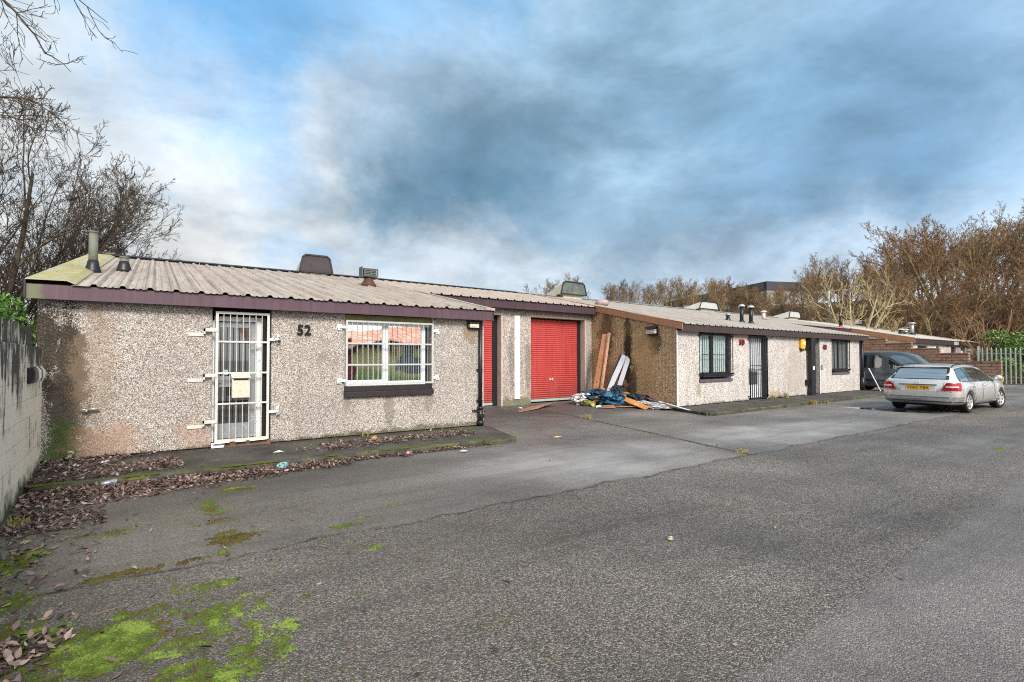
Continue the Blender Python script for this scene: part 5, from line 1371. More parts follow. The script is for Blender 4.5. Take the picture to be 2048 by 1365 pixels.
def veh_obj(name, V, F, mats, parent, xf, smooth=True, autos=True):
    me = bpy.data.meshes.new(name); me.from_pydata([tuple(xf(p)) for p in V], [], F)
    for m in (mats if isinstance(mats, (list, tuple)) else [mats]): me.materials.append(m)
    if smooth: me.polygons.foreach_set('use_smooth', [True]*len(F))
    me.update(); o = bpy.data.objects.new(name, me); COL.objects.link(o); o.parent = parent
    return o

def patch(L, xs, zl, zh, side, off=0.005, nz=6):
    """panel lying on the side of a loft between curves zl(x), zh(x)"""
    V = []; F = []
    for x in xs:
        a, b = zl(x), zh(x)
        for j in range(nz+1):
            z = a + (b-a)*j/nz; V.append((x, side*(L.width_at(x, z)+off), z))
    n = nz+1
    for i in range(len(xs)-1):
        for j in range(nz): F.append((i*n+j, (i+1)*n+j, (i+1)*n+j+1, i*n+j+1))
    return V, F

def wheel(parent, c, r, w, side, xf, rimmat, spokes=7, steer=0.0):
    root = bpy.data.objects.new('wheel', bpy.data.meshes.new('wheel'))
    q = 26; V = []; F = []
    def rot(p):
        x, y, z = p
        ca, sa = math.cos(steer), math.sin(steer)
        return (c[0] + x*ca - y*sa, c[1] + x*sa + y*ca, c[2]+z)
    prof = [(r*0.66, 0.40), (r*0.70, 0.46), (r*0.88, 0.50), (r*0.96, 0.45), (r, 0.32), (r, -0.32), (r*0.96, -0.45), (r*0.88, -0.5), (r*0.66, -0.46)]
    n = len(prof)
    for k in range(q):
        a = 2*PI*k/q
        for rr, y in prof: V.append(rot((rr*math.cos(a), y*w*side, rr*math.sin(a))))
    for k in range(q):
        for i in range(n-1): F.append((k*n+i, ((k+1) % q)*n+i, ((k+1) % q)*n+i+1, k*n+i+1))
    o = veh_obj('wheel', V, F, M['tyre'], parent, xf)
    # rim ring, dished back and spokes
    mb = MB()
    ring = [(r*0.66, 0.42), (r*0.69, 0.44), (r*0.66, 0.47), (r*0.61, 0.40), (r*0.60, -0.1)]
    V = []; F = []; n = len(ring)
    for k in range(q):
        a = 2*PI*k/q
        for rr, y in ring: V.append(rot((rr*math.cos(a), y*w*side, rr*math.sin(a))))
    for k in range(q):
        for i in range(n-1): F.append((k*n+i, ((k+1) % q)*n+i, ((k+1) % q)*n+i+1, k*n+i+1))
    mb.add(V, F)
    for s in range(spokes):
        a = 2*PI*s/spokes + 0.2
        P = []
        for (rr, hw, y) in ((r*0.10, 0.16, 0.38), (r*0.38, 0.085, 0.42), (r*0.62, 0.13, 0.40)):
            ca, sa = math.cos(a), math.sin(a)
            for sg in (-1, 1): P.append(rot((rr*ca - sg*hw*r*sa, y*w*side, rr*sa + sg*hw*r*ca)))
        mb.add(P, [(0, 2, 3, 1), (2, 4, 5, 3)])
    P = [rot((r*0.17*math.cos(2*PI*k/12), 0.43*w*side, r*0.17*math.sin(2*PI*k/12))) for k in range(12)]
    mb.add(P, [tuple(range(12))])
    veh_obj('rim', mb.v, mb.f, rimmat, o, xf, smooth=False)
    P = [rot((r*0.62*math.cos(2*PI*k/20), 0.05*w*side, r*0.62*math.sin(2*PI*k/20))) for k in range(20)]
    veh_obj('brake_disc', P, [tuple(range(20))], M['black_metal'], o, xf, smooth=False)
    return o

def paint(name, col, metal=0.65, rough=0.3):
    g = G(name, rough, 0.5, metal)
    c = g.mix(g.mr(g.noise(2.5, 4, 0.6, g.obj()), 0.3, 0.7), tuple(x*0.93 for x in col), col)
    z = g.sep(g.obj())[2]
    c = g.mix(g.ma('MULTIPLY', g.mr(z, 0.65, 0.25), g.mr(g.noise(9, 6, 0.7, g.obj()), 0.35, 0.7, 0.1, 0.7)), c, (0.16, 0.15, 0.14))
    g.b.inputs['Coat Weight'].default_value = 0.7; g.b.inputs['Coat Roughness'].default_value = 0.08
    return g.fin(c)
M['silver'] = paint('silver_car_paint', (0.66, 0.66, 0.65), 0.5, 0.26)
M['van_glass'] = glass_mat('dark_van_glass', (0.012, 0.016, 0.018), refl=0.35)
M['slate'] = paint('dark_slate_van_paint', (0.075, 0.09, 0.105), 0.4, 0.25)
M['tyre'] = plain('tyre_rubber', (0.012, 0.012, 0.012), 0.85, var=0.3, scale=20)
M['alloy'] = plain('silver_alloy', (0.62, 0.62, 0.60), 0.32, metal=0.6, var=0.08)
M['red_lens'] = plain('red_light_lens', (0.33, 0.006, 0.012), 0.12, var=0.15, spec=0.6)
M['white_lens'] = plain('white_light_lens', (0.62, 0.58, 0.58), 0.15, var=0.05, spec=0.6)
M['amber_plate'] = plain('yellow_number_plate', (0.72, 0.40, 0.01), 0.4, var=0.05)
M['chrome'] = plain('chrome_trim', (0.75, 0.76, 0.77), 0.18, metal=0.9, var=0.05)
M['trim'] = plain('black_trim', (0.012, 0.012, 0.013), 0.5, var=0.2)
M['under'] = plain('underbody', (0.006, 0.006, 0.006), 0.9)

# --- silver estate, tail towards the camera
car_o = Vector((19.27, 5.12, 0)); az = rad(91.0)
CX = Vector((math.sin(az), math.cos(az), 0)); CY = Vector((-CX.y, CX.x, 0))     # CY points to the car's left
CAR = empty('estate_car', tuple(car_o), 'silver estate car parked tail first in front of the dark van, registration YG62 YBA', 'car')
def cxf(p):      # local: x from tail forwards, y to the left from the centre line, z up
    return CX*(p[0]-0.95) + CY*(p[1]*1.06+0.76) + Vector((0, 0, p[2]*0.93))
car = Loft(top=[(0, 0.99), (0.05, 1.02), (0.14, 1.10), (0.34, 1.30), (0.48, 1.405), (0.62, 1.435), (1.3, 1.48), (2.1, 1.47), (2.6, 1.40), (3.0, 1.25), (3.42, 1.02), (3.6, 0.985), (4.1, 0.93), (4.42, 0.84), (4.56, 0.72), (4.62, 0.58)],
           belt=[(0, 0.93), (0.2, 0.965), (1.0, 0.955), (2.5, 0.93), (3.4, 0.91), (4.2, 0.80), (4.5, 0.70), (4.62, 0.52)],
           bot=[(0, 0.34), (0.08, 0.27), (0.5, 0.22), (3.9, 0.20), (4.5, 0.22), (4.62, 0.30)],
           wid=[(0, 0.74), (0.03, 0.80), (0.09, 0.845), (0.25, 0.875), (1.0, 0.89), (3.2, 0.89), (4.0, 0.87), (4.35, 0.80), (4.55, 0.66), (4.62, 0.52)],
           roofw=[(0, 0.68), (0.3, 0.64), (0.6, 0.605), (2.2, 0.605), (3.0, 0.66), (3.5, 0.74)], length=4.62, arches=(0.95, 3.71))
st = [0, 0.015, 0.035, 0.06, 0.09, 0.13, 0.18, 0.24, 0.3, 0.36, 0.42, 0.48, 0.54, 0.6, 0.75] + [0.9+0.15*i for i in range(22)] + [4.15, 4.25, 4.35, 4.42, 4.48, 4.53, 4.57, 4.60, 4.62]
for ax in (0.95, 3.71): st += [ax + 0.3749*math.sin(rad(t))*1.0 for t in range(-90, 91, 9)] + [ax-0.3755, ax+0.3755]
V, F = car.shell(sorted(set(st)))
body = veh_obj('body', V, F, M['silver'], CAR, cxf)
RW = 0.325
mb = MB(); 
def lbox(x0, x1, y0, y1, z0, z1): return [(x0,y0,z0),(x1,y0,z0),(x1,y1,z0),(x0,y1,z0),(x0,y0,z1),(x1,y0,z1),(x1,y1,z1),(x0,y1,z1)], [(0,3,2,1),(4,5,6,7),(0,1,5,4),(1,2,6,5),(2,3,7,6),(3,0,4,7)]
def lparts(name, boxes, mat, parent, xf, bevel=0.0):
    V = []; F = []
    for b in boxes:
        v, f = lbox(*b); F += [tuple(len(V)+i for i in q) for q in f]; V += v
    o = veh_obj(name, V, F, mat, parent, xf, smooth=False)
    if bevel:
        m = o.modifiers.new('b', 'BEVEL'); m.width = bevel; m.segments = 2
    return o
lparts('underbody', [(0.25, 4.3, -0.62, 0.62, 0.20, 0.72), (1.38, 3.28, -0.80, 0.80, 0.21, 0.3)], M['under'], CAR, cxf)
for (wx, s, sa) in ((0.95, -1, 0), (0.95, 1, 0), (3.71, -1, -0.12), (3.71, 1, -0.12)):
    wheel(CAR, (wx, s*0.765, RW), RW, 0.21, s, cxf, M['alloy'], 7, sa)
# glass house, right side and left side
def glasses(L, spec, parent, mat, xf, pil=0.012):
    for side in (-1, 1):
        for xs, zl, zh in spec:
            n = 10; X = [xs[0] + (xs[1]-xs[0])*i/n for i in range(n+1)]
            V, F = patch(L, X, zl, zh, side, 0.006)
            if side > 0: F = [tuple(reversed(f)) for f in F]
            veh_obj('side_window', V, F, mat, parent, xf)
topc = lambda x: interp([(0.34, 1.02), (0.46, 1.22), (0.62, 1.33), (1.2, 1.375), (2.1, 1.365), (2.55, 1.29), (2.9, 1.16), (3.18, 1.0)], x)
bel = lambda x: 0.985 - 0.012*x
glasses(car, [((0.40, 1.02), bel, lambda x: max(bel(x)+0.004, topc(x))), ((1.08, 1.92), bel, topc), ((2.0, 3.12), bel, lambda x: max(bel(x)+0.004, topc(x)))], CAR, M['car_glass'], cxf)
for side in (-1, 1):
    X = [0.34 + (3.2-0.34)*i/40 for i in range(41)]
    V, F = patch(car, X, lambda x: bel(x)-0.02, lambda x: max(bel(x)-0.008, topc(x)+0.016), side, 0.003); 
    if side > 0: F = [tuple(reversed(f)) for f in F]
    veh_obj('window_surround', V, F, M['trim'], CAR, cxf)
    # chrome strip, door shuts, handles, sill line, roof rail, mirror
    mb = MB(); mb.tube([(x, side*(car.width_at(x, bel(x)-0.02)+0.008), bel(x)-0.024) for x in X[::4]], 0.008, 5); veh_obj('chrome_strip', mb.v, mb.f, M['chrome'], CAR, cxf)
    mb = MB()
    for dx in (1.10, 1.98, 3.05):
        pts = [(dx + (0.12*(0.62-z) if dx < 1.2 and z < 0.62 else 0), side*(car.width_at(dx, z)+0.001), z) for z in [0.33+0.6*i/8 for i in range(9)]]
        if dx < 1.2: pts = [(1.36, side*(car.width_at(1.3, 0.36)), 0.36), (1.34, side*car.width_at(1.3, 0.5), 0.5), (1.24, side*(car.width_at(1.2, 0.66)), 0.66), (1.12, side*car.width_at(1.1, 0.8), 0.8), (1.06, side*car.width_at(1.05, 0.93), 0.93)]
        mb.tube(pts, 0.006, 4)
    veh_obj('door_shut_line', mb.v, mb.f, M['trim'], CAR, cxf)
    mb = MB()
    for hx in (1.18, 2.06): mb.tube([(hx, side*(car.width_at(hx, 0.82)+0.004), 0.825), (hx+0.05, side*(car.width_at(hx, 0.82)+0.035), 0.83), (hx+0.17, side*(car.width_at(hx, 0.82)+0.035), 0.83), (hx+0.22, side*(car.width_at(hx, 0.82)+0.004), 0.825)], 0.014, 6)
    veh_obj('door_handle', mb.v, mb.f, M['silver'], CAR, cxf)
    mb = MB(); mb.tube([(0.5, side*0.60, 1.40), (0.58, side*0.615, 1.455), (0.9, side*0.62, 1.485), (1.6, side*0.62, 1.515), (2.2, side*0.62, 1.49), (2.42, side*0.61, 1.435)], 0.018, 6); veh_obj('roof_rail', mb.v, mb.f, M['black_metal'], CAR, cxf)
    mb = MB(); mb.tube([(2.98, side*0.85, 0.98), (2.96, side*0.93, 1.01)], 0.03, 6); mb.tube([(2.86, side*1.0, 1.04), (2.93, side*1.0, 1.045), (3.02, side*0.99, 1.04), (3.06, side*0.98, 1.03)], [0.07, 0.085, 0.065, 0.02], 10); veh_obj('door_mirror', mb.v, mb.f, M['silver'], CAR, cxf)
    # wrap-round tail lamp
    rows = [0.69, 0.73, 0.77, 0.81, 0.85, 0.89, 0.93]
    def lamp(rows, x_end, yin, off, name, mat):
        V = []; cols = None
        for z in rows:
            fr = (z-rows[0])/(rows[-1]-rows[0]+1e-9)
            line = [(-off, yin(z)), (-off, (yin(z)+0.74)/2), (-off*0.9, car.width_at(0.0, z)-0.01)]
            line += [(x, car.width_at(x, z)+off) for x in (0.015, 0.045, 0.09, 0.15, x_end(z)*0.75, x_end(z))]
            cols = len(line); V += [(a, side*b, z) for a, b in line]
        F = [(i*cols+k, i*cols+k+1, (i+1)*cols+k+1, (i+1)*cols+k) for i in range(len(rows)-1) for k in range(cols-1)]
        if side < 0: F = [tuple(reversed(f)) for f in F]
        return veh_obj(name, V, F, mat, CAR if mat is M['red_lens'] else tail, cxf)
    tail = None
    tail = lamp(rows, lambda z: 0.30-0.35*abs(z-0.85), lambda z: 0.51+0.12*(z-0.69)/0.24, 0.010, 'tail_lamp', M['red_lens'])
    lamp([0.79, 0.83], lambda z: 0.14, lambda z: 0.62, 0.016, 'reverse_lamp', M['white_lens'])
# rear screen, tailgate details, bumper
V = []; F = []; NY, NZ = 12, 8
for i in range(NY+1):
    y = -0.62 + 1.24*i/NY
    for j in range(NZ+1):
        z = 1.035 + 0.325*j/NZ; ys = y*(1.0 - 0.10*j/NZ)
        x = car.x_at(abs(ys), z, 0.02, 0.6); V.append((x-0.008, ys, z+0.004))
F = [(i*(NZ+1)+j, (i+1)*(NZ+1)+j, (i+1)*(NZ+1)+j+1, i*(NZ+1)+j+1) for i in range(NY) for j in range(NZ)]
def rear_patch(y0, y1, z0, z1, off, name, mat, taper=0.10, ny=16, nz=10):
    V = []
    for i in range(ny+1):
        y = y0 + (y1-y0)*i/ny
        for j in range(nz+1):
            z = z0 + (z1-z0)*j/nz; ys = y*(1.0 - taper*j/nz)
            V.append((car.x_at(abs(ys), z, 0.0, 0.6)-off, ys, z))
    F = [(i*(nz+1)+j, (i+1)*(nz+1)+j, (i+1)*(nz+1)+j+1, i*(nz+1)+j+1)[::-1] for i in range(ny) for j in range(nz)]
    return veh_obj(name, V, F, mat, CAR, cxf)
rear_patch(-0.668, 0.668, 1.03, 1.375, 0.010, 'rear_screen_surround', M['trim'], taper=0.12)
rear_patch(-0.60, 0.60, 1.052, 1.350, 0.018, 'rear_screen', M['car_glass_rear'], taper=0.09)
lparts('spoiler_lip', [(0.40, 0.55, -0.60, 0.60, 1.395, 1.415)], M['silver'], CAR, cxf, 0.008)
mb = MB(); mb.tube([(0.10, 0.0, 1.06), (0.12, 0.12, 1.065), (0.14, 0.46, 1.07)], [0.022, 0.018, 0.007], 6); veh_obj('rear_wiper', mb.v, mb.f, M['trim'], CAR, cxf)
# number plate recess with chrome bar
lparts('plate_recess', [(-0.012, -0.004, -0.40, 0.40, 0.655, 0.865)], M['white_lens'], CAR, cxf, 0.004)
lparts('recess_shadow', [(-0.030, -0.008, -0.43, 0.43, 0.852, 0.866)], M['trim'], CAR, cxf)
lparts('grip_bar', [(-0.040, -0.006, -0.44, 0.44, 0.866, 0.884)], M['chrome'], CAR, cxf, 0.004)
pl = lparts('number_plate', [(-0.022, -0.013, -0.27, 0.27, 0.71, 0.83)], M['amber_plate'], CAR, cxf)
tm = text_mesh('YG62 YBA', 0.112, 0.002, 0.0012, 1.10)
V = [cxf((-0.024-v.co.z, -v.co.x*0.92, 0.77+v.co.y)) for v in tm.vertices]
for v, p in zip(tm.vertices, V): v.co = p
tm.materials.append(M['trim']); o = bpy.data.objects.new('characters', tm); COL.objects.link(o); o.parent = pl
mb = MB(); mb.tube([(-0.012, 0.06*math.cos(a)*0.6, 0.945+0.036*math.sin(a)) for a in [2*PI*k/16 for k in range(17)]], 0.005, 5); mb.tube([(-0.012, 0, 0.945), (-0.012, 0, 0.98)], 0.004, 4); mb.tube([(-0.012, 0, 0.945), (-0.012, 0.028, 0.925)], 0.004, 4); mb.tube([(-0.012, 0, 0.945), (-0.012, -0.028, 0.925)], 0.004, 4)
veh_obj('badge', mb.v, mb.f, M['chrome'], CAR, cxf)
def wrap_strip(z0, z1, off, xe, name, mat, drop=0.0):
    line = []
    for x in [xe, xe*0.7, 0.2, 0.12, 0.06, 0.03, 0.0]: line.append((x, -1, x))
    V = []; cols = []
    ptsL = [(x, -1) for x in (xe, xe*0.7, xe*0.45, 0.12, 0.06, 0.02)] + [(0.0, k) for k in (-0.9, -0.6, -0.3, 0, 0.3, 0.6, 0.9)] + [(x, 1) for x in (0.02, 0.06, 0.12, xe*0.45, xe*0.7, xe)]
    for x, k in ptsL:
        dz = -drop*min(1, max(0, (x-0.1)/0.4)) if abs(k) == 1 else 0
        for z in (z0, (z0+z1)/2, z1):
            zz = z + dz
            if abs(k) == 1: V.append((x, k*(car.width_at(x, zz)+off), zz))
            else: V.append((-off - (0.0), k*car.width_at(0.0, zz), zz))
    n = 3
    F = [(i*n+j, i*n+j+1, (i+1)*n+j+1, (i+1)*n+j) for i in range(len(ptsL)-1) for j in range(2)]
    return veh_obj(name, V, F, mat, CAR, cxf)
wrap_strip(0.435, 0.452, 0.018, 0.46, 'bumper_strip', M['chrome'], drop=0.05)
wrap_strip(0.50, 0.655, 0.014, 0.5, 'rear_bumper', M['silver'])
wrap_strip(0.452, 0.50, 0.008, 0.48, 'bumper_step', plain('shaded_grey_plastic', (0.16, 0.16, 0.165), 0.5))
wrap_strip(0.335, 0.365, 0.010, 0.46, 'bumper_valance', M['trim'])
mb = MB()
mb.tube([(0.0, y, 0.655) for y in (-0.74, -0.3, 0.3, 0.74)], 0.005, 4)
mb.tube([(-0.002, 0.60, 0.66), (-0.002, 0.56, 0.70), (-0.002, 0.585, 0.95)], 0.005, 4); mb.tube([(-0.002, -0.60, 0.66), (-0.002, -0.56, 0.70), (-0.002, -0.585, 0.95)], 0.005, 4)
veh_obj('tailgate_shut_line', mb.v, mb.f, M['trim'], CAR, cxf)

# --- dark van, nose out of the bay
van_o = Vector((27.75, 9.85, 0)); az = rad(177)
VX = Vector((math.sin(az), math.cos(az), 0)); VY = Vector((-VX.y, VX.x, 0))
VAN = empty('van', tuple(van_o), 'dark slate van, nose out beside the end wall of 48, half hidden by the car', 'van')
def vxf(p): return VX*(p[0]-2.4) + VY*(p[1]+0.93) + Vector((0, 0, p[2]))
van = Loft(top=[(0, 1.60), (0.05, 1.75), (0.12, 1.84), (0.3, 1.875), (2.2, 1.88), (2.75, 1.84), (3.1, 1.72), (3.75, 1.28), (3.95, 1.14), (4.3, 1.02), (4.55, 0.90), (4.68, 0.70)],
           belt=[(0, 1.0), (3.2, 1.02), (3.7, 1.05), (4.4, 0.90), (4.68, 0.62)],
           bot=[(0, 0.35), (0.2, 0.24), (4.2, 0.22), (4.68, 0.32)],
           wid=[(0, 0.82), (0.06, 0.89), (0.2, 0.925), (3.8, 0.925), (4.3, 0.86), (4.55, 0.74), (4.68, 0.6)],
           roofw=[(0, 0.74), (0.3, 0.76), (2.4, 0.75), (3.2, 0.74), (3.9, 0.80)], length=4.68, arches=(0.85, 3.65))
st = [0, 0.02, 0.05, 0.09, 0.14, 0.2, 0.3] + [0.45+0.15*i for i in range(26)] + [4.3, 4.4, 4.5, 4.58, 4.64, 4.68]
for ax in (0.85, 3.65): st += [ax + 0.3749*math.sin(rad(t)) for t in range(-90, 91, 9)] + [ax-0.3755, ax+0.3755]
V, F = van.shell(sorted(set(st)))
vb = veh_obj('body', V, F, M['slate'], VAN, vxf)
lparts('underbody', [(0.2, 4.3, -0.66, 0.66, 0.2, 0.75)], M['under'], VAN, vxf)
for wx in (0.85, 3.65):
    for s in (-1, 1): wheel(VAN, (wx, s*0.82, 0.32), 0.32, 0.2, s, vxf, M['alloy'], 5)
def rr_top(a, b, zt, lo, k=0.12): return lambda x: min(zt(x), lo + 0.30 + (x-a)*3.0, lo+0.3+(b-x)*6.0) if True else 0
vt = lambda x: interp([(0.9, 1.70), (2.4, 1.70), (2.8, 1.64), (3.2, 1.42), (3.55, 1.16)], x)
for side in (-1, 1):
    for (a, b, lo) in ((0.95, 1.95, 1.12), (2.22, 3.50, 1.08)):
        X = [a + (b-a)*i/16 for i in range(17)]
        zl = lambda x, a=a, b=b, lo=lo: lo + max(0, 0.12-(x-a))*0.8 + (max(0, 0.12-(b-x))*0.8 if b < 2 else 0)
        zh = lambda x, a=a, b=b, lo=lo: max(zl(x)+0.01, vt(x) - max(0, 0.12-(x-a))*0.8 - (max(0, 0.12-(b-x))*0.8 if b < 2 else 0))
        V, F = patch(van, X, zl, zh, side, 0.006)
        if side > 0: F = [tuple(reversed(f)) for f in F]
        veh_obj('side_window', V, F, M['van_glass'], VAN, vxf)
    mb = MB()
    for dx in (2.08, 3.35): mb.tube([(dx, side*(van.width_at(dx, z)+0.001), z) for z in [0.4+1.2*i/10 for i in range(11) if 0.4+1.2*i/10 < (1.75 if dx < 3 else 1.05)]], 0.007, 4)
    mb.tube([(x, side*(van.width_at(x, 0.55)+0.004), 0.55) for x in (1.3, 2, 3.2)], 0.02, 6)
    veh_obj('door_shut_line', mb.v, mb.f, M['trim'], VAN, vxf)
    mb = MB()
    for hx in (1.75, 2.18): mb.tube([(hx, side*(van.width_at(hx, 0.9)+0.005), 0.9), (hx+0.04, side*(van.width_at(hx, 0.9)+0.035), 0.9), (hx+0.18, side*(van.width_at(hx, 0.9)+0.035), 0.9), (hx+0.2, side*(van.width_at(hx, 0.9)+0.005), 0.9)], 0.014, 6)
    veh_obj('door_handle', mb.v, mb.f, M['slate'], VAN, vxf)
    mb = MB(); mb.tube([(3.2, side*0.9, 1.12), (3.2, side*1.02, 1.16)], 0.03, 6); mb.tube([(3.16, side*1.06, 1.08), (3.16, side*1.06, 1.28)], 0.075, 8); veh_obj('door_mirror', mb.v, mb.f, M['slate'], VAN, vxf)
V = []; ny, nx = 12, 10
for i in range(ny+1):
    y = -0.70 + 1.40*i/ny
    for j in range(nx+1):
        x = 3.02 + (3.82-3.02)*j/nx; ys = y*(1+0.06*j/nx); V.append((x, ys, van.z_at(x, abs(ys))+0.006))
veh_obj('windscreen', V, [(i*(nx+1)+j, i*(nx+1)+j+1, (i+1)*(nx+1)+j+1, (i+1)*(nx+1)+j) for i in range(ny) for j in range(nx)], glass_mat('van_windscreen', (0.05, 0.06, 0.06), 0.6, 0.03), VAN, vxf)
lparts('headlamp', [(4.50, 4.60, -0.74, -0.45, 0.72, 0.86), (4.50, 4.60, 0.45, 0.74, 0.72, 0.86)], M['white_lens'], VAN, vxf, 0.02)

# ------------------------------------------------------------------ rubbish by the tan wall
def crumple(name, c, r, mat, label, cat, seed, amp=0.35, parent=None, freq=3.0, flat=0.25):
    mb = MB(); n, m = 56, 30
    c = Vector(c)
    def fn(u, v):
        a = 2*PI*u; b = PI*v
        d = Vector((math.sin(b)*math.cos(a), math.sin(b)*math.sin(a), math.cos(b)))
        q = mnoise.fractal(d*freq*0.6 + Vector((seed, 0, 0)), 0.8, 2.1, 5)
        fold = abs(mnoise.noise(d*freq + Vector((0, seed, 0))))
        s1 = Vector((seed, 5, 0))
        k = 1 + amp*q*0.7
        wv = mnoise.noise_vector(d*freq*0.8 + s1)*0.55 + mnoise.noise_vector(d*freq*1.9 + s1)*0.26 + mnoise.noise_vector(d*freq*4.2 + s1)*0.10
        wv -= d*abs(mnoise.noise(d*freq*1.4 + s1))*0.5
        wv *= amp/0.4
        p = Vector(((d.x*k + wv.x)*r[0], (d.y*k + wv.y)*r[1], (d.z*k + wv.z*0.8)*r[2])) + c
        if p.z < 0.006: p.z = 0.006
        return tuple(p)
    mb.grid(fn, n, m)
    t = mb
    me_loc = tuple(c)
    o = t.build(name, mat)
    o.data.transform(Matrix.Translation(-Vector(me_loc))); o.location = me_loc
    return tag(o, label, cat)
M['blue_cloth'] = plain('blue_cloth', (0.018, 0.055, 0.11), 0.8, var=0.5, scale=6, bump=0.01)
M['blue_bright'] = plain('bright_blue_plastic', (0.03, 0.12, 0.23), 0.45, var=0.5, scale=6)
M['navy'] = plain('navy_cloth', (0.022, 0.032, 0.048), 0.8, var=0.5, scale=8, bump=0.01)
M['bag_white'] = plain('white_carrier_bag', (0.60, 0.58, 0.62), 0.5, var=0.15, scale=9)
M['card'] = plain('brown_cardboard', (0.24, 0.125, 0.075), 0.8, var=0.25, scale=4)
M['card_dk'] = plain('dark_brown_card', (0.12, 0.06, 0.04), 0.8, var=0.3, scale=5)
M['timber'] = plain('orange_timber', (0.40, 0.19, 0.10), 0.6, var=0.35, scale=2.5, wear=(0.16, 0.04, 0.02))
M['timber_pale'] = plain('peeling_timber', (0.46, 0.27, 0.19), 0.7, var=0.3, scale=2.5, wear=(0.20, 0.06, 0.03))
M['fresh_timber'] = plain('fresh_orange_plank', (0.50, 0.22, 0.07), 0.6, var=0.3, scale=2.2)
M['white_board'] = plain('white_trim_board', (0.62, 0.66, 0.72), 0.5, var=0.06, scale=3)
M['white_sheet'] = plain('white_plastic_sheet', (0.62, 0.63, 0.64), 0.5, var=0.12, scale=9)
XW = 13.36
def plank(name, a, b, w, t, up, mat, label, cat='plank'):
    a = Vector(a); b = Vector(b); mb = MB()
    # slightly warped board in several lengths
    n = 6; d = b-a
    for i in range(n):
        p, q = a + d*(i/n), a + d*((i+1)/n)
    mb.bar(a, b, w, t, up)
    o = mb.build(name, mat, bevel=0.003)
    o.data.transform(Matrix.Translation(-a)); o.location = a
    return tag(o, label, cat)
k = plank('plank', (XW-0.52, 13.65, 0.05), (XW-0.03, 13.55, 2.42), 0.22, 0.03, (1, 0.3, 0.2), M['timber'], 'tall orange plank with dark red blotches leaning in the corner by the red shutter')
k2 = plank('plank', (XW-0.46, 13.40, 0.05), (XW-0.03, 13.36, 2.46), 0.07, 0.09, (1, 0, 0.2), M['timber_pale'], 'narrow peeling batten standing against the right edge of the tall orange plank')
plank('trim_board', (XW-0.62, 13.05, 0.08), (XW-0.04, 12.62, 1.66), 0.19, 0.03, (1, 0, 0.4), M['white_board'], 'left one of two white boards leaning on the stained tan wall', 'board')
plank('trim_board', (XW-0.42, 12.65, 0.30), (XW-0.04, 12.42, 1.62), 0.17, 0.03, (1, 0, 0.4), M['white_board'], 'right one of two white boards leaning on the tan wall, its foot wrapped in navy cloth', 'board')
plank('metal_strip', (XW-0.66, 13.10, 0.08), (XW-0.06, 12.78, 1.68), 0.03, 0.05, (1, 0, 0.4), M['navy'], 'thin dark blue strip along the left edge of the leaning white boards', 'strip')
plank('plank', (XW-0.42, 13.45, 0.50), (XW-1.05, 10.75, 0.05), 0.20, 0.028, (-0.5, 0, 1), M['fresh_timber'], 'bright orange plank lying slantwise across the rubbish heap')
plank('trim_strip', (XW-0.42, 11.5, 0.33), (XW-0.78, 9.15, 0.03), 0.07, 0.02, (0, 0, 1), M['white_board'], 'long white strip sloping from the heap to the kerb of 50', 'board')
plank('plank', (XW-1.25, 12.0, 0.03), (XW-0.9, 11.3, 0.05), 0.14, 0.02, (0, 0, 1), M['fresh_timber'], 'short brown offcut flat on the asphalt under the slanting orange plank')
crumple('carrier_bag', (XW-1.35, 13.35, 0.14), (0.42, 0.36, 0.21), M['bag_white'], 'crumpled white plastic bag at the left end of the rubbish heap', 'bag', 3.1)
crumple('cloth_bundle', (XW-0.80, 13.15, 0.20), (0.46, 0.42, 0.26), M['blue_cloth'], 'blue cloth bundle beside the white bag under the leaning planks', 'cloth', 7.7, 0.5, freq=4)
crumple('cloth_bundle', (XW-0.95, 12.35, 0.16), (0.34, 0.45, 0.22), M['blue_bright'], 'bright blue crumpled sheet in front of the leaning white boards', 'cloth', 1.9, 0.55, freq=4)
crumple('cloth_bundle', (XW-0.50, 12.50, 0.38), (0.20, 0.22, 0.26), M['navy'], 'navy cloth bundled round the foot of the right white board', 'cloth', 5.2, 0.35)
crumple('cloth_bundle', (XW-0.45, 11.75, 0.25), (0.26, 0.42, 0.14), M['navy'], 'navy cloth lying to the right behind the slanting orange plank', 'cloth', 9.4, 0.35)
crumple('carrier_bag', (XW-0.72, 11.05, 0.10), (0.25, 0.75, 0.11), M['white_sheet'], 'long white plastic sheet crumpled under the right end of the orange plank', 'plastic sheet', 2.6, 0.4)
crumple('rag', (XW-1.12, 12.75, 0.18), (0.16, 0.22, 0.11), plain('ochre_rag', (0.45, 0.22, 0.04), 0.8, var=0.4), 'small orange rag between the blue bundles', 'cloth', 4.4, 0.45)
crumple('rag', (XW-0.48, 12.15, 0.36), (0.10, 0.2, 0.07), plain('orange_rag', (0.50, 0.24, 0.03), 0.8, var=0.3), 'orange scrap above the slanting plank', 'cloth', 6.4, 0.45)
crumple('packet', (XW-1.62, 12.75, 0.08), (0.16, 0.28, 0.10), plain('olive_packet', (0.22, 0.21, 0.07), 0.6, var=0.4), 'olive green packet at the front of the rubbish heap', 'packet', 8.8, 0.3)
crumple('cloth_bundle', (XW-0.35, 12.95, 0.22), (0.25, 0.6, 0.24), M['navy'], 'dark heap at the foot of the tan wall behind the blue bundle', 'cloth', 12.1, 0.4)
mb = MB(); c = Vector((XW-1.72, 12.45, 0.05)); mb.tube([c+Vector((0, -0.07, 0)), c+Vector((0.02, 0.07, 0.0))], 0.048, 12); mb.tube([c+Vector((0, -0.075, 0)), c+Vector((0, -0.068, 0))], 0.05, 12)
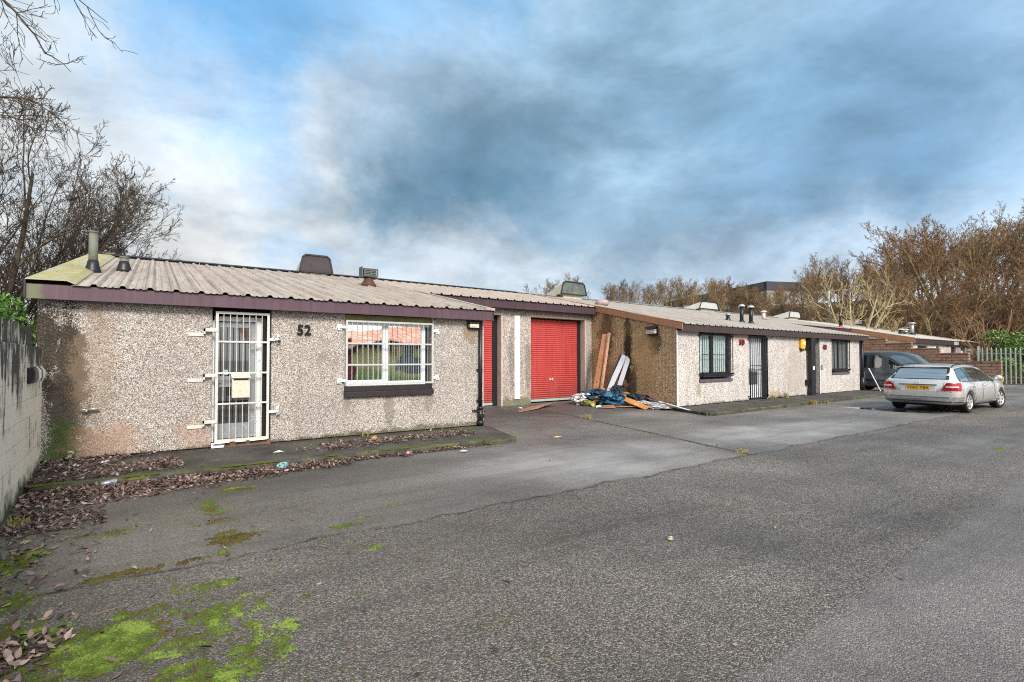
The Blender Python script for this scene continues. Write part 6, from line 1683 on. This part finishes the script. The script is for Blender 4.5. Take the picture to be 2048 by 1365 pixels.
tag(mb.build('tin', plain('yellow_tin', (0.50, 0.42, 0.06), 0.4, var=0.4)), 'small yellow tin on its side before the rubbish heap', 'tin')
def sheetlet(name, pts, mat, label, cat, curl=0.03, warp=False, th=0.004):
    """thin bent sheet through four corners"""
    P = [Vector(W(p)) if warp else Vector(p) for p in pts]; mb = MB()
    def fn(u, v):
        a = P[0].lerp(P[1], u); b = P[3].lerp(P[2], u); q = a.lerp(b, v)
        return tuple(q + Vector((0, 0, curl*math.sin(PI*u)*math.sin(PI*v) + curl*0.5*mnoise.noise(q*5))))
    mb.grid(fn, 8, 8)
    o = mb.build(name, mat, solid=th); c = sum(P, Vector())/4
    o.data.transform(Matrix.Translation(-c)); o.location = c
    return tag(o, label, cat)
sheetlet('cardboard', [(XW-1.55, 12.35, 0.03), (XW-1.95, 11.95, 0.02), (XW-1.62, 11.50, 0.03), (XW-1.25, 11.95, 0.08)], M['card'], 'torn square of brown card in front of the blue sheet', 'cardboard')
sheetlet('paper', [(XW-1.72, 12.3, 0.04), (XW-1.98, 12.0, 0.02), (XW-1.85, 11.9, 0.05), (XW-1.62, 12.15, 0.07)], M['paper'], 'scrap of white paper on the left edge of the torn brown card', 'paper')
# open cardboard box tipped against the wall
bx = MB(); b0 = Vector((XW-0.60, 10.95, 0))
bx.add([tuple(b0+Vector(p)) for p in ((0.0, 0.55, 0.0), (0.30, 0.50, 0.0), (0.30, 0.30, 0.46), (0.02, 0.25, 0.42), (0.0, -0.75, 0.02), (0.32, -0.75, 0.03), (0.0, 0.62, 0.25))],
       [(0, 1, 2, 3), (3, 2, 5, 4), (0, 3, 6)])
tag(bx.build('cardboard_box', M['card_dk'], solid=0.008), 'collapsed brown cardboard box against the tan wall', 'box')
mb = MB(); pts = [(8.62, 12.55), (9.6, 12.9), (10.9, 13.55), (10.65, 13.85), (9.7, 13.35), (8.75, 12.8)]
n = len(pts); zz = [0.01, 0.03, 0.14, 0.05, 0.05, 0.02]
mb.prism([W((x, y-0.42, z)) for (x, y), z in zip(pts, zz)], (0, 0, 0.008))
tag(mb.build('cardboard', M['card'], bevel=0.001), 'long curled strip of brown board on the asphalt before the shutters', 'cardboard')
# small papers and litter
def onpath(x, y): return 0.083 if (y > 8.1 and x < 5.9) else 0.012
for i, (x, y, s, lab) in enumerate([(1.63, 8.85, 0.085, 'folded white paper lying on the path in front of the 52 wall'), (-0.55, 9.40, 0.10, 'white paper scrap among the leaves below the tap'), (-0.86, 9.30, 0.07, 'small white scrap among leaves by the waste pipe of 52'),
                                   (4.25, 7.62, 0.09, 'crushed pale wrapper on the asphalt beyond the leaf belt'), (9.35, 13.2, 0.16, 'white scrap at the foot of the painted strip')]):
    a = i*1.1; z = onpath(x, y)
    c, d = math.cos(a)*s, math.sin(a)*s
    sheetlet('paper', [(x-c, y-d, z+0.006), (x+d*0.6, y-c*0.6, z+0.01), (x+c, y+d, z+0.012), (x-d*0.6, y+c*0.6, z+0.014)], M['paper'], lab, 'paper', 0.02, warp=False, th=0.002)
for i, (x0, x1, y0, y1, lab) in enumerate([(0.80, 1.05, -0.14, -0.01, 'white letter lying at the left end of the doorstep'), (0.98, 1.20, -0.06, 0.05, 'white letter with window lying behind the gate foot'), (1.12, 1.30, -0.12, -0.02, 'folded white leaflet in the middle of the doorstep'),
                                          (1.34, 1.62, -0.11, 0.03, 'wet white letter at the right end of the doorstep')]):
    sheetlet('letter', [(x0, 9.9+y0, 0.162), (x1, 9.9+y0+0.02, 0.165), (x1+0.02, 9.9+y1, 0.168), (x0+0.03, 9.9+y1, 0.166)], M['paper'], lab, 'letter', 0.012, th=0.002)
sheetlet('letter', [(0.79, 9.80, 0.09), (0.97, 9.80, 0.09), (0.99, 9.87, 0.15), (0.79, 9.87, 0.165)], M['paper'], 'soaked letter drooping over the left corner of the doorstep', 'letter', 0.01, th=0.002)
mb = MB(); c = Vector((-0.42, 7.93, 0.055)); mb.tube([c+Vector((-0.075, -0.012, -0.01)), c+Vector((-0.068, -0.011, 0)), c+Vector((0.068, 0.011, 0.012)), c+Vector((0.075, 0.012, 0.012))], [0.024, 0.033, 0.033, 0.024], 14)
tn = mb.build('drinks_can', plain('dull_silver_can', (0.30, 0.32, 0.34), 0.3, metal=0.5, var=0.7, scale=25)); tag(tn, 'silver and black drinks can lying against the mossy kerb', 'can')
crumple('wrapper', (1.50, 7.86, 0.05), (0.075, 0.05, 0.05), plain('pale_aqua_plastic', (0.22, 0.40, 0.42), 0.4, var=0.3), 'crumpled pale blue plastic among leaves below the kerb', 'wrapper', 3.3)
crumple('wrapper', (3.28, 9.15, 0.12), (0.05, 0.04, 0.045), plain('orange_white_carton', (0.62, 0.32, 0.12), 0.5, var=0.6, scale=18), 'small orange and white carton on the leafy path under the window', 'carton', 2.2)
crumple('ball', (3.35, 7.82, 0.05), (0.028, 0.028, 0.028), plain('pink_ball', (0.55, 0.20, 0.42), 0.5), 'tiny pink ball among leaves below the kerb', 'ball', 0.4, 0.05)
crumple('stone', (3.66, 2.95, 0.012), (0.028, 0.02, 0.018), plain('pale_stone', (0.40, 0.36, 0.26), 0.9), 'pale pebble alone on the open asphalt', 'stone', 3.9, 0.3)
crumple('wrapper', (6.55, 8.0, 0.012), (0.10, 0.04, 0.012), plain('yellow_white_wrapper', (0.62, 0.48, 0.20), 0.6, var=0.5, scale=16), 'flattened yellow and white wrapper on the pale forecourt', 'wrapper', 1.2, 0.3)
plank('white_stick', (27.75, 10.35, 0.02), (27.15, 10.6, 1.1), 0.05, 0.03, (0, 1, 0), M['white_board'], 'white stick leaning beside the black pipe at the end of 48', 'board')

# ------------------------------------------------------------------ leaves, moss, weeds
rng = np.random.default_rng(4)
def leaf_mesh(name, P, size, seed, zoff=0.0, parent=None, warp=False, lift=0.02):
    """curled fallen leaves at points P (n,3): six-point blades folded on the midrib"""
    r = np.random.default_rng(seed); n = len(P)
    s = size*r.uniform(0.6, 1.35, n)
    yaw = r.uniform(0, 2*PI, n); tilt = r.normal(0, 0.38, n); roll = r.normal(0, 0.38, n); fold = r.uniform(-0.22, 0.35, n); curl = r.uniform(-0.1, 0.35, n)
    base = np.array([(-0.6, 0, 0), (-0.18, 0.25, 1), (0.16, 0.19, 1), (0.62, 0, 0), (0.16, -0.19, 1), (-0.18, -0.25, 1)], float)
    B = np.repeat(base[None], n, 0); B[:, :, 2] *= fold[:, None]*0.5; B[:, :, 2] += curl[:, None]*(B[:, :, 0]**2)
    B[:, [1, 5], 1] *= r.uniform(0.7, 1.25, (n, 1)); B[:, :, :2] += r.normal(0, 0.035, (n, 6, 2))
    B *= s[:, None, None]
    ct, s_t = np.cos(tilt), np.sin(tilt); x = B[:, :, 0]*ct[:, None] + B[:, :, 2]*s_t[:, None]; z = -B[:, :, 0]*s_t[:, None] + B[:, :, 2]*ct[:, None]; B[:, :, 0] = x; B[:, :, 2] = z
    cr, sr = np.cos(roll), np.sin(roll); y = B[:, :, 1]*cr[:, None] - B[:, :, 2]*sr[:, None]; z = B[:, :, 1]*sr[:, None] + B[:, :, 2]*cr[:, None]; B[:, :, 1] = y; B[:, :, 2] = z
    c, sn = np.cos(yaw), np.sin(yaw); x = B[:, :, 0]*c[:, None] - B[:, :, 1]*sn[:, None]; y = B[:, :, 0]*sn[:, None] + B[:, :, 1]*c[:, None]; B[:, :, 0] = x; B[:, :, 1] = y
    B[:, :, 2] -= B[:, :, 2].min(1)[:, None]
    V = (B + P[:, None, :]).reshape(-1, 3)
    i = np.arange(n)[:, None]*6
    F = np.concatenate([i + np.array([0, 1, 2, 3]), i + np.array([0, 3, 4, 5])])
    return fast_mesh(name, V, F, M['dead_leaf'], attr=np.repeat(r.uniform(0, 1, n), 6))
def scatter(n, fx, dens, seed):
    r = np.random.default_rng(seed); out = []
    while len(out) < n:
        x, y = fx(r)
        if r.random() < dens(x, y): out.append((x, y))
    return np.array(out)
def nz(x, y, f, s=0.0): return mnoise.fractal(Vector((x*f, y*f, s)), 1.0, 2.0, 4)
pts = []
# gutter belt below the kerb, thinning to the right; drift on the path; corner drift; bottom-left drift
a = scatter(5200, lambda r: (r.uniform(-1.25, 5.0), r.uniform(6.4, 7.99)), lambda x, y: max(0, min(1, 1.25 - (7.99-y)/max(0.10, 0.95-0.19*(x+1.2)+0.25*nz(x, y, 1.5))))*(0.95 if x < 4.4 else 0.3), 1)
pts.append(np.c_[a, 0.004 + 0.035*rng.random(len(a))*(a[:, 1] > 7.5)])
a = scatter(1500, lambda r: (r.uniform(-1.25, 0.35), r.uniform(8.13, 9.88)), lambda x, y: 1.0 if nz(x, y, 1.2, 3) > -0.25 + (x+0.5)*0.5 else 0.04, 2)
pts.append(np.c_[a, 0.085 + 0.03*rng.random(len(a))])
a = scatter(1500, lambda r: (r.uniform(1.9, 5.2), r.uniform(8.35, 9.8)), lambda x, y: max(0.0, min(1, 1.2 - abs(y-(8.9+0.08*(x-3)))/(0.34+0.3*nz(x, y, 1.6, 5))))*(1 if x > 2.3 else 0.2), 3)
pts.append(np.c_[a, 0.085 + 0.025*rng.random(len(a))])
a = scatter(900, lambda r: (r.uniform(-1.1, -0.35), r.uniform(3.0, 7.0)), lambda x, y: max(0.03, (0.9 if y > 6.2 else 0.14 if y > 4.0 else 0.0))*(1.0 - max(0, x+0.95)*1.3), 4)
pts.append(np.c_[a, 0.004 + 0.01*rng.random(len(a))])
a = scatter(420, lambda r: (r.uniform(-0.85, -0.36), r.uniform(3.2, 3.95)), lambda x, y: 1.0 if (x < -0.42 - (3.95-y)*0.05 + 0.15*nz(x, y, 3) and nz(x, y, 3, 9) > -0.3) else 0.1, 5)
pts.append(np.c_[a, 0.004 + 0.02*rng.random(len(a))])
L = np.concatenate(pts)
o = bpy.data.objects.new('leaf_litter', leaf_mesh('leaf_litter', L, 0.048, 11)); COL.objects.link(o); tag(o, 'drifts of brown fallen leaves along the kerb, path and wall foot', 'leaf litter', kind='stuff')
a = scatter(260, lambda r: (r.uniform(-1.0, 9), r.uniform(1.5, 12)), lambda x, y: (0.9 if x < 1.2 else 0.10), 6)
o = bpy.data.objects.new('scattered_leaves', leaf_mesh('scattered_leaves', np.c_[a, np.full(len(a), 0.004)], 0.042, 12)); COL.objects.link(o); tag(o, 'small fallen leaves strewn thinly over the yard', 'leaf litter', kind='stuff')
for i, (x, y, s, lab) in enumerate([(0.24, 3.22, 0.085, 'largest pale fallen leaf lying on the moss in the foreground'), (0.10, 2.95, 0.06, 'curled leaf on the moss below the largest leaf'), (0.24, 2.94, 0.06, 'pinkish leaf right of the curled one at the bottom edge'),
                                   (-0.25, 3.75, 0.06, 'long narrow leaf on bright moss, left of the largest leaf'), (1.99, 2.98, 0.05, 'pinkish brown leaf on open asphalt left of the second pale one'), (2.6, 2.62, 0.055, 'pink leaf alone in the middle of the road'),
                                   (1.5, 2.35, 0.05, 'brown leaf at the lower middle edge of the asphalt'), (1.30, 4.2, 0.05, 'small tan leaf on mossy chippings'), (-0.1, 4.75, 0.055, 'dark leaf beside the mossy joint')]):
    r2 = leaf_mesh('fallen_leaf', np.array([[0, 0, 0.0]]), s, 60+i)
    o = bpy.data.objects.new('fallen_leaf', r2); o.location = (x, y, 0.014); COL.objects.link(o); tag(o, lab, 'leaf')

# moss: low cushions
moss_zones = [  # cx, cy, rx, ry, density, hue, seed
    (-0.25, 3.60, 0.70, 0.50, 1.0, 0.74), (0.16, 3.35, 0.55, 0.60, 0.7, 0.74), (0.15, 3.0, 0.55, 0.40, 0.75, 0.75), (0.35, 3.6, 0.5, 0.5, 0.35, 0.7), (-0.62, 3.9, 0.3, 0.45, 0.9, 0.72), (0.05, 3.95, 0.5, 0.22, 0.6, 0.62),
    (-0.72, 4.6, 0.22, 0.45, 0.9, 0.78), (-0.80, 5.5, 0.22, 0.6, 0.75, 0.65), (0.05, 4.72, 0.65, 0.13, 0.8, 0.25), (0.55, 5.15, 0.35, 0.22, 0.75, 0.22), (0.35, 4.15, 0.35, 0.15, 0.6, 0.7),
    (0.50, 6.3, 0.20, 0.65, 0.55, 0.55), (0.80, 6.95, 0.40, 0.22, 0.8, 0.6), (0.55, 5.75, 0.25, 0.3, 0.5, 0.3), (-0.5, 5.9, 0.5, 0.25, 0.35, 0.5),
    (1.75, 5.05, 0.18, 0.08, 0.5, 0.6), (1.45, 4.9, 0.25, 0.1, 0.4, 0.45), (1.55, 4.2, 0.1, 0.06, 0.8, 0.7), (0.85, 3.6, 0.06, 0.05, 1, 0.7), (0.62, 3.0, 0.05, 0.04, 1, 0.8), (2.1, 5.3, 0.10, 0.05, 0.8, 0.7), (1.2, 5.6, 0.12, 0.06, 0.6, 0.4),
    (2.6, 4.6, 0.12, 0.05, 0.5, 0.6), (11.9, 2.7, 0.3, 0.08, 0.9, 0.65), (5.0, 7.75, 0.5, 0.05, 0.8, 0.6)]
MP = []; MA = []
r = np.random.default_rng(21)
for (cx, cy, rx, ry, de, hue) in moss_zones:
    n = int(rx*ry*3.14*17000*de) + 40
    k = 0
    for q in range(n*3):
        if k >= n: break
        a = r.uniform(0, 2*PI); d = math.sqrt(r.random())*1.35
        x, y = cx+rx*d*math.cos(a), cy+ry*d*math.sin(a)
        v = nz(x, y, 2.6, 2.0)*0.75 + nz(x, y, 11, 5.0)*0.75
        if r.random() < max(0.0, min(1.0, (v - (d-0.75)*1.2 - (1-de)*0.35)/0.6))**1.7*0.75:
            MP.append((x, y, 0.001)); MA.append(min(1, max(0, hue + 0.45*(v - 0.1) + 0.5*nz(x, y, 5.0, 9) - 0.08 + r.normal(0, 0.10)))); k += 1
# sprinkle of tiny tufts, path edge, kerb top and wall foot
for q in range(5000):
    x, y = r.uniform(-0.8, 3.0), r.uniform(2.0, 6.5)
    if nz(x, y, 2.5, 8) > 0.12+0.10*max(0, x): MP.append((x, y, 0.0)); MA.append(r.uniform(0.2, 0.8))
for q in range(9000):
    x = r.uniform(-1.2, 5.6); y = 8.0 + abs(r.normal(0, 0.07)) + 0.01
    if nz(x, 0, 1.3, 4) + nz(x, y, 6, 4)*0.5 > 0.02: MP.append((x, y, 0.090)); MA.append(r.uniform(0.25, 0.75)*(1 if x > -0.4 else 1.3))
for q in range(5000):
    x, y = r.uniform(-1.2, 5.9), r.uniform(8.1, 9.9)
    if nz(x, y, 1.6, 6) + nz(x, y, 8, 1)*0.4 > (0.22 if y < 9.6 else 0.05): MP.append((x, y, 0.078)); MA.append(r.uniform(0.3, 0.85))
for q in range(3500):
    x = r.uniform(12.5, 22); y = 8.29 + abs(r.normal(0, 0.06))
    if nz(x, 0, 1.0, 14) > -0.05: p = W((x, y, 0.09)); MP.append(p); MA.append(r.uniform(0.1, 0.5))
for q in range(1600):
    y = r.uniform(4.8, 12.5); x = 7.95+0.2335*(y-4.76) + r.normal(0, 0.03)
    if nz(0, y, 1.4, 3) > -0.05 or y < 5.1: MP.append((x, y, 0.002)); MA.append(r.uniform(0.0, 0.45))
MP = np.array(MP); n = len(MP); MA = np.array(MA)
rad_ = r.uniform(0.003, 0.0105, n); hh = r.uniform(0.002, 0.011, n)
ang = np.arange(5)*2*PI/5
ring = np.stack([np.cos(ang), np.sin(ang), np.zeros(5)], -1)[None]*rad_[:, None, None]*r.uniform(0.7, 1.3, (n, 5, 1)) + MP[:, None, :]
top = MP + np.c_[r.normal(0, 0.003, n), r.normal(0, 0.003, n), hh]
V = np.concatenate([ring, top[:, None, :]], 1).reshape(-1, 3); i = np.arange(n)[:, None, None]*6
k = np.arange(5)
T = (np.stack([k, (k+1) % 5, np.full(5, 5)], -1)[None] + i).reshape(-1, 3)
o = bpy.data.objects.new('moss', fast_mesh('moss', V, None, M['moss'], attr=np.repeat(MA, 6), F3=T)); COL.objects.link(o); tag(o, 'yellow green moss cushions spreading over the asphalt', 'moss', kind='stuff')

# twigs on the ground, weeds
mb = MB(); rt = random.Random(6)
for i in range(46):
    x, y = rt.uniform(-0.8, 2.2), rt.uniform(2.6, 6.5); a = rt.uniform(0, PI); L = rt.uniform(0.04, 0.16)
    if x > 0.9 and rt.random() < 0.6: continue
    bend = rt.uniform(-0.3, 0.3)
    mb.tube([(x, y, 0.006), (x+L*0.5*math.cos(a), y+L*0.5*math.sin(a), 0.014), (x+L*math.cos(a+bend), y+L*math.sin(a+bend), 0.007)], 0.0018, 4)
tag(mb.build('fallen_twigs', M['bark_ochre']), 'thin fallen twigs strewn over moss and asphalt', 'twigs', kind='stuff')
def weed(x, y, z, h, n, seed, label, group=None):
    r = random.Random(seed); V = []; F = []; A = []
    for i in range(n):
        a = r.uniform(0, 2*PI); l = h*r.uniform(0.5, 1.1); sp = r.uniform(0.1, 0.7)*h
        b = Vector((r.gauss(0, 0.05), r.gauss(0, 0.05), 0)); u = Vector((-math.sin(a), math.cos(a), 0))*0.004
        m = b + Vector((math.cos(a)*sp*0.4, math.sin(a)*sp*0.4, l*0.6)); t = b + Vector((math.cos(a)*sp, math.sin(a)*sp, l*0.85))
        k = len(V); V += [b-u, b+u, m+u, m-u, t]; F += [(k, k+1, k+2, k+3), (k+3, k+2, k+4)]; A += [r.random()]*5
    me = bpy.data.meshes.new('weed'); me.from_pydata([tuple(v) for v in V], [], F); at = me.attributes.new('rnd', 'FLOAT', 'POINT'); at.data.foreach_set('value', A); me.materials.append(M['straw'])
    o = bpy.data.objects.new('weed', me); o.location = W((x, y, z)); COL.objects.link(o); tag(o, label, 'weed', group)
weed(19.4, 9.65, 0.08, 0.30, 60, 1, 'dry straw coloured weed at the wall foot right of the door of 50')
weed(18.6, 9.75, 0.08, 0.2, 70, 2, 'small dry weed by the black gate of 50')
weed(18.2, 8.2, 0.0, 0.22, 120, 3, 'dry weed clump growing against the kerb below the alarm box')
weed(19.2, 8.18, 0.0, 0.12, 60, 4, 'low dry weed beside the kerb clump')
weed(9.25, 9.9, 0.0, 0.14, 50, 5, 'little orange weed in the tarmac seam')
weed(7.95, 4.9, 0.0, 0.035, 70, 6, 'flattened yellow green weed where seam and joint meet')
weed(8.2, 5.0, 0.0, 0.035, 60, 7, 'second flattened weed just above the joint corner')
weed(3.3, 9.82, 0.08, 0.2, 12, 8, 'thin brown weed against the wall under the window')
weed(4.95, 9.82, 0.08, 0.2, 12, 9, 'thin brown weed against the wall right of the window')
weed(-1.02, 6.6, 0.0, 0.10, 90, 10, 'green tuft at the foot of the block wall')

# ------------------------------------------------------------------ sky, sun, camera
SUN_AZ, SUN_EL = -170.0, 34.0      # degrees clockwise from +Y; the sun stands to the left
world = bpy.data.worlds.new('World'); scene.world = world; world.use_nodes = True
nt = world.node_tree; nt.nodes.clear()
class WG(G):
    def __init__(s, nt): s.nt = nt; s._pos = None
g = WG(nt)
out = nt.nodes.new('ShaderNodeOutputWorld'); bg = nt.nodes.new('ShaderNodeBackground'); nt.links.new(bg.outputs[0], out.inputs[0])
sky = nt.nodes.new('ShaderNodeTexSky'); sky.sky_type = 'NISHITA'; sky.sun_disc = False
sky.sun_elevation = rad(SUN_EL); sky.sun_rotation = rad(SUN_AZ); sky.dust_density = 0.6; sky.ozone_density = 2.0; sky.air_density = 1.0
tc = nt.nodes.new('ShaderNodeTexCoord').outputs['Generated']
d = g.n('ShaderNodeVectorMath', {0: tc}, operation='NORMALIZE').outputs[0]
sz = g.sep(d)
# cloud sheet: the direction is projected on a flat layer so that clouds flatten towards the horizon
hz = g.ma('ADD', g.ma('MAXIMUM', sz[2], 0.0), 0.22)
cp = g.n('ShaderNodeCombineXYZ', {0: g.ma('DIVIDE', sz[0], hz), 1: g.ma('DIVIDE', sz[1], hz), 2: 0.0}).outputs[0]
wv = g.n('ShaderNodeTexNoise', {'Vector': d, 'Scale': 2.6, 'Detail': 10.0, 'Roughness': 0.66}).outputs['Color']
dw = g.n('ShaderNodeVectorMath', {0: d, 1: g.sc(g.n('ShaderNodeVectorMath', {0: wv, 1: (0.5, 0.5, 0.5)}, operation='SUBTRACT').outputs[0], (0.50, 0.50, 0.36))}, operation='ADD').outputs[0]
def dirv(az, el): return (math.sin(rad(az))*math.cos(rad(el)), math.cos(rad(az))*math.cos(rad(el)), math.sin(rad(el)))
def puff(az, el, rx, soft=0.9, zs=1.0):
    v = g.n('ShaderNodeVectorMath', {0: dw, 1: dirv(az, el)}, operation='SUBTRACT').outputs[0]
    v = g.sc(v, (1, 1, zs)); L = g.n('ShaderNodeVectorMath', {0: v}, operation='LENGTH').outputs['Value']
    return g.mr(L, rx*(1-soft), rx, 1.0, 0.0, smooth=True)
K = 10.0        # the background runs at strength 0.1
def C(r, g_, b): return (r*K*0.67, g_*K*0.67, b*K*0.67)
hz2 = g.ma('ADD', g.ma('MAXIMUM', sz[2], 0.0), 0.55)
cq = g.n('ShaderNodeCombineXYZ', {0: g.ma('DIVIDE', sz[0], hz2), 1: g.ma('DIVIDE', sz[1], hz2), 2: g.ma('MULTIPLY', sz[2], 1.5)}).outputs[0]
det = g.noise(2.6, 9, 0.62, cq, 0.2); det2 = g.noise(7.0, 8, 0.66, cq)
hi = g.ma('ADD', g.ma('MULTIPLY', det, 0.75), g.ma('MULTIPLY', det2, 0.25))
layer = g.mr(hi, 0.36, 0.64, smooth=True)
clear = g.mix(0.85, sky.outputs[0], C(0.17, 0.42, 0.72))                 # what shows of the open sky
cloud = g.mix(layer, C(0.22, 0.37, 0.52), C(0.42, 0.53, 0.63))
c = cloud
def lay(c, m, col, k=1.0, tex=0.5):
    """blend a cloud mass in, its edge torn by the cloud noise"""
    m2 = g.ma('MULTIPLY', m, g.mr(hi, 0.38, 0.58, 1-tex, 1.0, smooth=True))
    return g.mix(g.ma('MULTIPLY', m2, k), c, col)
# pale wash low over the horizon
low = g.mr(sz[2], 0.30, 0.02, 0.0, 1.0, smooth=True)
c = g.mix(g.ma('MULTIPLY', low, 0.85), c, g.mix(layer, C(0.48, 0.57, 0.66), C(0.66, 0.70, 0.73)))
# left: thin white cloud with open blue between
c = lay(c, puff(-10, 24, 0.60), C(0.46, 0.55, 0.63), 0.9, 0.4)
c = lay(c, puff(-4, 8, 0.42), C(0.66, 0.67, 0.66), 0.95, 0.4)
c = lay(c, puff(22, 26, 0.42), C(0.40, 0.50, 0.59), 0.8, 0.6)
c = g.mix(g.ma('MULTIPLY', puff(9, 30, 0.30, 0.8), 0.95), c, clear)
c = g.mix(g.ma('MULTIPLY', puff(4, 22, 0.22, 0.8), 0.9), c, clear)
c = g.mix(g.ma('MULTIPLY', puff(24, 38, 0.22, 0.9), 0.6), c, clear)
c = g.mix(g.ma('MULTIPLY', puff(11, 11.0, 0.11, 0.8, 1.8), 0.75), c, clear)
c = lay(c, puff(18, 22, 0.20), C(0.58, 0.64, 0.68), 0.85, 0.6)
c = lay(c, puff(17, 17, 0.15, 0.9), C(0.64, 0.67, 0.68), 0.8, 0.6)
c = lay(c, puff(1, 15, 0.26, 0.9), C(0.66, 0.68, 0.68), 0.85, 0.5)
c = lay(c, puff(10, 7, 0.18, 0.9, 1.6), C(0.80, 0.78, 0.74), 0.9, 0.6)
# middle: heavy slate cloud with a lit upper left edge
c = lay(c, puff(31, 20, 0.31, 0.8, 1.35), C(0.085, 0.215, 0.34), 0.92, 0.45)
c = lay(c, puff(26, 16, 0.20, 0.8, 1.6), C(0.09, 0.195, 0.295), 0.8, 0.5)
c = lay(c, puff(50, 14.5, 0.28, 0.8, 2.2), C(0.17, 0.27, 0.37), 0.85, 0.5)
c = lay(c, puff(28, 10.5, 0.16, 0.9, 1.6), C(0.52, 0.56, 0.60), 0.6, 0.6)
# right: even blue grey sheet, lighter band below
c = lay(c, puff(70, 20, 0.42, 0.9, 1.3), C(0.16, 0.335, 0.54), 0.85, 0.45)
c = lay(c, puff(50, 32, 0.36), C(0.26, 0.46, 0.64), 0.8, 0.6)
c = lay(c, puff(66, 9, 0.40, 0.8, 3.2), C(0.52, 0.64, 0.77), 0.85, 0.5)
c = lay(c, puff(76, 6, 0.30, 0.8, 3.0), C(0.66, 0.74, 0.83), 0.7, 0.4)
# the veil round the hidden sun, behind the camera
c = lay(c, puff(SUN_AZ, SUN_EL, 1.25), C(2.5, 2.35, 2.15), 0.95, 0.3)
tx = g.mr(g.ma('ADD', g.ma('MULTIPLY', g.noise(4.0, 7, 0.55, cq, 0.3), 0.5), g.ma('MULTIPLY', det, 0.5)), 0.37, 0.63, 0.72, 1.28)
c = g.mix(1.0, c, g.n('ShaderNodeCombineColor', {0: tx, 1: tx, 2: tx}).outputs[0], 'MULTIPLY')
c = g.mix(g.mr(sz[2], -0.02, -0.2), c, C(0.10, 0.10, 0.09))
nt.links.new(c, bg.inputs['Color']); bg.inputs['Strength'].default_value = 0.1

sl = bpy.data.lights.new('sun', 'SUN'); sl.energy = 2.2; sl.angle = rad(15); sl.color = (1.0, 0.94, 0.85)
so = bpy.data.objects.new('sun', sl); COL.objects.link(so)
so.rotation_euler = Vector(dirv(SUN_AZ, SUN_EL)).to_track_quat('Z', 'Y').to_euler()

cam = bpy.data.cameras.new('camera'); co = bpy.data.objects.new('camera', cam); COL.objects.link(co)
cam.sensor_width = 36.0; cam.lens = 1046/2048*36.0; cam.clip_start = 0.05; cam.clip_end = 2000
co.location = (0, 0, 1.55); co.rotation_euler = (rad(90+1.3), 0, rad(-34.4))
cam.shift_y = (693.76-682.5)/2048
scene.camera = co
scene.view_settings.view_transform = 'Standard'; scene.view_settings.look = 'None'
scene.view_settings.exposure = 0.95; scene.view_settings.gamma = 1.0
scene.cycles.max_bounces = 6; scene.cycles.transparent_max_bounces = 8
scene.cycles.use_denoising = False
scene.cycles.filter_width = 1.1
